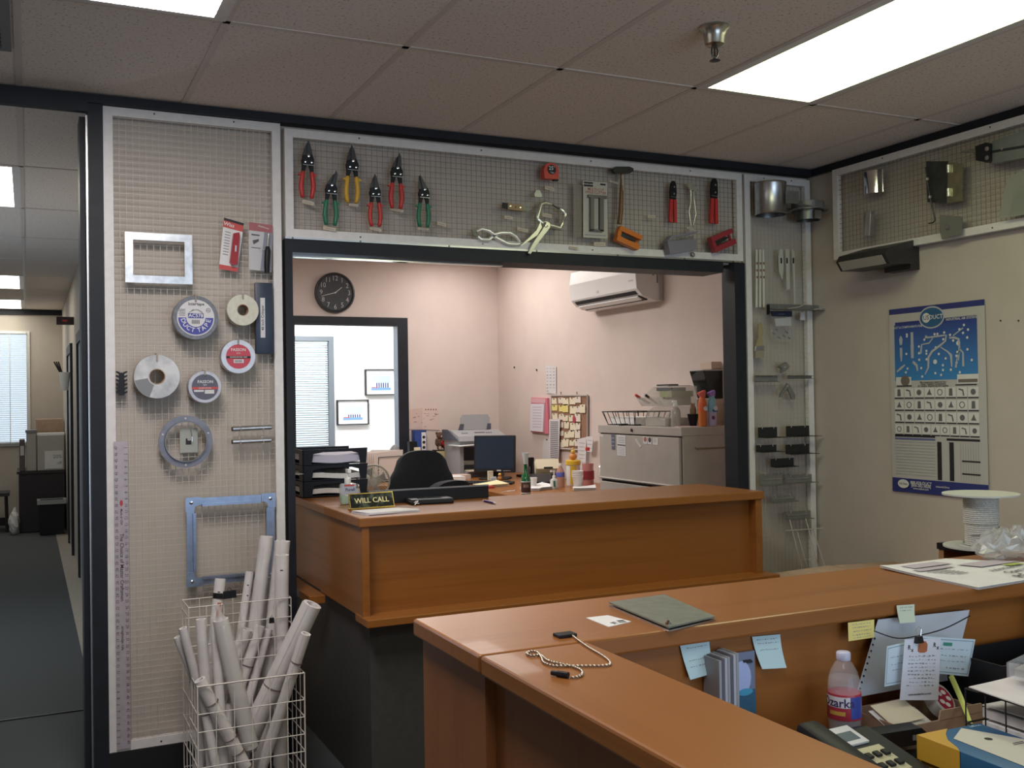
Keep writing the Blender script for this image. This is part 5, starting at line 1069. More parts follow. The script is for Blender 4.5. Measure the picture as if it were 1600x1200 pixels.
PW = mat('poster_white', (0.66, 0.66, 0.62), 0.5); PGY = mat('poster_duct_grey', (0.42, 0.43, 0.45), 0.5)
def pv(u, v, d): return Vector(poster(u, v, d))
b = B(); cx, cz = poster(.47, .065, .0014)[0], poster(.47, .065, .0014)[2]
b.prism(circ((W1-W0)*.135, 28, cx, cz, rz=(W1-W0)*.095), -0.0052, -0.0044); b.build('logo_rim', PGY, t)
b = B(); b.prism(circ((W1-W0)*.122, 28, cx, cz, rz=(W1-W0)*.082), -0.0058, -0.0050); b.build('logo_field', mat('poster_teal', (0.02, 0.10, 0.22), 0.4), t)
b = B(); b.prism(circ((W1-W0)*.042, 20, cx-(W1-W0)*.055, cz), -0.0062, -0.0056); b.build('logo_disc', PW, t)
b = B(); b.text('DUCT', (W1-W0)*.052, TW(cx+(W1-W0)*.048, -0.0064, cz)); b.build('logo_lettering', PW, t)
b = B(); b.text('US', (W1-W0)*.055, TW(cx-(W1-W0)*.055, -0.0066, cz)); b.build('logo_initials', PNV, t)
b = B()
q = poster(.205, .105, .002); b.text('DUCT & COMPONENTS FOR', (W1-W0)*.026, TW(q[0], -0.0058, q[2])); q = poster(.775, .085, .002); b.text('INDUSTRIAL AIR SYSTEMS', (W1-W0)*.027, TW(q[0], -0.0058, q[2]))
def pp(*uv): return [tuple(pv(u, v, .003)) for u, v in uv]
b.build('white_lettering', PW, t, kind='stuff')
DR = [([(.13, .15), (.13, .17), (.13, .20)], [.002, .016, .009]), ([(.13, .215), (.13, .255), (.13, .29)], [.010, .010, .004]), ([(.255, .135), (.255, .20), (.255, .205), (.255, .275)], [.011, .011, .014, .010]), ([(.08, .345), (.13, .325), (.17, .31)], [.006, .010, .006]), ([(.26, .295), (.30, .315), (.31, .345)], [.010, .009, .005]),
      ([(.40, .165), (.43, .17), (.60, .165), (.62, .165), (.61, .195), (.56, .215), (.47, .245), (.43, .275), (.425, .33), (.39, .365)], [.012, .006, .006, .006, .006, .008, .009, .009, .007, .004]), ([(.48, .175), (.44, .20), (.36, .205), (.35, .24), (.35, .255)], [.004, .005, .005, .008, .003]), ([(.69, .17), (.79, .135)], [.004, .004]), ([(.65, .18), (.70, .18), (.745, .19), (.75, .23), (.74, .30)], [.006, .008, .008, .007, .004]), ([(.56, .225), (.63, .25), (.665, .27), (.67, .33)], [.004, .005, .010, .004]), ([(.75, .24), (.785, .26), (.785, .33)], [.005, .006, .008]), ([(.75, .25), (.725, .29), (.71, .335)], [.004, .004, .008])]
b = B()
for pts, rr in DR: b.tube(pp(*pts), [x*.75 for x in rr], 6)
b.v = [(x, max(y, -0.0062), z) for x, y, z in b.v]
b.build('duct_drawing', PGY, t, kind='stuff')
random.seed(11); b = B()
for u, v in ((.20, .145), (.20, .155), (.33, .215), (.33, .25), (.33, .285), (.39, .18), (.50, .155), (.53, .155), (.60, .15), (.66, .165), (.59, .185), (.69, .195), (.755, .14), (.79, .16), (.84, .145), (.83, .185), (.80, .12), (.41, .24), (.41, .255), (.45, .26), (.51, .225), (.54, .26), (.41, .285), (.35, .33), (.61, .285), (.58, .32), (.58, .345), (.50, .36), (.72, .275), (.83, .245), (.73, .255), (.72, .31), (.87, .30), (.66, .345), (.75, .36), (.56, .37), (.36, .375), (.20, .33), (.18, .35), (.19, .25)):
    q = poster(u, v, .0022); b.prism(circ((W1-W0)*.011, 8, q[0], q[2]), -0.0060, -0.0052)
for u, v in ((.74, .21), (.50, .30)): q = poster(u, v, .0022); b.prism(circ((W1-W0)*.020, 12, q[0], q[2]), -0.0060, -0.0052)
b.build('number_dots', PW, t, kind='stuff')
random.seed(3); cells = B(); bars = B(); pics = B()
for r_ in range(4):
    n = 8 if r_ < 3 else 9; v0 = .435+.066*r_
    for k in range(n):
        u0 = .045+.89*k/n; u1 = u0+.89/n*.92; pq(cells, u0, u1, v0, v0+.050, .0010); pq(bars, u0, u1, v0+.052, v0+.058, .0010)
        cu, cv = (u0+u1)/2, v0+.025; kind = (r_*3+k) % 5; s = (u1-u0)*(W1-W0)*.30; q = poster(cu, cv, .0016)
        if kind == 0: pics.prism([(q[0]-s*.5, q[2]+s), (q[0]+s*.5, q[2]+s), (q[0]+s*.6, q[2]-s), (q[0]-s*.6, q[2]-s)], -0.0052, -0.0046)
        elif kind == 1: pics.tube([(q[0]-s, -.0048, q[2]+s*.8), (q[0]+s*.3, -.0048, q[2]+s*.5), (q[0]+s*.6, -.0048, q[2]-s)], s*.22, 5)
        elif kind == 2: pics.prism(circ(s*.8, 14, q[0], q[2]), -0.0052, -0.0046)
        elif kind == 3: pics.prism([(q[0]-s*.9, q[2]-s*.7), (q[0]+s*.9, q[2]-s*.7), (q[0]+s*.4, q[2]), (q[0]+s*.1, q[2]+s), (q[0]-s*.3, q[2]+s*.2)], -0.0052, -0.0046)
        else: pics.ring(circ(s*.9, 14, q[0], q[2]), circ(s*.7, 14, q[0], q[2]), -0.0052, -0.0046)
cells.build('part_cells', PW, t, kind='stuff'); 
pq(bars, .07, .24, .421, .427, .0014); pq(bars, .70, .91, .421, .427, .0014); pq(bars, .60, .93, .70, .712, .0012); pq(bars, .50, .545, .72, .92, .0012); pq(bars, .625, .67, .72, .92, .0012); pq(bars, .75, .93, .81, .818, .0012); pq(bars, .75, .93, .875, .883, .0012); pq(bars, .04, .48, .69, .700, .0012)
for k, tx in enumerate(('We manufacture industrial duct', 'Clamp Together Components', 'Air systems engineering and supplies')): q = poster(.47, .402+.010*k+.004, .002); bars.text(tx, (W1-W0)*.022, TW(q[0], -0.0052, q[2]))
bars.build('black_print', INK, t, kind='stuff'); pics.v = [(x, max(y, -0.0054), z) for x, y, z in pics.v]; pics.build('part_pictures', mat('poster_dark_grey', (0.12, 0.12, 0.12), 0.5), t, kind='stuff')
b = B(); pq(b, .065, .235, .375, .418, .0012); pq(b, .72, .93, .37, .418, .0012); b.build('photo_insets', PW, t, kind='stuff')
b = B(); q = poster(.17, .395, .002); b.prism(circ((W1-W0)*.05, 16, q[0], q[2], rz=(W1-W0)*.045), -0.0056, -0.0050); pq(b, .73, .92, .395, .412, .0018); b.build('photo_shapes', mat('poster_brown_grey', (0.16, 0.13, 0.11), 0.5), t, kind='stuff')
b = B(); pq(b, .04, .48, .705, .715, .0012); b.build('table_header', mat('poster_slate', (0.12, 0.14, 0.30), 0.5), t)
b = B()
for k in range(12): pq(b, .04, .48, .725+.016*k, .729+.016*k, .0012)
for k in range(8): pq(b, .735+.025*k, .741+.025*k, .72, .92, .0008)
b.build('table_lines', mat('poster_pale_lines', (0.36, 0.38, 0.36), 0.5), t, kind='stuff')
b = B(); q = poster(.135, .955, .003); b.prism(circ((W1-W0)*.062, 20, q[0], q[2], rz=(W1-W0)*.038), -0.0115, -0.0105)
q = poster(.33, .945, .003); b.text('888-828-DUCT', (W1-W0)*.036, TW(q[0], -0.0115, q[2])); q = poster(.33, .960, .003); b.text('[800-382-3828]', (W1-W0)*.034, TW(q[0], -0.0120, q[2])); q = poster(.33, .975, .003); b.text('www.usduct.com', (W1-W0)*.024, TW(q[0], -0.0125, q[2])); q = poster(.56, .955, .003); b.text('Industrial Drive', (W1-W0)*.022, TW(q[0], -0.0120, q[2]))
b.build('bottom_lettering', PW, t, kind='stuff')
b = B(); q = poster(.135, .955, .003); b.text('US Duct', (W1-W0)*.026, TW(q[0], -0.0120, q[2])); b.build('badge_lettering', PNV, t)
for px, py, w_ in ((1564, 501, 'left'), (1592, 501, 'right')):
    o = U(px, py, 0, XR); tag(B().lathe([(0, -.004), (.004, -.004), (.003, 0), (0, 0)], 8, (0, 0, 0), 'x').build('wall_pin', DARK_STEEL, None, loc=o), w_+' of two tiny pins in the wall right of the poster', 'pin', 'wall pins')
# ================================================================== ceiling fittings
p = U(1116, 42, 2, H)
t = thing('fire_sprinkler', 'chrome pendent fire sprinkler hanging from the ceiling tile', 'sprinkler', (p.x, p.y, H)); t.scale = (1.25, 1.25, 1.15)
SPK = mat('brushed_nickel', (0.50, 0.48, 0.42), 0.30, 1.0)
B().lathe([(0.0, 0), (.040, 0), (.041, -.004), (.033, -.010), (.028, -.030), (.026, -.052), (.020, -.056), (0, -.056)], 28).build('escutcheon', SPK, t, smooth=40)
for s in (-1, 1): B().tube([(s*.006, 0, -.054), (s*.010, 0, -.070), (s*.009, 0, -.082), (s*.002, 0, -.092)], .0025, 6).build('frame_arm', DARK_STEEL, t, smooth=50)
B().tube([(0, 0, -.056), (0, 0, -.086)], .003, 6).build('bulb', mat('bulb_dark', (0.10, 0.04, 0.03), 0.2), t); B().lathe([(0, -.090), (.005, -.090), (.005, -.097), (0, -.097)], 8).build('boss', DARK_STEEL, t)
B().lathe([(0, -.097), (.013, -.097), (.015, -.099), (0, -.0995)], 12).build('deflector', DARK_STEEL, t)
p = U(18, 77, 2, H)
t = thing('return_grille', 'grey ceiling air grille at the top left edge', 'air vent', (p.x, p.y, H))
B().ring([(-.60, 0), (0, 0), (0, -.60), (-.60, -.60)], [(-.57, -.03), (-.03, -.03), (-.03, -.57), (-.57, -.57)], -0.010, 0.0, 'xy').build('frame', GREY_PL, t)
for k in range(14): B().box(-.57, -.03, -.045-.038*k, -.035-.038*k, -0.009, 0.0).build('slat', GREY_PL, t)
# ================================================================== wire basket with paper rolls
t = thing('plan_basket', 'white stepped wire basket of paper rolls standing on the floor by the tall panel', 'basket', (0, 0, 0))
BX0, BX1, BY0, BY1, BY2, BZ1, BZ2 = 0.537, 0.921, 3.770, 3.970, 4.140, 0.500, 0.745
def wire(pts, r=0.0021, nm='wire'): B().tube(pts, r, 5).build(nm, WIRE_B, t)
WIRE_B = mat('basket_white_wire', (0.66, 0.61, 0.56), 0.4)
zs = [0.02+0.0635*k for k in range(8)]; zs[-1] = BZ1
for z in zs: wire([(BX0, BY0, z), (BX1, BY0, z)])
for k in range(7): x = BX0+(BX1-BX0)*k/6; wire([(x, BY0, 0.02), (x, BY0, BZ1)])
for X in (BX0, BX1):
    for z in zs: wire([(X, BY0, z), (X, BY1, z)])
    for k in range(4): y = BY0+(BY1-BY0)*k/3; wire([(X, y, 0.02), (X, y, BZ1 if k < 3 else BZ2)])
    for z in [0.52+0.0635*k for k in range(4)]+[BZ2, 0.02, 0.10, 0.20, 0.30, 0.40]: wire([(X, BY1, z), (X, BY2, z)])
    for y in (BY1+0.085, BY2): wire([(X, y, 0.02), (X, y, BZ2)])
for z in (0.53, 0.60, 0.672, BZ2): wire([(BX0, BY1, z), (BX1, BY1, z)]); 
for z in (0.1, 0.3, 0.53, 0.672, BZ2): wire([(BX0, BY2, z), (BX1, BY2, z)])
for k in range(1, 6): x = BX0+(BX1-BX0)*k/6; wire([(x, BY1, 0.50), (x, BY1, BZ2)]); wire([(x, BY2, 0.02), (x, BY2, BZ2)])
for k in range(7): x = BX0+(BX1-BX0)*k/6; wire([(x, BY0, 0.02), (x, BY2, 0.02)])
wire([(BX0, BY0, BZ1), (BX1, BY0, BZ1)], 0.0032, 'front_rim'); wire([(BX0, BY0, 0.02), (BX0, BY0, BZ1)], 0.003, 'post'); wire([(BX1, BY0, 0.02), (BX1, BY0, BZ1)], 0.003, 'post')
def paper_roll(label, top, bot, Yt, Yb, r, bands=(), m=None, zb=None, cat='paper roll', flare=1.0, marks=0):
    """rolled drawing: picture points of its two ends, each with its own depth"""
    A = U(top[0], top[1], 1, Yt)
    Bp = U(bot[0], bot[1], 1, Yb)
    if zb is not None:
        k = (A.z-zb)/(A.z-Bp.z); Bp = A+(Bp-A)*k
    ln = (A-Bp).length; zax = (A-Bp).normalized()
    t = thing('paper_roll', label, cat, Bp, group='paper rolls in the wire basket')
    q = zax.to_track_quat('Z', 'Y'); t.rotation_mode = 'QUATERNION'; t.rotation_quaternion = q
    n = 18; pr = [(r*.62, ln-.12), (r*.62, ln), (r*.66, ln), (r*.80, ln), (r*flare, ln), (r, ln*.5), (r, 0), (r*.7, 0)]
    B().lathe(pr, n, closed=True).build('sheet', m or PAPER2, t, smooth=50)
    B().lathe([(r*.46, ln-.10), (r*.46, ln-.002), (r*.52, ln-.002), (r*.52, ln-.10)], 14, closed=True).build('inner_turn', m or PAPER2, t, smooth=50)
    a0 = q.inverted() @ (EYE-A); a0 = math.atan2(a0.y, a0.x)
    e = B()  # loose outer edge of the sheet
    e.sheet(lambda u, v: ((r+0.001+0.0022*u)*math.cos(a0-0.3-1.1*u), (r+0.001+0.0022*u)*math.sin(a0-0.3-1.1*u), ln*(0.02+0.98*v)), 6, 1)
    e.build('loose_edge', m or PAPER2, t, smooth=50)
    for f_ in bands: B().lathe([(r+.0035, ln*f_), (r+.0045, ln*f_+.0015), (r+.0035, ln*f_+.003)], 16).build('rubber_band', mat('rubber_brown', (0.10, 0.06, 0.05), 0.6), t)
    if marks:
        b = B(); R2 = r+.0012
        for k in range(marks):
            a = a0+0.25*((k % 2)-.3); z0 = ln*(.93-.05*k); b.add([(R2*math.cos(a+da), R2*math.sin(a+da), z0+dz) for da, dz in ((-.2, 0), (.2, 0), (.2, .004), (-.2, .004))], [(0, 1, 2, 3)])
        b.build('drawing_lines', INK, t, kind='stuff')
    return t, r, ln, a0
PR = paper_roll
PR('wide paper roll leaning far right out of the front of the basket', (488, 944), (411, 1105), 3.803, 3.897, 0.036, (0.42,), zb=0.213)
PR('tall paper roll with a flap behind the frame, second tallest at the back', (417, 838), (396, 1000), 4.055, 4.058, 0.024, zb=0.064)
PR('tallest looking paper roll at the right rear corner of the basket', (442, 845), (431, 950), 4.073, 4.072, 0.029, zb=0.059)
PR('paper roll with a visible spiral end in front of the rear right roll', (441, 867), (440, 1010), 4.002, 4.003, 0.026, zb=0.077, marks=1)
PR('thin paper roll standing upright in the rear compartment', (391, 893), (377, 990), 4.121, 4.088, 0.015, zb=0.059, marks=2)
t_, r_, l_, a_ = PR('paper roll with double black lines leaning in the rear compartment', (413, 901), (404, 985), 4.108, 4.108, 0.023, zb=0.053)
b = B()
for da in (-.35, -.22, .22, .35): b.add([((r_+.001)*math.cos(a_+d), (r_+.001)*math.sin(a_+d), z) for d, z in ((da, l_*.5), (da+.09, l_*.5), (da+.09, l_*.95), (da, l_*.95))], [(0, 1, 2, 3)])
b.build('title_lines', INK, t_, kind='stuff')
t_, r_, l_, a_ = PR('paper roll with a red stamp and black clip leaning at the rear left', (345, 904), (336, 985), 4.052, 4.029, 0.019, zb=0.092, marks=1)
patchb = B()
patchb.add([((r_+.0014)*math.cos(a_+d), (r_+.0014)*math.sin(a_+d), z) for d, z in ((-.1, l_-.16), (.6, l_-.16), (.6, l_-.09), (-.1, l_-.09))], [(0, 1, 2, 3)]); patchb.build('red_stamp', mat('stamp_red', (0.48, 0.13, 0.08), 0.7), t_)
B().lathe([(r_+.001, l_-.075), (r_+.004, l_-.075), (r_+.004, l_-.055), (r_+.001, l_-.055)], 14, closed=True).build('black_clip', BLACK_PL, t_)
PR('upright white paper roll, left one of the two in the front compartment', (314, 967), (328, 1150), 3.871, 3.868, 0.018, zb=0.050)
PR('upright white paper roll, right one of the two in the front compartment', (336, 965), (346, 1120), 3.912, 3.868, 0.016, (0.30,), zb=0.051, marks=2)
PR('narrow paper roll leaning left over the side of the basket', (286, 981), (326, 1130), 3.894, 3.915, 0.0145, (0.40,), zb=0.087)
PR('shortest narrow roll at the left rim of the basket', (277, 995), (312, 1080), 3.935, 3.946, 0.013, zb=0.245)
PR('long banded paper roll crossing the front of the basket to the right', (312, 1062), (380, 1190), 3.797, 3.804, 0.021, (0.25, 0.38, 0.5, 0.8), zb=0.060)
PR('thin paper roll crossing behind the front wires at the left', (312, 1062), (335, 1180), 3.845, 3.811, 0.015, (0.7,), zb=0.089)
PR('left one of three short rolls in the middle of the basket', (386, 983), (350, 1075), 3.995, 4.019, 0.022, zb=0.199)
PR('middle one of three short rolls in the middle of the basket', (407, 978), (377, 1070), 4.005, 3.998, 0.019, (0.75,), zb=0.051)
PR('right one of three short rolls in the middle of the basket', (420, 983), (397, 1065), 4.026, 4.005, 0.016, zb=0.250)
PR('paper roll with frayed end leaning right beside the widest roll', (463, 992), (401, 1150), 3.898, 3.976, 0.018, (0.55,), zb=0.174)
PR('long creased roll along the right front post of the basket', (478, 990), (413, 1190), 3.760, 3.873, 0.019, (0.82,), zb=0.049)
PR('paper roll hidden low at the left of the basket', (306, 1150), (328, 1195), 4.109, 4.078, 0.024, zb=0.056)
PR('short roll lying low between the front rolls', (357, 1100), (356, 1190), 3.921, 3.892, 0.017, zb=0.069, marks=1)
t_, r_, l_, a_ = PR('paper roll wrapped in clear plastic with a twisted top', (345, 968), (397, 1190), 3.851, 3.845, 0.027, zb=0.231)
B().lathe([(.006, l_+.055), (.011, l_+.045), (.007, l_+.030), (.020, l_+.004), (r_+.004, l_-.03), (r_+.005, l_*.5), (r_+.004, .02)], 18).build('plastic_wrap', mat('roll_film', (0.72, 0.70, 0.68), 0.10, alpha=0.38, spec=1.0), t_, smooth=60)
p = U(358, 928, 1, 3.963)
t = thing('bulldog_clip', 'black bulldog clip on the wire at the back of the basket', 'clip', p)
B().prism([(-.026, -.016), (.026, -.014), (.024, .014), (-.022, .012)], -0.012, 0.0).build('jaw', BLACK_PL, t); b = B(); b.tube([(-.01, -.006, .012), (0, -.006, .026), (.01, -.006, .012)], .0012, 5); b.build('handle', BLACK_PL, t)
p = U(424, 969, 1, 3.963)
t = thing('bulldog_clip', 'smaller black bulldog clip at the right of the basket', 'clip', p); B().prism([(-.010, -.010), (.010, -.010), (.008, .010), (-.008, .010)], -0.010, 0.0).build('jaw', BLACK_PL, t); B().tube([(-.004, -.005, .010), (0, -.005, .020), (.004, -.005, .010)], .001, 5).build('handle', BLACK_PL, t)

# ================================================================== on the service counter
def on(px, py, z=TOPZ): return U(px, py, 2, z)
t = thing('will_call_sign', 'black and gold WILL CALL desk sign on the counter', 'sign', (1.262, 3.985, TOPZ), 0.05)
GOLD = mat('gold_metal', (0.70, 0.50, 0.16), 0.25, 1.0); MARB = noisy('black_marble', (0.012, 0.014, 0.012), (0.10, 0.12, 0.09), 30, 0.15, lo=0.3, hi=0.5)
MS = Matrix.Translation((0, 0, 0.006)) @ Matrix.Rotation(math.radians(-22), 4, 'X')
B().box(-.095, .095, -.003, .003, 0, .064).xf(MS).build('plate', GOLD, t); B().box(-.092, .092, -.0036, -.003, .003, .060).xf(MS).build('face', MARB, t)
b = B().text('WILL CALL', 0.030, TW(0, -0.0042, 0.031)); b.xf(MS).build('lettering', mat('gold_letters', (0.80, 0.68, 0.40), 0.35, 0.6), t)
B().prism([(-.022, 0), (-.022, .007), (.030, .007), (.030, 0)], -.095, .095, 'yz').build('base', GOLD, t)
WP = [(1.150, 3.90), (1.330, 3.905), (1.395, 3.800), (1.180, 3.770)]
for k in range(4):
    r4 = [(x+random.uniform(-.006, .006), y+random.uniform(-.006, .006)) for x, y in WP]
    o = B().prism(r4, 0.0005+0.0025*k, 0.0025+0.0025*k, 'xy').build('paper_sheet', [PAPER, mat('lilac_paper', (0.60, 0.58, 0.70), 0.8)][k == 1], None, loc=(0, 0, TOPZ))
    tag(o, ['bottom sheet of the papers in front of the counter sign', 'lilac sheet among the papers in front of the counter sign', 'white sheet second from top before the counter sign', 'top white sheet of the papers before the counter sign'][k], 'paper', 'papers by the counter sign')
t = thing('hand_sanitizer', 'pump bottle of clear green hand sanitizer behind the counter sign', 'pump bottle', (1.232, 4.235, TOPZ))
B().rbox(-.034, .034, -.020, .020, 0, .090, .010).build('bottle', mat('gel_clear', (0.80, 0.84, 0.86), 0.08, alpha=0.45, spec=0.9), t, smooth=40)
B().rbox(-.032, .032, -.018, .018, .002, .040, .008).build('gel', mat('gel_green', (0.05, 0.42, 0.14), 0.1, alpha=0.95), t, smooth=40)
B().box(-.030, .030, -.0212, -.0204, .042, .088).build('label', mat('label_grey', (0.42, 0.44, 0.52), 0.5), t); B().box(-.022, .022, -.0218, -.0212, .079, .086).build('red_strip', PR_RED, t)
B().text('Purell', 0.018, TW(.004, -0.0222, .064)).build('lettering', NAVY, t)
B().lathe([(.013, .088), (.014, .092), (.014, .112), (.006, .114), (.005, .138), (0, .138)], 16).build('pump', WHITE_PL, t, smooth=40); B().box(-.007, .007, -.030, .008, .136, .150).build('nozzle', WHITE_PL, t)
t = thing('letter_tray', 'stacked black three tier letter tray at the left end of the counter', 'letter tray', (1.285, 4.74, TOPZ))
TB = mat('tray_black', (0.008, 0.010, 0.017), 0.5, spec=0.3)
for k in range(3):
    z = 0.004+0.073*k
    B().box(-.15, .145, -.13, .15, z, z+.004).build('shelf', TB, t)
    B().prism([(-.15, z), (-.115, z), (-.105, z+.050), (-.06, z+.057), (.075, z+.057), (.11, z+.048), (.118, z), (.145, z), (.152, z+.072), (-.15, z+.070)], -.135, -.128).build('front_frame', TB, t)
    B().prism([(-.128, z), (-.07, z), (-.06, z+.05), (.10, z+.05), (.11, z), (.15, z), (.15, z+.07), (-.128, z+.07)], -.155, -.150, 'yz').build('side_frame', TB, t)
    B().box(-.15, .145, .146, .150, z, z+.07).build('back', TB, t)
for k in range(3):
    o = B().sheet(lambda u, v: (-.135+.26*u, -.12+.25*v, .016*math.sin(5*u+k)*.3+.006*v), 8, 4, (0, 0, .022 if k != 2 else .036)).build('paper_stack', [PAPER2, PAPER, mat('lilac_paper', (0.60, 0.58, 0.70), 0.8)][k], None, loc=(1.285, 4.74, TOPZ+.0135+.073*k))
    tag(o, ['papers in the lowest letter tray', 'papers in the middle letter tray', 'lilac and white papers in the top letter tray'][k], 'paper', 'papers in the letter trays')
o = B().sheet(lambda u, v: (.0+.16*u*(1-.3*v), .0+.22*v, .0), 3, 3, (0, 0, .003)).build('paper_corner', PAPER, None, loc=(1.080, 4.60, TOPZ+.110), rot=(0, 0, .2)); tag(o, 'white paper corner sticking out left of the letter trays', 'paper')
t = thing('black_cabinet', 'tall black equipment box left of the letter trays behind the jamb', 'cabinet', (1.0, 5.20, 0)); B().box(.06, .40, -.1, .35, 0, 1.17).build('body', BLACK_MATT, t); B().box(.06, .40, -.12, -.1, .02, 1.14).build('door', BLACK_PL, t); B().box(.10, .36, -.02, .30, 1.17, 1.215).build('top_unit', TB, t)
# fan and low shelf it stands on
t = thing('return_desk', 'cherry wood return desk behind the counter, mostly hidden', 'desk', (0, 0, 0))
B().box(1.45, 1.78, 5.02, 6.05, .86, .89).build('top', CHERRY_Y, t); B().box(1.47, 1.49, 5.04, 6.03, 0, .86).build('side', CHARCOAL, t); B().box(1.74, 1.76, 5.04, 6.03, 0, .86).build('side', CHARCOAL, t)
fc = U(583, 752, 1, 5.30)
t = thing('desk_fan', 'small beige round desk fan behind the sanitizer bottle', 'fan', (fc.x, 5.30, fc.z), -0.2)
FB = mat('fan_beige', (0.48, 0.44, 0.36), 0.45); R = 0.088
B().tube([(R*math.cos(a), 0, R*math.sin(a)) for a in [k*math.pi/20 for k in range(40)]], .006, 6, closed=True).build('guard_ring', FB, t, smooth=60)
for k in range(44):
    a = k*math.pi/22; B().tube([(R*math.cos(a), 0, R*math.sin(a)), (R*.6*math.cos(a+.12), -.026, R*.6*math.sin(a+.12)), (.02*math.cos(a+.4), -.032, .02*math.sin(a+.4))], .0020, 4).build('guard_wire', FB, t)
B().lathe([(0, -.036), (.02, -.034), (.02, .03), (.034, .05), (.034, .09), (0, .09)], 20, axis='y').build('motor', FB, t, smooth=40)
for k in range(4):
    a = k*math.pi/2+.4; B().prism([(.016*math.cos(a), .016*math.sin(a)), (.072*math.cos(a-.35), .072*math.sin(a-.35)), (.076*math.cos(a+.30), .076*math.sin(a+.30))], -.006, -.002).build('blade', GREY_PL, t)
zb = .89-fc.z
B().lathe([(.013, zb+.02), (.013, -R+.0)], 12, (0, .05, 0)).build('neck', FB, t); B().lathe([(0, zb+.002), (.075, zb+.002), (.07, zb+.018), (.015, zb+.03), (0, zb+.03)], 24, (0, .03, 0)).build('base', FB, t, smooth=40)
# black screen, card terminal, pen
x0, x1 = XC(575, 4.165, 1.09), XC(762, 4.165, 1.09)
t = thing('low_screen', 'long low black screen along the back edge of the counter', 'screen', ((x0+x1)/2, 4.165, TOPZ)); hw = (x1-x0)/2
B().rbox(-hw, hw, -.012, .012, 0, .058, .003).build('panel', BLACK_PL, t); B().box(-hw, hw, -.0125, -.011, .053, .0595).build('top_edge', GREY_PL, t)
p = on(671, 786); t = thing('card_terminal', 'flat black tray shaped device with a white cord on the counter', 'device', (p.x, p.y, TOPZ), -0.10)
B().rbox(-.095, .095, -.055, .055, 0, .016, .006).build('body', BLACK_PL, t); 
B().ring([(-.09, -.05), (.09, -.05), (.09, .05), (-.09, .05)], [(-.055, -.022), (.055, -.022), (.055, .022), (-.055, .022)], .016, .022, 'xy').build('raised_rim', mat('soft_black', (0.03, 0.032, 0.032), 0.5), t)
B().tube(catmull([(-.06, -.055, .006), (-.085, -.075, .012), (-.072, -.085, .02), (-.09, -.10, .006)], 6), .0022, 6).build('cord', WHITE_PL, t, smooth=60)
a, c = on(755, 784), on(777, 789); t = thing('pen', 'purple and white ballpoint pen lying on the counter', 'pen', (a.x, a.y, TOPZ+.0055)); d = c-a; d.z = 0; d = d.normalized()*.14
B().tube([tuple(d*.12), tuple(d*.85)], .005, 8).build('barrel', mat('pen_purple', (0.06, 0.03, 0.16), 0.35), t, smooth=50); B().tube([(0, 0, 0), tuple(d*.12)], [.003, .0048], 8).build('tip', WHITE_PL, t, smooth=50); B().tube([tuple(d*.85), tuple(d)], [.0048, .0035], 8).build('end', PALE_PL, t, smooth=50)

# ================================================================== office behind the counter
ZD = 0.855
t = thing('office_desk', 'cherry wood L shaped office desk along the far walls', 'desk', (0, 0, 0))
B().prism([(1.95, 8.47), (1.95, 7.55), (2.75, 7.40), (2.95, 7.20), (3.02, 6.95), (2.93, 6.62), (2.90, 6.05), (3.90, 6.05), (3.90, 8.47)], ZD-.03, ZD, 'xy').build('top', CHERRY_X, t)
B().box(2.0, 2.02, 7.6, 8.45, 0, ZD-.03).build('leg_panel', CHARCOAL, t); B().box(2.97, 3.88, 6.08, 6.10, 0, ZD-.03).build('leg_panel', CHARCOAL, t); B().box(2.1, 3.88, 8.44, 8.46, 0.2, ZD-.03).build('modesty_panel', CHERRY_X, t)
# office door frame
t = sempty('door_1')
for nm, bx in (('jamb', (2.940, 3.032, 0, 2.230)), ('jamb', (1.90, 2.03, 0, 2.230)), ('head', (2.03, 2.940, 2.160, 2.230))): B().box(bx[0], bx[1], YB-.014, YB+.11, bx[2], bx[3]).build(nm, DARK_TRIM, t)
B().box(2.936, 2.940, YB-.010, YB+.10, 0, 2.16).build('reveal_edge', mat('blue_grey_trim', (0.16, 0.19, 0.25), 0.4), t)
# back room window with blind
t = sempty('window_2'); WX0, WX1, WZ0, WZ1 = 1.60, 3.035, 0.97, 2.215
B().ring([(WX0, WZ0), (WX1, WZ0), (WX1, WZ1), (WX0, WZ1)], [(WX0+.05, WZ0+.05), (WX1-.055, WZ0+.05), (WX1-.055, WZ1-.05), (WX0+.05, WZ1-.05)], 10.90, 11.05).build('frame', mat('silver_frame', (0.14, 0.16, 0.18), 0.4, 0.2), t)
B().box(WX0, WX1, 11.0, 11.006, WZ0, WZ1).build('pane', mat('window_glass', (0.9, 0.95, 0.98), 0.05, alpha=0.15), t)
t = thing('window_blind', 'white horizontal blind in the bright window behind the office door', 'blind', (0, 10.935, 0))
BLM = mat('blind_white', (0.58, 0.68, 0.70), 0.6); z = WZ1-.075
B().box(WX0+.06, WX1-.065, -.012, .012, WZ1-.075, WZ1-.05).build('head_rail', BLM, t)
n = 46
for k in range(n):
    zz = WZ1-.085-(WZ1-WZ0-.15)*k/(n-1); B().add([(WX0+.06, -.010, zz-.010), (WX1-.065, -.010, zz-.010), (WX1-.065, .010, zz+.008), (WX0+.06, .010, zz+.008), (WX0+.06, -.010, zz-.0115), (WX1-.065, -.010, zz-.0115), (WX1-.065, .010, zz+.0065), (WX0+.06, .010, zz+.0065)], [(0, 1, 2, 3), (7, 6, 5, 4), (0, 4, 5, 1), (1, 5, 6, 2), (2, 6, 7, 3), (3, 7, 4, 0)]).build('slat', BLM, t)
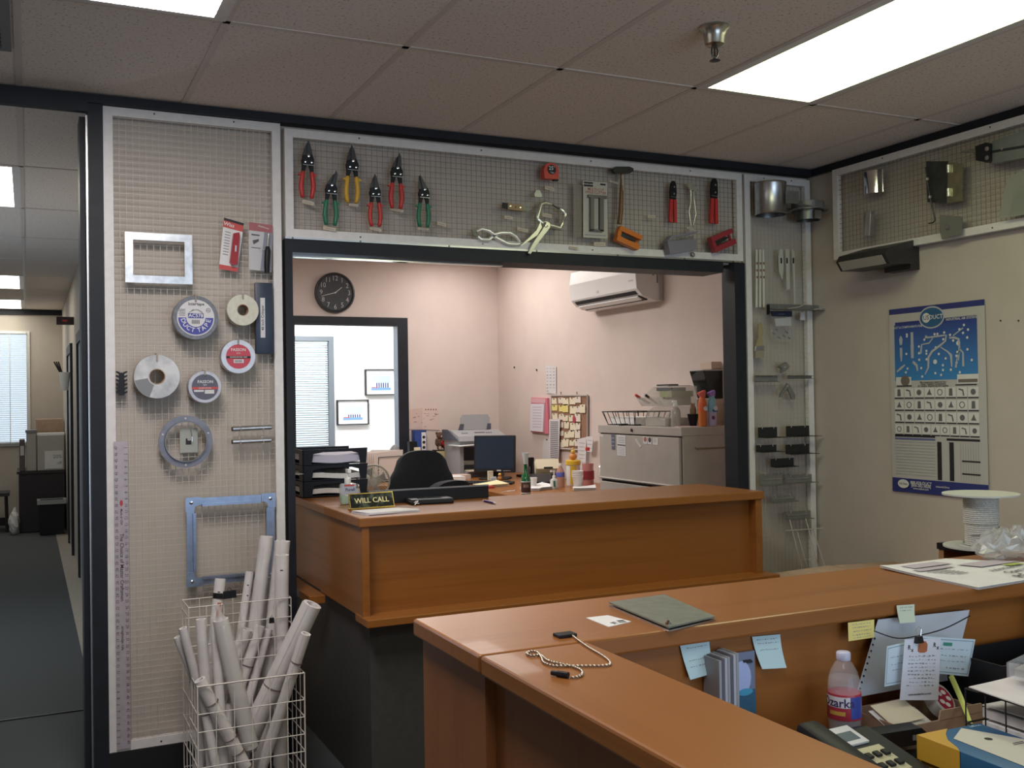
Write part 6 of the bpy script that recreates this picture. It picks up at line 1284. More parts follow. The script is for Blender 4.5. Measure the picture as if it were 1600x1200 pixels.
# framed pictures in the back room
for k, (a, c, lab) in enumerate((((527, 625), (577, 663), 'lower left framed seascape print in the bright room'), ((571, 577), (621, 617), 'middle framed seascape print in the bright room'), ((617, 531), (667, 570), 'third framed print, cut off by the door jamb'))):
    p, q = U(a[0], a[1], 1, 10.90), U(c[0], c[1], 1, 10.90); w_, h_ = (q.x-p.x)/2, (p.z-q.z)/2
    t = thing('framed_picture', lab, 'picture', ((p.x+q.x)/2, 10.925, (p.z+q.z)/2), group='framed prints in the bright room')
    B().ring([(-w_, -h_), (w_, -h_), (w_, h_), (-w_, h_)], [(-w_+.012, -h_+.010), (w_-.012, -h_+.010), (w_-.012, h_-.010), (-w_+.012, h_-.010)], -.022, .024).build('frame', BLACK_PL, t)
    B().box(-w_+.011, w_-.011, -.004, .004, -h_+.009, h_-.009).build('mount', WHITE_WALL, t)
    B().box(-w_*.62, w_*.62, -.0055, -.004, -h_*.05, h_*.50).build('sky_print', mat('print_sky', (0.45, 0.74, 0.80), 0.6), t); B().box(-w_*.62, w_*.62, -.0060, -.004, -h_*.62, -h_*.42).build('sea_print', mat('print_sea', (0.16, 0.32, 0.55), 0.6), t)
    b = B()
    for j in range(6): b.box(-w_*.3+w_*.14*j, -w_*.3+w_*.14*j+w_*.07, -.0062, -.004, -h_*.42, -h_*.42+h_*(.25+.12*((j*3+k) % 3)))
    b.build('boat_print', NAVY, t, kind='stuff'); B().prism([(-w_*.6, -h_*.42), (-w_*.2, -h_*.46), (-w_*.2, -h_*.40), (-w_*.6, -h_*.36)], -.0064, -.004).build('red_print', PR_RED, t)
# wall clock
t = thing('wall_clock', 'round black wall clock with thin pale numerals above the office door', 'clock', (2.376, YB, 2.431))
CK = noisy('clock_face', (0.030, 0.032, 0.036), (0.024, 0.026, 0.030), 20, 0.45)
B().lathe([(0, -.030), (.150, -.030), (.160, -.040), (.172, -.036), (.174, -.020), (.165, 0), (0, 0)], 56, axis='y').build('case', CK, t, smooth=40)
CN = mat('clock_numeral', (0.42, 0.41, 0.40), 0.5)
for k in range(1, 13):
    a = math.pi/2-k*math.pi/6; B().text(str(k), 0.060, TW(.122*math.cos(a), -.0345, .122*math.sin(a), 0, 0.9)).build('numeral', CN, t)
CH = mat('clock_hand', (0.62, 0.60, 0.56), 0.4)
a = math.pi/2-(1+42/60)*math.pi/6; B().prism([(.003*math.sin(a), -.003*math.cos(a)), (.075*math.cos(a)+.002*math.sin(a), .075*math.sin(a)-.002*math.cos(a)), (.075*math.cos(a)-.002*math.sin(a), .075*math.sin(a)+.002*math.cos(a)), (-.003*math.sin(a), .003*math.cos(a))], -.040, -.038).build('hour_hand', CH, t)
a = math.pi/2-42.5*math.pi/30; B().prism([(.003*math.sin(a), -.003*math.cos(a)), (.125*math.cos(a)+.0015*math.sin(a), .125*math.sin(a)-.0015*math.cos(a)), (.125*math.cos(a)-.0015*math.sin(a), .125*math.sin(a)+.0015*math.cos(a)), (-.003*math.sin(a), .003*math.cos(a))], -.042, -.040).build('minute_hand', CH, t)
B().lathe([(0, -.044), (.006, -.043), (.006, -.034)], 12, axis='y').build('hub', CH, t)
# air conditioner
t = thing('air_conditioner', 'white split air conditioner high on the office right wall', 'air conditioner', (XR-.004, 0, 0))
AY0, AY1 = 5.80, 6.72; AZ0, AZ1 = 2.155, 2.47
ACM = mat('ac_white', (0.84, 0.82, 0.80), 0.35)
B().prism([(AZ0+.0, 0)]+[], 0, 1) if False else None
sec = [(0, AZ0), (0, AZ1), (-.16, AZ1), (-.200, AZ1-.03), (-.215, AZ1-.12), (-.205, AZ0+.075), (-.165, AZ0+.035), (-.06, AZ0)]
B().prism(sec, AY0, AY1, 'xz').build('body', ACM, t)
B().prism([(-.150, AZ1+.002), (-.205, AZ1-.028), (-.2195, AZ1-.12), (-.2095, AZ0+.078), (-.2045, AZ0+.079), (-.2140, AZ1-.12), (-.200, AZ1-.03), (-.150, AZ1-.002)], AY0+.002, AY1-.002, 'xz').build('front_panel', ACM, t)
B().prism([(-.198, AZ0+.066), (-.180, AZ0+.043), (-.165, AZ0+.050), (-.185, AZ0+.074)], AY0+.04, AY1-.04, 'xz').build('upper_slot', INK, t)
B().prism([(-.170, AZ0+.030), (-.100, AZ0+.006), (-.098, AZ0+.020), (-.165, AZ0+.044)], AY0+.04, AY1-.04, 'xz').build('outlet', INK, t)
B().prism([(-.174, AZ0+.026), (-.140, AZ0+.006), (-.136, AZ0+.012), (-.170, AZ0+.034)], AY0+.05, AY1-.05, 'xz').build('louvre', ACM, t)
MA = Matrix.Rotation(-math.pi/2, 4, 'Z')
b = B().text('LG', 0.026, TW(0, 0, 0)); b.xf(Matrix.Translation((-.2175, (AY0+AY1)/2+.05, AZ0+.105)) @ MA).build('lettering', GREY_INK, t)
b = B().text('INVERTER', 0.014, TW(0, 0, 0)); b.xf(Matrix.Translation((-.2185, AY0+.06, AZ0+.135)) @ MA).build('small_lettering', GREY_INK, t)
B().prism([(-.004, AZ0+.004), (-.03, AZ0+.004), (-.03, AZ1-.006), (-.004, AZ1-.006)], AY0-.004, AY0, 'xz').build('end_cover', PALE_PL, t)
b = B(); b.box(-.050, -.038, AY0-.002, AY0, AZ0+.12, AZ0+.20); b.box(-.085, -.070, AY0-.002, AY0, AZ0+.17, AZ0+.185); b.build('end_labels', GREY_INK, t, kind='stuff')
# ---- papers on the back wall
def bw(name, label, cat, px, py, off=0.0, group=None):
    o = U(px, py, 1, YB-off); t = thing(name, label, cat, o, group=group)
    def L(ax, ay): q = U(ax, ay, 1, YB-off); return (q.x-o.x, q.z-o.z)
    return t, L
t, L = bw('wall_paper_note', 'pinkish paper with handwritten notes pinned beside the office door', 'paper', 660, 655, .004)
PKP = mat('pinkish_paper', (0.58, 0.44, 0.38), 0.8)
B().prism(lp((638, 640), (660, 637), (659, 671), (639, 671)), -.001, .002).build('left_sheet', PKP, t); B().prism(lp((660, 636), (686, 637), (687, 672), (659, 671)), -.003, 0).build('right_sheet', mat('pinkish_paper_light', (0.64, 0.50, 0.44), 0.8), t)
b = B()
for k in range(5): p = L(665+4*k, 640); b.prism(circ(.007, 6, p[0], p[1]), -.0036, -.003)
random.seed(9)
for k in range(22): p = L(random.uniform(641, 684), random.uniform(646, 669)); b.box(p[0], p[0]+random.uniform(.008, .03), -.0036, -.003, p[1], p[1]+.003)
b.build('handwriting', mat('reddish_ink', (0.22, 0.10, 0.08), 0.7), t, kind='stuff')
t, L = bw('cup_carton', 'tall blue and white carton against the far wall', 'carton', 655, 690, .06)
CB = mat('carton_blue', (0.03, 0.07, 0.28), 0.45); zb = ZD-U(655, 690, 1, YB-.06).z
p, q = L(646, 673), L(664, 704); B().box(p[0], q[0], -.04, .05, zb, p[1]).build('body', CB, t); B().box(q[0]-.045, q[0]-.004, -.0408, -.04, q[1], p[1]-.015).build('white_panel', PAPER, t)
for k in range(3): B().lathe([(0, -.042), (.014, -.0415), (.014, -.0408)], 10, (q[0]-.024, 0, q[1]+.03+.045*k), 'y').build('print', INK, t)
B().box(p[0]-.002, q[0]+.002, -.042, .052, p[1]-.006, p[1]+.004).build('lid', mat('lid_blue', (0.03, 0.06, 0.20), 0.4), t)
t, L = bw('black_box', 'small black box and cream slip at the foot of the blue carton', 'box', 645, 695, .12); zb = ZD-U(645, 695, 1, YB-.12).z
p, q = L(638, 690), L(650, 704); B().box(p[0], q[0], -.03, .03, zb, p[1]).build('body', BLACK_PL, t); B().box(q[0]-.03, q[0]+.03, -.034, -.031, q[1]-.02, q[1]+.03).build('slip', NOTE_C, t)
# plush bear
o = U(688, 690, 1, YB-.16)
t = thing('plush_bear', 'brown plush bear holding a red heart on top of a black stand', 'soft toy', o)
FUR = noisy('brown_fur', (0.14, 0.075, 0.05), (0.07, 0.035, 0.022), 60, 0.95); PALE_F = mat('pale_fur', (0.46, 0.36, 0.30), 0.9)
b = B(); b.ball((0, 0, -.012), (.042, .034, .050), 16, 10); b.ball((-.002, -.006, .052), (.036, .032, .032), 16, 10); b.ball((-.032, 0, .074), (.013, .009, .013), 10, 6); b.ball((.028, 0, .076), (.013, .009, .013), 10, 6)
b.ball((-.040, -.014, -.004), (.015, .014, .034), 10, 8); b.ball((.040, -.018, -.004), (.015, .014, .030), 10, 8); b.ball((-.024, -.03, -.052), (.018, .026, .018), 10, 8); b.ball((.034, -.03, -.054), (.018, .026, .018), 10, 8)
b.build('body', FUR, t, smooth=80)
B().ball((.006, -.034, .046), (.017, .012, .013), 12, 8).build('muzzle', PALE_F, t, smooth=80); B().ball((.008, -.046, .050), (.006, .004, .004), 8, 6).build('nose', INK, t, smooth=80)
for x in (-.008, .018): B().ball((x, -.037, .062), .0035, 8, 6).build('eye', INK, t, smooth=80)
for x in (-.024, .034): B().ball((x, -.056, -.054), (.015, .006, .016), 10, 6).build('paw_pad', PALE_F, t, smooth=80)
hp = [(.0, -.034), (.026, -.008), (.030, .008), (.020, .020), (.008, .018), (0, .010), (-.008, .018), (-.020, .020), (-.030, .008), (-.026, -.008)]
B().prism([(x+.018, z-.012) for x, z in hp], -.066, -.044).build('heart', mat('heart_red', (0.50, 0.02, 0.03), 0.5), t); B().ring(circ(.010, 12, .016, -.010), circ(.007, 12, .016, -.010), -.0672, -.066).build('heart_print', PAPER, t)
t = thing('black_stand', 'black upright desk organiser with a yellow note under the plush bear', 'organiser', (o.x, o.y+.01, ZD)); h_ = o.z-.072-ZD
B().box(-.055, .055, -.05, .05, 0, h_).build('body', BLACK_PL, t); B().box(.055, .075, -.05, .03, 0, h_*.55).build('side_pocket', BLACK_PL, t)
o2 = B().box(-.052, .044, -.0535, -.0515, h_-.115, h_-.008).build('yellow_note', mat('pale_yellow_note', (0.66, 0.58, 0.30), 0.8), t)
# printer
o = U(738, 742, 2, ZD)
t = thing('laser_printer', 'grey multifunction printer with raised paper feeder in the office corner', 'printer', (3.455, 8.035, ZD), -0.04)
PG = mat('printer_grey', (0.29, 0.29, 0.30), 0.45); PD = mat('printer_dark', (0.05, 0.055, 0.075), 0.4)
B().ring([(-.20, .0), (.20, .0), (.20, .30), (-.20, .30)], [(-.165, .05), (.165, .05), (.165, .25), (-.165, .25)], -.19, .19).build('body_shell', PG, t)
B().box(-.17, .17, -.12, .18, .04, .26).build('inner_dark', PD, t); B().prism([(-.195, .135), (-.16, .10), (.10, .10), (.10, .135)], -.166, .166, 'yz').build('front_door', PG, t)
B().prism([(-.22, .300), (.20, .300), (.20, .385), (-.02, .385), (-.20, .340)], -.215, .215, 'yz').build('scanner_lid', PG, t)
B().prism([(-.21, .305), (.19, .305), (.19, .39), (.05, .392)], -.222, -.215, 'yz').build('side_rim', PD, t)
MF = Matrix.Translation((.02, .06, .385)) @ Matrix.Rotation(math.radians(-18), 4, 'X')
B().prism([(-.125, 0), (.145, 0), (.165, .10), (.150, .135), (-.085, .135), (-.105, .11)], -.006, .004).xf(MF).build('feeder_tray', mat('smoky_tray', (0.26, 0.26, 0.26), 0.3), t); B().prism([(-.14, 0), (-.10, 0), (-.085, .05), (-.12, .05)], -.016, -.002).xf(MF).build('guide', PD, t); B().prism([(.12, 0), (.16, 0), (.165, .05), (.135, .05)], -.016, -.002).xf(MF).build('guide', PD, t)
MK = Matrix.Translation((0, -.10, .364)) @ Matrix.Rotation(math.radians(14), 4, 'X')
B().box(-.03, .06, -.01, .01, 0, .004).xf(MK).build('display', PD, t)
for k in range(6): B().box(-.15+.02*k+(.16 if k > 2 else 0), -.14+.02*k+(.16 if k > 2 else 0), -.02, 0, 0, .004).xf(MK).build('button', PD, t)
o2 = B().sheet(lambda u, v: (-.235+.44*u, -.30+.30*v, .262+.012*math.sin(3.0*u)-.010*u), 8, 3, (0, 0, .003)).build('output_sheet', PAPER, t)
B().box(-.155, .12, -.30, -.12, .052, .058).build('tray_sheet', NOTE_C, t); B().box(-.17, .17, -.26, -.10, .035, .050).build('paper_tray', PG, t)
# monitor, keyboard
t = thing('office_monitor', 'dark flat monitor on the office desk turned to the left', 'monitor', (3.42, 7.52, ZD), 0.0)
t.rotation_euler = (0, 0, -0.62)
MR = Matrix.Translation((0, -.03, .055)) @ Matrix.Rotation(math.radians(-7), 4, 'X')
B().rbox(-.170, .170, -.018, .018, 0, .30, .006).xf(MR).build('bezel', BLACK_PL, t); B().box(-.156, .156, -.0190, -.0180, .030, .287).xf(MR).build('display', mat('screen_blue_black', (0.020, 0.032, 0.055), 0.15), t)
for k in range(5): B().box(.075+.012*k, .081+.012*k, -.0196, -.018, .010, .015).xf(MR).build('button', PALE_PL, t)
B().box(.02, .055, -.0196, -.018, .010, .020).xf(MR).build('maker_label', PALE_PL, t)
B().box(-.03, .03, .018, .05, 0, .20).build('stand', BLACK_PL, t); B().rbox(-.12, .12, -.09, .09, 0, .014, .005).build('foot', BLACK_PL, t)
p = U(772, 750, 2, ZD); t = thing('keyboard', 'black keyboard in front of the office monitor', 'keyboard', (3.17, 7.12, ZD), -0.62)
B().rbox(-.20, .20, -.065, .065, 0, .018, .004).build('case', BLACK_PL, t)
for r_ in range(4):
    for c_ in range(12): B().box(-.185+.030*c_, -.160+.030*c_, -.052+.027*r_, -.029+.027*r_, .018, .023).build('key', BLACK_MATT, t)
t = thing('yellow_pad', 'small cream note block standing by the foot of the monitor', 'note block', (XC(766, 7.20, .95), 7.20, ZD+.018), 0.1); B().box(-.022, .022, -.006, .006, 0, .075).build('block', NOTE_C, t); B().box(-.022, .022, -.0065, -.006, .06, .062).build('line', GREY_INK, t)
t = thing('toy_duck', 'tiny orange and yellow bird figure by the monitor foot', 'figurine', (XC(781, 7.16, .93), 7.16, ZD+.018)); B().ball((0, 0, .018), (.018, .015, .018), 12, 8).build('body', mat('duck_orange', (0.62, 0.24, 0.05), 0.5), t, smooth=80); B().ball((-.003, -.003, .045), (.013, .012, .013), 12, 8).build('head', mat('duck_yellow', (0.68, 0.42, 0.07), 0.5), t, smooth=80); B().prism([(-.018, .041), (-.008, .046), (-.008, .038)], -.014, -.006).build('beak', PR_RED, t)
t = thing('business_card_box', 'small white card holder beside the tiny bird figure', 'card holder', (XC(772, 7.14, .89), 7.14, ZD+.018)); B().box(-.03, .02, -.008, .008, 0, .026).build('holder', PALE_PL, t); B().box(-.026, .016, -.004, .004, .004, .034).build('cards', PAPER, t)
for k, (px, lab) in enumerate(((703, 'stacked papers left of the printer on the office desk'), (712, 'second paper stack left of the printer'))):
    o = B().box(-.11, .11, -.06, .06, 0, .035).build('paper_stack', [PAPER, mat('pinkish_paper', (0.58, 0.44, 0.38), 0.8)][k], None, loc=(XC(px, 7.58+.14*k, ZD), 7.58+.14*k, ZD), rot=(0, 0, 0)); tag(o, lab, 'paper', 'paper stacks on the office desk')
# file sorter
t = thing('file_sorter', 'cream file folders standing in a sorter before the bright doorway', 'folders', (XC(597, 7.85, .95), 7.85, ZD))
FC = mat('folder_cream', (0.60, 0.52, 0.47), 0.7)
for k in range(8):
    x = -.15+.010*k; B().prism([(x, 0), (.15, 0), (.16, .235+.004*(k % 3)), (x+.10+.02*k, .252), (x+.08, .240), (x-.006, .232)], .10-.022*k, .104-.022*k).build('folder', FC, t)
B().ring([(-.055, .015), (.15, .015), (.16, .205), (-.05, .20)], [(-.05, .02), (.145, .02), (.155, .20), (-.045, .195)], -.062, -.060).build('dark_outline', INK, t)
B().box(-.16, .16, -.08, .13, 0, .006).build('rack_base', BLACK_PL, t)
t = thing('dark_gadget', 'dark rounded desk gadget behind the file folders', 'gadget', (XC(617, 8.2, 1.0), 8.2, ZD)); B().ball((0, 0, .14), (.06, .05, .14), 12, 8).build('body', GREY_PL, t, smooth=80); B().lathe([(0, 0), (.06, 0), (.05, .02), (0, .02)], 14).build('base', BLACK_PL, t)
# chairs
def office_chair(label, x, y, rz, zt, w, back_h):
    t = thing('office_chair', label, 'chair', (x, y, 0), rz)
    FAB = noisy('black_fabric', (0.013, 0.014, 0.018), (0.009, 0.010, 0.013), 90, 0.9)
    def f(u, v):
        a = (u-.5)*2; h = v; wd = w/2*(0.80+.20*math.sin(math.pi*min(1, h*1.15)))*(1-.30*max(0, h-.80)*5*.5)
        return (a*wd, .05*a*a*-1+.03*(h-.5), zt-back_h+back_h*h-(.05*a**4+.02*a*a)*max(0, h-.4)/.6)
    b = B(); b.sheet(f, 16, 14, (0, .07, 0)); b.build('backrest', FAB, t, smooth=60)
    B().rbox(-w*.52, w*.52, -.46, .02, .44, .53, .035).build('seat', FAB, t, smooth=50); B().tube([(0, .09, zt-back_h*.5), (0, .12, .60), (0, -.05, .43)], .022, 8).build('back_bar', BLACK_PL, t)
    B().tube([(0, -.2, .08), (0, -.2, .44)], .028, 10).build('column', BLACK_PL, t)
    for k in range(5):
        a = k*2*math.pi/5; l = B().tube([(0, -.2, .09), (.27*math.cos(a), -.2+.27*math.sin(a), .065)], [.025, .018], 8).build('leg', BLACK_PL, t); B().lathe([(0, -.012), (.027, -.012), (.027, .012), (0, .012)], 12, (.27*math.cos(a), -.2+.27*math.sin(a), .028), 'y').build('castor', BLACK_PL, l)
    for s in (-1, 1):
        B().rbox(s*(w*.5+.02)-.025, s*(w*.5+.02)+.025, -.34, -.06, .68, .71, .012).build('armrest', BLACK_PL, t); B().tube([(s*w*.5, -.2, .50), (s*(w*.5+.02), -.2, .68)], .015, 8).build('arm_post', BLACK_PL, t)
    return t
office_chair('large black office chair with rounded back before the printer', 2.425, 6.55, math.pi-0.2, 1.165, 0.48, 0.60)
office_chair('second black chair whose low rounded top shows above the counter screen', 2.175, 5.45, math.pi+0.3, 1.045, 0.44, 0.46)
# ---- right wall papers
def sw(name, label, cat, px, py, off=.006, group=None): return st(name, label, cat, px, py, off, XR-.004, group)
t, L = sw('notice_sheet', 'white sheet of small symbols pinned highest on the office wall', 'paper', 861, 592)
B().prism(lp((853, 570), (869, 573), (869, 616), (854, 614)), -.001, .001).build('sheet', mat('pale_wall_sheet', (0.62, 0.58, 0.58), 0.8), t); b = B()
random.seed(4)
for k in range(22): p = L(855.5+(k % 3)*5, 576+(k//3)*5); b.box(p[0]-.012, p[0]+.012, -.0016, -.001, p[1]-.006*random.random(), p[1]+.004)
b.build('symbols', GREY_INK, t, kind='stuff')
t, L = sw('pink_pad', 'pink backed tear off calendar pad on the office wall', 'pad', 843, 650, .02)
PINK = mat('pink_card', (0.62, 0.16, 0.22), 0.5)
B().prism(lp((830, 621), (855, 622), (857, 678), (829, 675)), 0, .02).build('backing', PINK, t); B().prism(lp((831, 622), (853, 623), (853, 630), (831, 629)), -.004, 0).build('binding', mat('pink_pale', (0.64, 0.36, 0.40), 0.5), t); B().prism(lp((831, 631), (852, 631), (850, 675), (830, 673)), -.012, 0).build('sheets', mat('pad_sheet', (0.66, 0.62, 0.66), 0.8), t)
b = B()
for k in range(8): p, q = L(834, 636+4.4*k), L(848, 636+4.4*k); b.box(p[0], q[0], -.0126, -.012, p[1]-.004, p[1]+.004)
b.build('calendar_lines', mat('pale_lines', (0.50, 0.46, 0.50), 0.8), t, kind='stuff')
t, L = sw('cork_board', 'cork board crowded with cream and yellow notes on the office wall', 'notice board', 888, 660, .014)
BP = lp((862, 618), (918, 618), (918, 704), (862, 700))
B().prism(BP, 0, .012).build('cork', noisy('cork', (0.32, 0.17, 0.10), (0.24, 0.12, 0.07), 60, 0.9), t)
for a, c in ((0, 1), (1, 2), (2, 3), (3, 0)):
    B().tube([(BP[a][0], 0, BP[a][1]), (BP[c][0], 0, BP[c][1])], .009, 6).build('frame_bar', mat('frame_taupe', (0.40, 0.35, 0.32), 0.4), t)
random.seed(21); NTS = []
for r_ in range(6):
    for c_ in range(6):
        px = 867+c_*9.2+random.uniform(-1.5, 1.5); py = 625+r_*13+random.uniform(-2, 2); NTS.append((px, py))
NM = [NOTE_C, mat('note_pale', (0.70, 0.62, 0.52), 0.8), NOTE_C, mat('note_bright_yellow', (0.72, 0.62, 0.20), 0.8), NOTE_C]
for k, (px, py) in enumerate(NTS):
    if k in (17, 23, 5, 29): continue
    w_, h_ = random.uniform(3.4, 4.6), random.uniform(5, 8); y_ = -.003-.0012*(k % 6)
    lab = B().prism(lp((px-w_, py-h_*.6), (px+w_, py-h_*.6+random.uniform(-1, 1)), (px+w_+random.uniform(-1, 1), py+h_), (px-w_+random.uniform(-1, 1), py+h_)), y_, y_+.0008).build('note', NM[3] if (r_ := k//6) == 1 and k % 6 < 3 else NM[k % 3], t)
    p = L(px+random.uniform(-1, 1), py-h_*.4); B().lathe([(0, y_-.006), (.005, y_-.005), (.005, y_)], 6, (p[0], 0, p[1]), 'y').build('pin', INK, lab)
p = L(899, 655); B().prism(circ(.022, 14, p[0], p[1], rz=.030), -.014, -.012).build('red_badge', mat('badge_red', (0.45, 0.03, 0.08), 0.5), t)
for px in (877, 902): p = L(px, 618); B().tube([(p[0], 0, p[1]), (p[0], -.004, p[1]+.03)], .003, 5).build('hanger', BLACK_PL, t)
t, L = sw('phone_list', 'long typed phone list hanging left of the cork board', 'paper', 870, 685, .004)
B().prism(lp((863, 655), (880, 654), (878, 718), (863, 718)), -.03, -.029).build('sheet', mat('list_paper', (0.64, 0.60, 0.60), 0.8), t); b = B()
for k in range(20): p, q = L(865, 659+2.9*k), L(877.5, 659+2.9*k); b.box(p[0], q[0], -.0308, -.030, p[1]-.0045, p[1]+.0045)
b.build('typed_lines', mat('list_ink', (0.20, 0.19, 0.21), 0.8), t, kind='stuff')
t, L = sw('wall_sheet', 'faint white sheet under the pink pad', 'paper', 856, 702, .004); B().prism(lp((849, 686), (863, 686), (863, 718), (847, 718)), -.001, .001).build('sheet', mat('pale_wall_sheet', (0.62, 0.58, 0.58), 0.8), t); p = L(855, 687); B().lathe([(0, -.008), (.006, -.007), (.006, -.001)], 6, (p[0], 0, p[1]), 'y').build('pin', INK, t)
for k, (pts, lab) in enumerate((([(903, 686), (916, 683), (915, 734), (903, 734)], 'white list sheet low between the cork board and cabinet'), ([(916, 682), (927, 682), (925, 706), (918, 706)], 'small white slip right of the low list sheet'))):
    t, L = sw('list_sheet', lab, 'paper', pts[0][0], pts[0][1], .035+.01*k); B().prism(lp(*pts), -.001, .001).build('sheet', mat('list_paper', (0.64, 0.60, 0.60), 0.8), t); b = B()
    for j in range(6 - 3*k): p, q = L(pts[0][0]+2, pts[0][1]+6+6*j), L(pts[1][0]-2, pts[0][1]+6+6*j); b.box(p[0], q[0], -.0016, -.001, p[1]-.002, p[1]+.002)
    b.build('lines', GREY_INK, t, kind='stuff')
for px, py, w_ in ((804, 574, 'left'), (839, 578, 'right')): o = U(px, py, 0, XR-.006); tag(B().lathe([(0, -.008), (.009, -.006), (.007, 0), (0, 0)], 8, (0, 0, 0), 'x').build('wall_pin', BLACK_PL, None, loc=o), w_+' of two black pins alone on the bare office wall', 'pin', 'office wall pins')
# ================================================================== filing cabinet and what stands on it
CX, CY0, CY1, CZ = 3.46, 4.965, 5.925, 1.32
t = thing('filing_cabinet', 'beige grey lateral filing cabinet against the office right wall', 'filing cabinet', (0, 0, 0))
CAB = noisy('cabinet_putty', (0.40, 0.35, 0.31), (0.37, 0.325, 0.285), 10, 0.42)
B().box(CX+.012, 3.905, CY0, CY1, 0, CZ-.05).build('carcass', CAB, t); B().rbox(CX-.004, 3.908, CY0-.003, CY1+.003, CZ-.052, CZ, .004).build('top', CAB, t)
B().prism([(3.55, 1.205), (3.565, 1.185), (3.9, 1.190), (3.9, 1.198), (3.57, 1.198)], CY0-.002, CY0+.002).build('side_scuff', mat('scuff_brown', (0.22, 0.17, 0.11), 0.5), t)
for k in range(4):
    z1 = CZ-.060-.312*k; z0 = z1-.285
    d = B().rbox(CX-.006, CX+.014, CY0+.020, CY1-.020, z0, z1, .003).build('drawer', CAB, t)
    B().prism([(CX-.012, z0-.004), (CX+.002, z0-.012), (CX+.002, z0-.002), (CX-.010, z0+.004)], CY0+.022, CY1-.022, 'xz').build('pull', mat('pull_putty', (0.52, 0.47, 0.42), 0.35), d)
    B().box(CX+.010, CX+.0125, CY0+.016, CY1-.016, z0-.026, z1+.008).build('gap', mat('gap_dark', (0.05, 0.04, 0.035), 0.6), t)
B().box(CX-.007, CX-.005, CY1-.07, CY1-.03, 1.243, 1.258).build('label_holder', PALE_PL, t)
B().lathe([(0, -.010), (.010, -.009), (.010, 0)], 12, (CX-.002, 5.50, CZ-.026), 'x').build('lock', DARK_STEEL, t)
def cs(name, label, cat, pts, m, group=None):
    o = U(pts[0][0], pts[0][1], 0, CX-.0075); t = thing(name, label, cat, o, -math.pi/2, group=group)
    def L(ax, ay): q = U(ax, ay, 0, CX-.0075); return (-(q.y-o.y), q.z-o.z)
    B().prism([L(*p) for p in pts], -.0006, .0006).build('sheet', m, t); return t, L
G_ = 'stickers on the filing cabinet'
t, L = cs('sticker', 'dark blue narrow sticker on the top cabinet drawer', 'sticker', [(955, 679), (961, 679.5), (961, 703), (956, 702.5)], mat('sticker_slate', (0.10, 0.11, 0.16), 0.5), G_)
for k in range(3): t_ = B().prism(lp((956, 684+6*k), (960.5, 684.3+6*k), (960.5, 684.9+6*k), (956, 684.6+6*k)), -.0010, -.0006).build('line', PALE_PL, t)
t, L = cs('sticker', 'white notice sticker with a black bar on the top drawer', 'sticker', [(964, 679), (977, 680.5), (978, 713), (964.5, 711.5)], LBLW, G_); B().prism(lp((965, 694), (977, 695.3), (977, 697), (965, 695.7)), -.0010, -.0006).build('bar', INK, t); b = B()
for k in range(4): b.prism(lp((966, 682.5+2.6*k), (976, 683.5+2.6*k), (976, 684.5+2.6*k), (966, 683.5+2.6*k)), -.0010, -.0006)
for k in range(5): b.prism(lp((966, 699+2.4*k), (976, 700+2.4*k), (976, 700.5+2.4*k), (966, 699.5+2.4*k)), -.0010, -.0006)
b.build('print', GREY_INK, t, kind='stuff')
t, L = cs('sticker', 'slanted piece of pale tape on the top drawer', 'sticker', [(992, 687), (994, 685), (1002, 697), (1000, 700)], PALE_PL, G_); B().prism(lp((993, 687), (994, 686.5), (1000, 696), (999.5, 696.6)), -.0008, -.0006).build('crease', mat('tape_shade', (0.50, 0.46, 0.42), 0.5), t)
for k, (x, lab, c_) in enumerate(((1005, 'left one of three round cornered stickers on the drawer', (0.36, 0.10, 0.07)), (1012, 'middle one of three round cornered stickers on the drawer', (0.05, 0.05, 0.05)), (1020, 'right one of three round cornered stickers on the drawer', (0.50, 0.47, 0.45)))):
    t, L = cs('sticker', lab, 'sticker', [(x, 682+.8*k), (x+(6 if k < 2 else 8), 682.8+.8*k), (x+(6 if k < 2 else 8), 694+.8*k), (x, 693+.8*k)], LBLW, G_); p = L(x+3.2, 686.5+.8*k); B().prism(circ(.016, 12, p[0], p[1]), -.0010, -.0006).build('emblem', mat('emblem_%d' % k, c_, 0.5), t)
def onc(px, y, z=CZ): return (XC(px, y, z), y, z)
t = thing('paper_basket', 'black wire tray with white papers on the filing cabinet', 'basket', (3.60, 5.70, CZ+.003)); 
def wr(pts, nm='wire'): B().tube(pts, .0025, 5).build(nm, BLACK_PL, t)
for s in (-1, 1):
    wr([(-.10, s*.165, .0), (.14, s*.165, 0)])
    for k in range(4): wr([(-.10+.08*k, s*.165, 0), (-.115+.09*k, s*.20, .085)])
for k in range(7): y = -.165+.055*k; wr([(-.10, y, 0), (-.125, y*1.2, .085)]); wr([(.14, y, 0), (.16, y*1.2, .085)])
B().tube([(-.125, -.20, .085), (.16, -.20, .085), (.16, .20, .085), (-.125, .20, .085)], .0035, 6, closed=True).build('rim', BLACK_PL, t); B().tube([(-.10, -.165, .0), (.14, -.165, .0), (.14, .165, .0), (-.10, .165, .0)], .003, 6, closed=True).build('base_wire', BLACK_PL, t)
o = B().sheet(lambda u, v: (-.09+.21*u, -.15+.30*v, .004), 2, 2, (0, 0, .045)).build('paper_stack', PAPER, None, loc=(3.60, 5.70, CZ+.004)); tag(o, 'stack of white paper in the wire tray on the cabinet', 'paper')
o = B().box(-.03, .03, -.012, .012, 0, .012).build('black_clip', BLACK_PL, None, loc=(CX+.025, 5.645, CZ)); tag(o, 'small black clip on the cabinet edge before the wire tray', 'clip')
SM = mat('smoky_clear', (0.72, 0.70, 0.66), 0.12, alpha=0.22, spec=0.8)
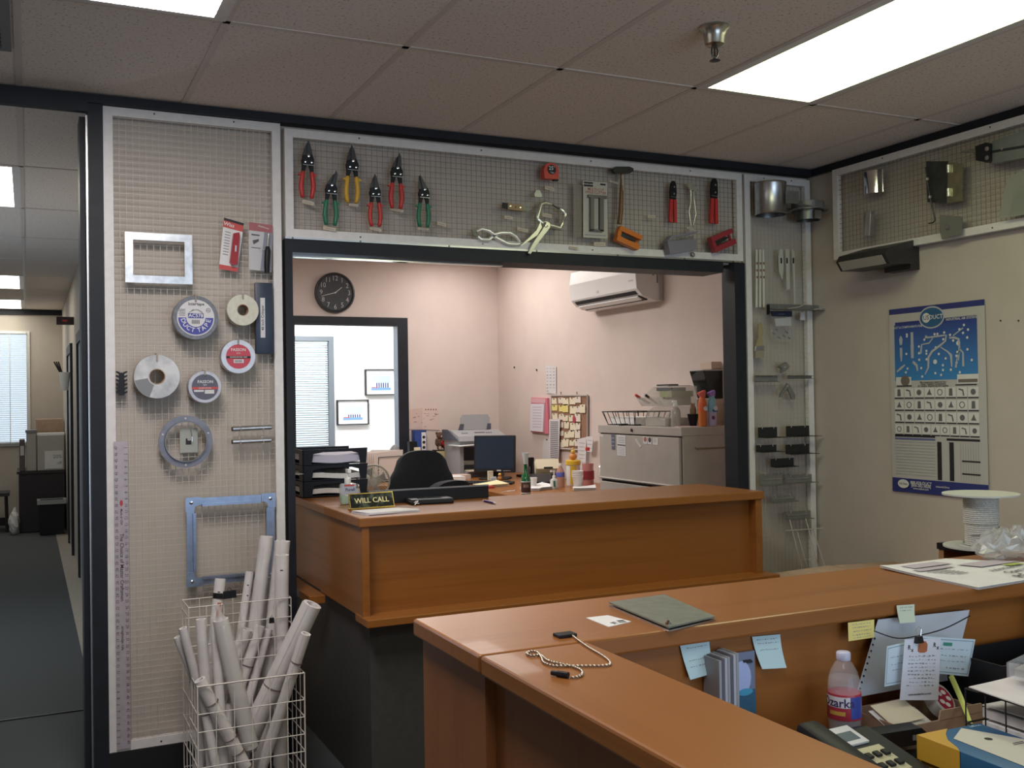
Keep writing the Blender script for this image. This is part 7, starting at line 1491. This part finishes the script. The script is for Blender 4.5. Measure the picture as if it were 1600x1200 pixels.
for k, (zz, lab) in enumerate(((0, 'lower clear plastic hopper bin on the cabinet'), (.125, 'upper clear plastic hopper bin full of supplies'))):
    t = thing('hopper_bin', lab, 'bin', (3.57, 5.33, CZ+zz), group='clear hopper bins')
    for s in (-1, 1): B().prism([(.18, 0), (.18, .122), (.02, .122), (-.03, .085), (-.06, .04), (-.11, .055), (-.07, 0)] , s*.12-.002, s*.12+.002).xf(Matrix.Rotation(0, 4, 'Z')).build('side', SM, t)
    B().prism([(-.07, 0), (-.11, .055), (-.107, .057), (-.066, .002)], -.12, .12).build('lip', SM, t); B().box(-.07, .18, -.12, .12, 0, .002).build('bottom', SM, t); B().box(.178, .18, -.12, .12, 0, .122).build('back', SM, t)
    B().box(.02, .18, -.12, .12, .120, .122).build('top', SM, t)
    if k == 0: B().box(-.05, .16, -.11, .11, .003, .050).build('contents', mat('grey_contents', (0.40, 0.37, 0.32), 0.6), t)
    else:
        B().box(.02, .15, -.10, .06, .004, .055).build('contents', mat('grey_contents', (0.40, 0.37, 0.32), 0.6), t); B().box(.00, .16, -.11, .02, .056, .092).build('green_packet', mat('olive_packet', (0.26, 0.29, 0.14), 0.6), t); B().box(.01, .12, -.09, .07, .093, .114).build('dark_packet', mat('dark_packet', (0.09, 0.09, 0.10), 0.5), t)
for k, (c_, lab, dy, dz) in enumerate((((0.60, 0.05, 0.03), 'red capped marker sticking out of the upper hopper bin', .075, 0), ((0.015, 0.015, 0.015), 'black capped marker sticking out of the upper hopper bin', -.02, .006))):
    t = thing('marker', lab, 'marker', (3.505, 5.36+dy, CZ+.165), rot=(0, math.radians(-62), .2*k)); B().tube([(0, 0, -.05), (0, 0, .03)], .007, 8).build('barrel', WHITE_PL, t, smooth=50); B().tube([(0, 0, .03), (0, 0, .07)], .0085, 8).build('cap', mat('cap_%d' % k, c_, 0.4), t, smooth=50)
t = thing('bin_lid', 'thin black and white card on top of the upper hopper bin', 'card', (3.66, 5.34, CZ+.2475)); B().box(-.09, .08, -.09, .09, 0, .004).build('card', PAPER, t); B().box(-.092, -.02, -.092, .04, .004, .012).build('black_part', BLACK_PL, t)
t = thing('spray_bottle', 'clear spray bottle with white top beside the hopper bins', 'bottle', (*onc(1056, 5.15)[:2], CZ)); B().lathe([(0, 0), (.028, 0), (.030, .005), (.030, .095), (.022, .112), (.012, .118), (0, .118)], 18).build('bottle', mat('grey_bottle', (0.42, 0.39, 0.36), 0.15, alpha=0.7), t, smooth=50); B().lathe([(.012, .118), (.014, .120), (.013, .140), (.009, .160), (0, .160)], 14).build('spray_head', WHITE_PL, t, smooth=50); B().box(-.022, -.004, -.005, .005, .146, .158).build('nozzle', WHITE_PL, t)
o = B().prism([(3.50, 5.05), (3.62, 5.00), (3.86, 5.10), (3.80, 5.30), (3.55, 5.20)], 0, .003, 'xy').build('paper_sheet', mat('pink_sheet', (0.66, 0.48, 0.46), 0.8), None, loc=(0, 0, CZ)); tag(o, 'pinkish sheet lying on the near end of the cabinet', 'paper')
o = B().prism([(3.78, 5.32), (3.88, 5.30), (3.89, 5.42), (3.80, 5.44)], 0, .006, 'xy').build('paper_pad', NOTE_Y, None, loc=(0, 0, CZ)); tag(o, 'yellow pad on the cabinet behind the spray cans', 'note pad')
for k, (px, lab, c1, c2, c3) in enumerate(((1098, 'orange air freshener spray can on the cabinet', (0.66, 0.12, 0.03), (0.60, 0.17, 0.04), (0.66, 0.13, 0.10)), (1113, 'blue and lilac air freshener spray can on the cabinet', (0.22, 0.45, 0.55), (0.45, 0.38, 0.55), (0.30, 0.17, 0.48)))):
    x, y, z = onc(px, 5.02-.02*k); t = thing('spray_can', lab, 'spray can', (x, y, CZ+.003), group='air freshener cans')
    B().lathe([(0, 0), (.024, 0), (.0255, .003), (.0255, .085)], 20).build('lower_can', mat('can_low_%d' % k, c2, 0.35), t, smooth=50); B().lathe([(.0256, .083), (.0258, .12), (.023, .150), (.016, .172), (.014, .18), (0, .18)], 20).build('upper_can', mat('can_up_%d' % k, c1, 0.35), t, smooth=50)
    B().prism([(-.014, .176), (.014, .176), (.018, .205), (.014, .215), (-.028, .200), (-.026, .192)], -.013, .013).build('trigger_cap', mat('can_cap_%d' % k, c3, 0.4), t)
    B().prism(circ(.014, 16, .004+.004*k, .105), -.0275, -.0255).build('badge', mat('badge_pale', (0.62, 0.60, 0.66), 0.5), t)
    if k: B().prism(circ(.012, 10, -.010, .050), -.0270, -.0255).build('flower', mat('plum', (0.16, 0.03, 0.12), 0.5), t); B().box(-.015, .02, -.0272, -.0258, .085, .100).build('band', mat('band_navy', (0.04, 0.10, 0.26), 0.5), t)
t = thing('black_planter', 'black glossy tapered bin on a carton at the right end of the cabinet', 'bin', (*onc(1112, 5.22)[:2], CZ)); GLB = mat('gloss_black', (0.014, 0.016, 0.016), 0.12)
B().box(-.05, .10, -.06, .08, 0, .165).build('carton_base', mat('pale_carton', (0.55, 0.42, 0.33), 0.7), t); B().prism([(-.045, .168), (.12, .168), (.16, .345), (-.105, .345)], -.06, .08).build('tapered_body', GLB, t); B().prism([(-.105, .340), (.16, .340), (.16, .346), (-.107, .346)], -.062, .082).build('rim', PALE_PL, t)
t2 = thing('tan_carton', 'tan cardboard box on top of the black tapered bin', 'box', (t.location.x+.02, t.location.y, CZ+.347)); B().rbox(-.05, .12, -.05, .07, 0, .050, .006).build('body', mat('pale_carton', (0.55, 0.42, 0.33), 0.7), t2); B().box(-.02, .06, -.0506, -.0496, .006, .008).build('seam', CARD, t2)
t = thing('leaf_holder', 'small black pot with brown paper leaves beside the spray cans', 'pot', (*onc(1083, 5.12)[:2], CZ)); B().lathe([(0, 0), (.020, 0), (.036, .075), (.033, .075), (.018, .004), (0, .004)], 16).build('pot', BLACK_PL, t, smooth=40)
for k in range(5): a = k*1.25; B().prism([(-.01, .05), (.01, .05), (.018, .10), (0, .145), (-.014, .10)], -.001, .001).xf(Matrix.Rotation(a, 4, 'Z') @ Matrix.Translation((0, .012, 0))).build('leaf', mat('dry_brown', (0.30, 0.20, 0.12), 0.8), t)
# ================================================================== things on the office desk, right side
def od(px, py): return U(px, py, 2, ZD)
def lathe_thing(name, label, cat, px, py, parts, pos=None):
    p = pos or od(px, py); t = thing(name, label, cat, (p[0], p[1], ZD))
    for nm, prof, m in parts: B().lathe(prof, 20).build(nm, m, t, smooth=50)
    return t
t = lathe_thing('green_bottle', 'green glass bottle with a dark label and paper in its neck', 'bottle', 822, 774, [('bottle', [(0, 0), (.030, 0), (.032, .006), (.032, .105), (.027, .130), (.014, .155), (.011, .200), (.013, .204), (.013, .210), (0, .210)], mat('green_glass', (0.01, 0.13, 0.035), 0.08, spec=0.8)), ('label', [(.0325, .016), (.0330, .017), (.0330, .092), (.0325, .093)], mat('label_maroon', (0.07, 0.025, 0.02), 0.5)), ('paper_plug', [(.010, .200), (.012, .212), (.024, .285), (.022, .285), (.010, .214), (0, .214)], PAPER)])
B().lathe([(.0334, .090), (.0336, .091), (.0336, .095), (.0334, .096)], 20).build('label_edge', PAPER, t); B().lathe([(.0334, .014), (.0336, .015), (.0336, .019), (.0334, .020)], 20).build('label_edge', PAPER, t)
b = B(); ag = math.atan2(-t.location.y, -t.location.x)
for k in range(7): a = ag-.5+.16*k; b.add([(.0338*math.cos(a+d), .0338*math.sin(a+d), z) for d, z in ((0, .055), (.10, .055), (.10, .075), (0, .075))], [(0, 1, 2, 3)])
b.build('label_print', mat('label_tan', (0.42, 0.28, 0.20), 0.5), t, kind='stuff')
CUPP = [(0, 0), (.026, 0), (.036, .082), (.034, .082), (.024, .004), (0, .004)]
FOAM = mat('white_foam', (0.74, 0.70, 0.68), 0.6)
lathe_thing('foam_cup', 'single white foam cup right of the green bottle', 'cup', 832, 764, [('cup', CUPP, FOAM)])
t = lathe_thing('foam_cup_stack', 'stack of nested white foam cups before the red drink bottle', 'cups', 903, 764, [])
for k in range(4): B().lathe([(0, .012*k), (.028, .012*k), (.040, .090+.012*k), (.042, .092+.012*k), (.040, .094+.012*k), (.038, .092+.012*k), (.026, .004+.012*k), (0, .004+.012*k)], 20).build('cup', FOAM, t, smooth=50)
t = lathe_thing('drink_bottle', 'tall clear bottle of red drink with red cap by the cabinet', 'bottle', 919, 759, [('drink', [(0, .004), (.040, .004), (.043, .02), (.039, .08), (.043, .165), (0, .165)], mat('red_drink', (0.52, 0.10, 0.07), 0.1, alpha=0.9)), ('bottle', [(0, 0), (.042, 0), (.0455, .02), (.041, .08), (.0455, .165), (.038, .20), (.016, .245), (.014, .262)], PET), ('cap', [(.0155, .258), (.0165, .260), (.0165, .282), (0, .284)], mat('cap_red', (0.60, 0.06, 0.04), 0.4))])
B().lathe([(.0462, .05), (.0464, .05), (.0464, .11), (.0462, .11)], 20).build('label_print', mat('maroon_print', (0.25, 0.02, 0.03), 0.5), t)
t = lathe_thing('orange_bottle', 'small drink bottle with blue label and white cap', 'bottle', 876, 761, [('bottle', [(0, 0), (.030, 0), (.031, .06), (.031, .105), (.022, .130), (.012, .145), (.011, .155), (0, .155)], mat('amber_clear', (0.55, 0.28, 0.20), 0.1, alpha=0.7)), ('label', [(.0315, .075), (.0318, .076), (.0318, .108), (.0315, .109)], mat('label_blue2', (0.10, 0.12, 0.42), 0.5)), ('cap', [(.0125, .150), (.0135, .151), (.0135, .172), (0, .173)], WHITE_PL)])
t = lathe_thing('lotion_pump', 'clear lotion pump bottle with white pump on the office desk', 'pump bottle', 866, 764, [('bottle', [(0, 0), (.028, 0), (.030, .01), (.028, .065), (.012, .078), (0, .078)], mat('lotion_clear', (0.66, 0.64, 0.60), 0.1, alpha=0.7)), ('pump', [(.011, .078), (.012, .082), (.012, .095), (.005, .097), (.005, .125), (0, .125)], WHITE_PL)]); B().box(-.028, .007, -.005, .005, .122, .133).build('nozzle', WHITE_PL, t); B().box(-.022, -.006, -.031, -.029, .02, .06).build('label', mat('label_green', (0.05, 0.20, 0.14), 0.5), t)
YT = mat('tub_yellow', (0.70, 0.44, 0.03), 0.4)
t = lathe_thing('wipes_tub', 'white and yellow wipes tub on the office desk', 'tub', 896, 758, [('tub', [(0, 0), (.050, 0), (.052, .004), (.052, .150), (0, .150)], WHITE_PL), ('lid', [(.050, .150), (.057, .152), (.057, .182), (.050, .186), (0, .186)], YT)]); a = math.atan2(-t.location.y, -t.location.x)
b = B(); vs = []
for k in range(7): aa = a-.45+.9*k/6; vs += [(.0528*math.cos(aa), .0528*math.sin(aa), .01), (.0528*math.cos(aa), .0528*math.sin(aa), .145)]
b.add(vs, [(2*k, 2*k+2, 2*k+3, 2*k+1) for k in range(6)]); b.build('yellow_panel', YT, t)
tp = t.location; t = thing('yellow_figure', 'round orange and yellow toy on top of the wipes tub', 'figurine', (tp.x, tp.y, ZD+.186)); OR = mat('duck_orange', (0.62, 0.24, 0.05), 0.5); DY = mat('duck_yellow', (0.68, 0.42, 0.07), 0.5)
B().ball((0, 0, .026), (.030, .028, .026), 14, 10).build('body', OR, t, smooth=80); B().ball((0, -.002, .062), (.017, .016, .017), 12, 8).build('head', DY, t, smooth=80); B().ball((0, 0, .084), (.010, .008, .009), 8, 6).build('crest', DY, t, smooth=80)
t = thing('card_index', 'open card index of cream cards behind the foam cup', 'card file', (XC(855, 7.10, ZD), 7.10, ZD), -.4)
B().box(-.10, .10, -.09, .09, 0, .05).build('tray', BLACK_PL, t)
for k in range(7): B().box(-.09, .09, -.08+.024*k, -.078+.024*k, .012, .095+.008*k).xf(Matrix.Translation((0, 0, .052)) @ Matrix.Rotation(-.5, 4, 'X')).build('card', NOTE_C, t)
B().prism([(-.10, .05), (-.10, .13), (-.05, .16), (.06, .075), (.10, .05)], -.11, -.105, 'yz').build('side', BLACK_PL, t); B().box(-.03, .04, -.075, -.070, .10, .115).build('dark_tab', INK, t)
t = thing('angled_stand', 'black angled document stand rising behind the card index', 'stand', (3.76, 7.55, ZD)); q = lambda px, py: (U(px, py, 1, 7.55).x-3.76, U(px, py, 1, 7.55).z-ZD)
B().prism([q(852, 733), q(862, 717), q(871, 716), q(878, 703), q(888, 705), q(880, 722), q(887, 720), q(880, 733), q(870, 736)], -.02, .02).build('arm', BLACK_PL, t); B().box(-.10, .06, -.08, .08, 0, .02).build('foot', BLACK_PL, t); B().box(-.02, .02, -.015, .015, .02, .16).build('post', BLACK_PL, t)
t = thing('clear_bag', 'crumpled clear bag between the drink bottle and cabinet', 'bag', (3.70, 6.22, ZD)); random.seed(8); bb = B().ball((0, 0, .10), (.05, .10, .10), 18, 12); bb.v = [(x*(1+random.uniform(-.2, .2)), y*(1+random.uniform(-.2, .2)), max(0.0, z*(1+random.uniform(-.2, .2)))) for x, y, z in bb.v]; bb.build('film', mat('crinkled_film', (0.75, 0.74, 0.70), 0.12, alpha=0.55, spec=1.0), t); B().box(-.02, .02, -.03, .03, .0, .05).build('contents', PAPER, t)
DP = [((840, 776), (858, 766), 'curled white papers nearest the counter on the office desk', .22, .17, 3.30, 6.50, PAPER, .3), ((0, 0), (0, 0), 'folded white paper right of the curled papers', .16, .12, 3.52, 6.24, PAPER, -.5), ((0, 0), (0, 0), 'yellow and red edged papers left of the green bottle', .22, .16, 3.10, 6.90, mat('pale_yellow_paper', (0.70, 0.62, 0.36), 0.8), .2), ((0, 0), (0, 0), 'small white scrap beside the green bottle', .08, .07, 3.22, 6.40, PAPER, .9)]
for a_, c_, lab, w_, d_, x, y, m, rz in DP:
    t = thing('loose_papers', lab, 'paper', (x, y, ZD), rz)
    for k in range(3): B().sheet(lambda u, v: (w_*(u-.5), d_*(v-.5), .002+.008*k+.035*w_/.26*(u*u*.6)*(v)), 6, 5, (0, 0, .003)).build('sheet', [mat('pinkish_paper_light', (0.64, 0.50, 0.44), 0.8), m, m][k], t)
o = B().box(-.06, .06, -.05, .05, 0, .018).build('red_folder', mat('folder_red', (0.45, 0.06, 0.05), 0.6), None, loc=(2.995, 6.79, ZD), rot=(0, 0, .1)); tag(o, 'small red folder edge left of the yellow papers', 'folder')
tag(B().tube(catmull([(2.955, 6.40, ZD+.003), (3.02, 6.46, ZD+.003), (3.06, 6.42, ZD+.008), (3.10, 6.50, ZD+.003)], 6), .0025, 5).build('white_string', WHITE_PL, None, smooth=60), 'short white string lying left of the green bottle', 'string')
t = thing('desk_telephone', 'black desk telephone behind the green bottle', 'telephone', (3.46, 6.82, ZD), -.5); B().prism([(-.10, 0), (.10, 0), (.10, .075), (-.10, .03)], -.09, .09, 'yz').build('body', BLACK_PL, t); B().tube(catmull([(-.09, -.09, .05), (-.085, -.05, .085), (-.085, .05, .12), (-.09, .10, .10)], 5), .02, 8).build('handset', BLACK_PL, t, smooth=60)

# ================================================================== corridor end
t = sempty('window_3')
WR = U(42, 489, 1, 14.4).x
B().ring([(-1.55, 1.0), (WR+.03, 1.0), (WR+.03, 2.46), (-1.55, 2.46)], [(-1.50, 1.05), (WR-.01, 1.05), (WR-.01, 2.42), (-1.50, 2.42)], 14.38, 14.48).build('frame', WHITE_PAINT, t)
B().box(-1.55, WR, 14.46, 14.466, 1.0, 2.5).build('pane', MATS['window_glass'], t)
t = thing('corridor_blind', 'white horizontal blind in the window at the corridor end', 'blind', (0, 14.37, 0)); n = 52
CBM = mat('blind_translucent', (0.78, 0.80, 0.80), 0.6)
for k in range(n): zz = 2.42-1.38*k/(n-1); B().add([(-1.48, -.010, zz-.004), (WR-.012, -.010, zz-.004), (WR-.012, .012, zz+.002), (-1.48, .012, zz+.002), (-1.48, -.010, zz-.0055), (WR-.012, -.010, zz-.0055), (WR-.012, .012, zz+.0005), (-1.48, .012, zz+.0005)], [(0, 1, 2, 3), (7, 6, 5, 4), (0, 4, 5, 1), (1, 5, 6, 2), (2, 6, 7, 3), (3, 7, 4, 0)]).build('slat', CBM, t)
B().box(-1.48, WR-.012, -.015, .015, 2.425, 2.45).build('head_rail', CBM, t)
for x in (WR-.20, WR-.75): B().box(x-.004, x+.004, -.016, -.012, 1.04, 2.43).build('ladder_tape', WHITE_PL, t)
CD = 13.4
def cp_(px, py, y=CD): return U(px, py, 1, y)
a, c = cp_(29, 719), cp_(118, 800); c.x = .395
t = thing('dark_desk', 'dark wood desk end panel at the far end of the corridor', 'desk', (a.x, CD, 0)); DW = mat('dark_walnut', (0.022, 0.017, 0.018), 0.5); dz = 0.70
B().box(0, c.x-a.x, 0, .75, 0.01, dz).build('body', DW, t); B().box(-.02, c.x-a.x, -.02, .77, dz, dz+.03).build('top', DW, t)
def box_thing(name, label, px0, py0, px1, py1, y, m, zb, d=.3, cat='box', extra=None):
    a, c = U(px0, py0, 1, y), U(px1, py1, 1, y); c.x = min(c.x, .395); t = thing(name, label, cat, (a.x, y, zb)); B().rbox(0, c.x-a.x, 0, d, 0, a.z-zb, .008).build('body', m, t); return t, c.x-a.x, a.z-zb
t, w_, h_ = box_thing('storage_box', 'white storage box with a dark lid on the corridor desk', 41, 674, 57, 717, CD+.05, mat('box_white', (0.42, 0.40, 0.37), 0.7), dz+.03); B().box(-.01, w_+.01, -.01, .31, h_-.02, h_+.012).build('lid', GREY_PL, t)
t, w_, h_ = box_thing('storage_box', 'white carton with a taped paper sign on the corridor desk', 58, 680, 106, 717, CD+.02, mat('box_white', (0.42, 0.40, 0.37), 0.7), dz+.03); B().box(.08, w_-.02, -.003, -.001, .02, h_*.55).build('paper_sign', PAPER, t); b = B().text('20%', .06, TW(.22, -.004, h_*.38)); b.text('off', .05, TW(.24, -.004, h_*.2)); b.build('sign_lettering', GREY_INK, t, kind='stuff'); B().box(-.005, w_+.005, .03, .28, h_, h_+.02).build('papers', PAPER, t)
t, w_, h_ = box_thing('brown_carton', 'brown open cardboard carton behind the white one', 56, 655, 110, 700, CD+.42, CARD, dz+.03); B().box(.01, w_-.01, -.004, -.001, h_*.3, h_*.32).build('seam', mat('tape_brown', (0.30, 0.20, 0.13), 0.6), t)
t, w_, h_ = box_thing('binder', 'dark binder standing left of the storage boxes', 30, 687, 39, 717, CD+.03, mat('binder_brown', (0.10, 0.08, 0.08), 0.5), dz+.03, .25, 'binder'); B().box(.01, w_-.01, -.003, -.001, h_*.5, h_*.8).build('spine_label', PALE_PL, t)
p = cp_(97, 816, 13.0); t = thing('waste_bin', 'black waste bin with a pale liner before the dark desk', 'bin', (.245, 13.12, 0)); B().ring([(-.13, -.11), (.13, -.11), (.13, .11), (-.13, .11)], [(-.12, -.10), (.12, -.10), (.12, .10), (-.12, .10)], 0.01, .40, 'xy').build('bin_body', BLACK_PL, t); B().ring([(-.155, -.13), (.155, -.13), (.155, .13), (-.155, .13)], [(-.125, -.105), (.125, -.105), (.125, .105), (-.125, .105)], .36, .41, 'xy').build('liner', mat('liner_grey', (0.30, 0.31, 0.31), 0.4), t); B().box(-.12, .12, -.10, .10, 0, .012).build('bin_bottom', BLACK_PL, t)
x = U(18, 750, 1, 13.9).x; t = thing('wooden_chair', 'dark wooden chair at the left of the corridor desk', 'chair', (x-.24, 13.80, 0)); DWC = mat('dark_chair_wood', (0.035, 0.028, 0.028), 0.5)
B().box(-.25, .22, -.22, .22, .43, .47).build('seat', DWC, t); B().prism([(-.14, .47), (-.10, .47), (-.20, .93), (-.24, .93)], -.20, .20).xf(Matrix.Scale(-1, 4, (1, 0, 0))).xf(Matrix.Translation((.0, 0, 0)) @ Matrix.Scale(-1, 4, (1, 0, 0))).build('backrest', DWC, t)
for sx, sy in ((-.22, -.19), (.19, -.19), (-.22, .19), (.19, .19)): B().tube([(sx, sy, 0), (sx*.95, sy, .43)], .018, 6).build('leg', DWC, t)
t = thing('white_sack', 'crumpled white plastic sack on the floor by the corridor desk', 'bag', (U(22, 790, 1, 13.3).x, 13.30, 0)); bb = B().ball((0, 0, .14), (.055, .07, .14), 14, 10); bb.v = [(x_*(1+random.uniform(-.25, .25)), y_*(1+random.uniform(-.25, .25)), max(0, z_)) for x_, y_, z_ in bb.v]; bb.build('sack', PAPER, t); B().tube([(0, 0, .26), (.01, 0, .32)], [.03, .01], 6).build('knot', PAPER, t)
a, c = cp_(87, 497, 14.3), cp_(125, 505, 14.3); t = thing('door_sign', 'dark projecting sign bar high on the corridor wall', 'sign', (.40, 10.6, 0)); zc = U(106, 501, 1, 10.6).z; xl = U(88, 501, 1, 10.6).x-.40; B().box(xl, .008, -.02, .02, zc-.04, zc+.035).build('plate', mat('sign_maroon', (0.05, 0.022, 0.025), 0.4), t); B().box(xl*.65, xl*.35, -.021, -.020, zc-.012, zc+.008).build('red_mark', PR_RED, t)
t = thing('wall_cup', 'white wall cup holding brushes on the corridor wall', 'holder', (.402, 11.6, U(107, 595, 1, 11.6).z)); B().lathe([(0, -.10), (.035, -.10), (.055, .09), (.05, .09), (.03, -.095), (0, -.095)], 14, (-.05, 0, 0)).build('cup', PALE_PL, t, smooth=40)
for k in range(3): B().tube([(-.05, 0, 0), (-.11-.02*k, -.02+.02*k, .20)], .008, 6).build('brush', DW, t)
for k, (y0, y1, lab) in enumerate(((8.75, 9.65, ''), (11.2, 12.1, ''))):
    t = sempty('door_%d' % (k+2))
    B().box(.388, .414, y0-.09, y0, 0, 2.13).build('jamb', DARK_TRIM, t); B().box(.388, .414, y1, y1+.09, 0, 2.13).build('jamb', DARK_TRIM, t); B().box(.388, .414, y0, y1, 2.04, 2.13).build('head', DARK_TRIM, t); B().box(.404, .413, y0, y1, 0.01, 2.04).build('leaf', mat('door_grey', (0.36, 0.34, 0.32), 0.5), t)
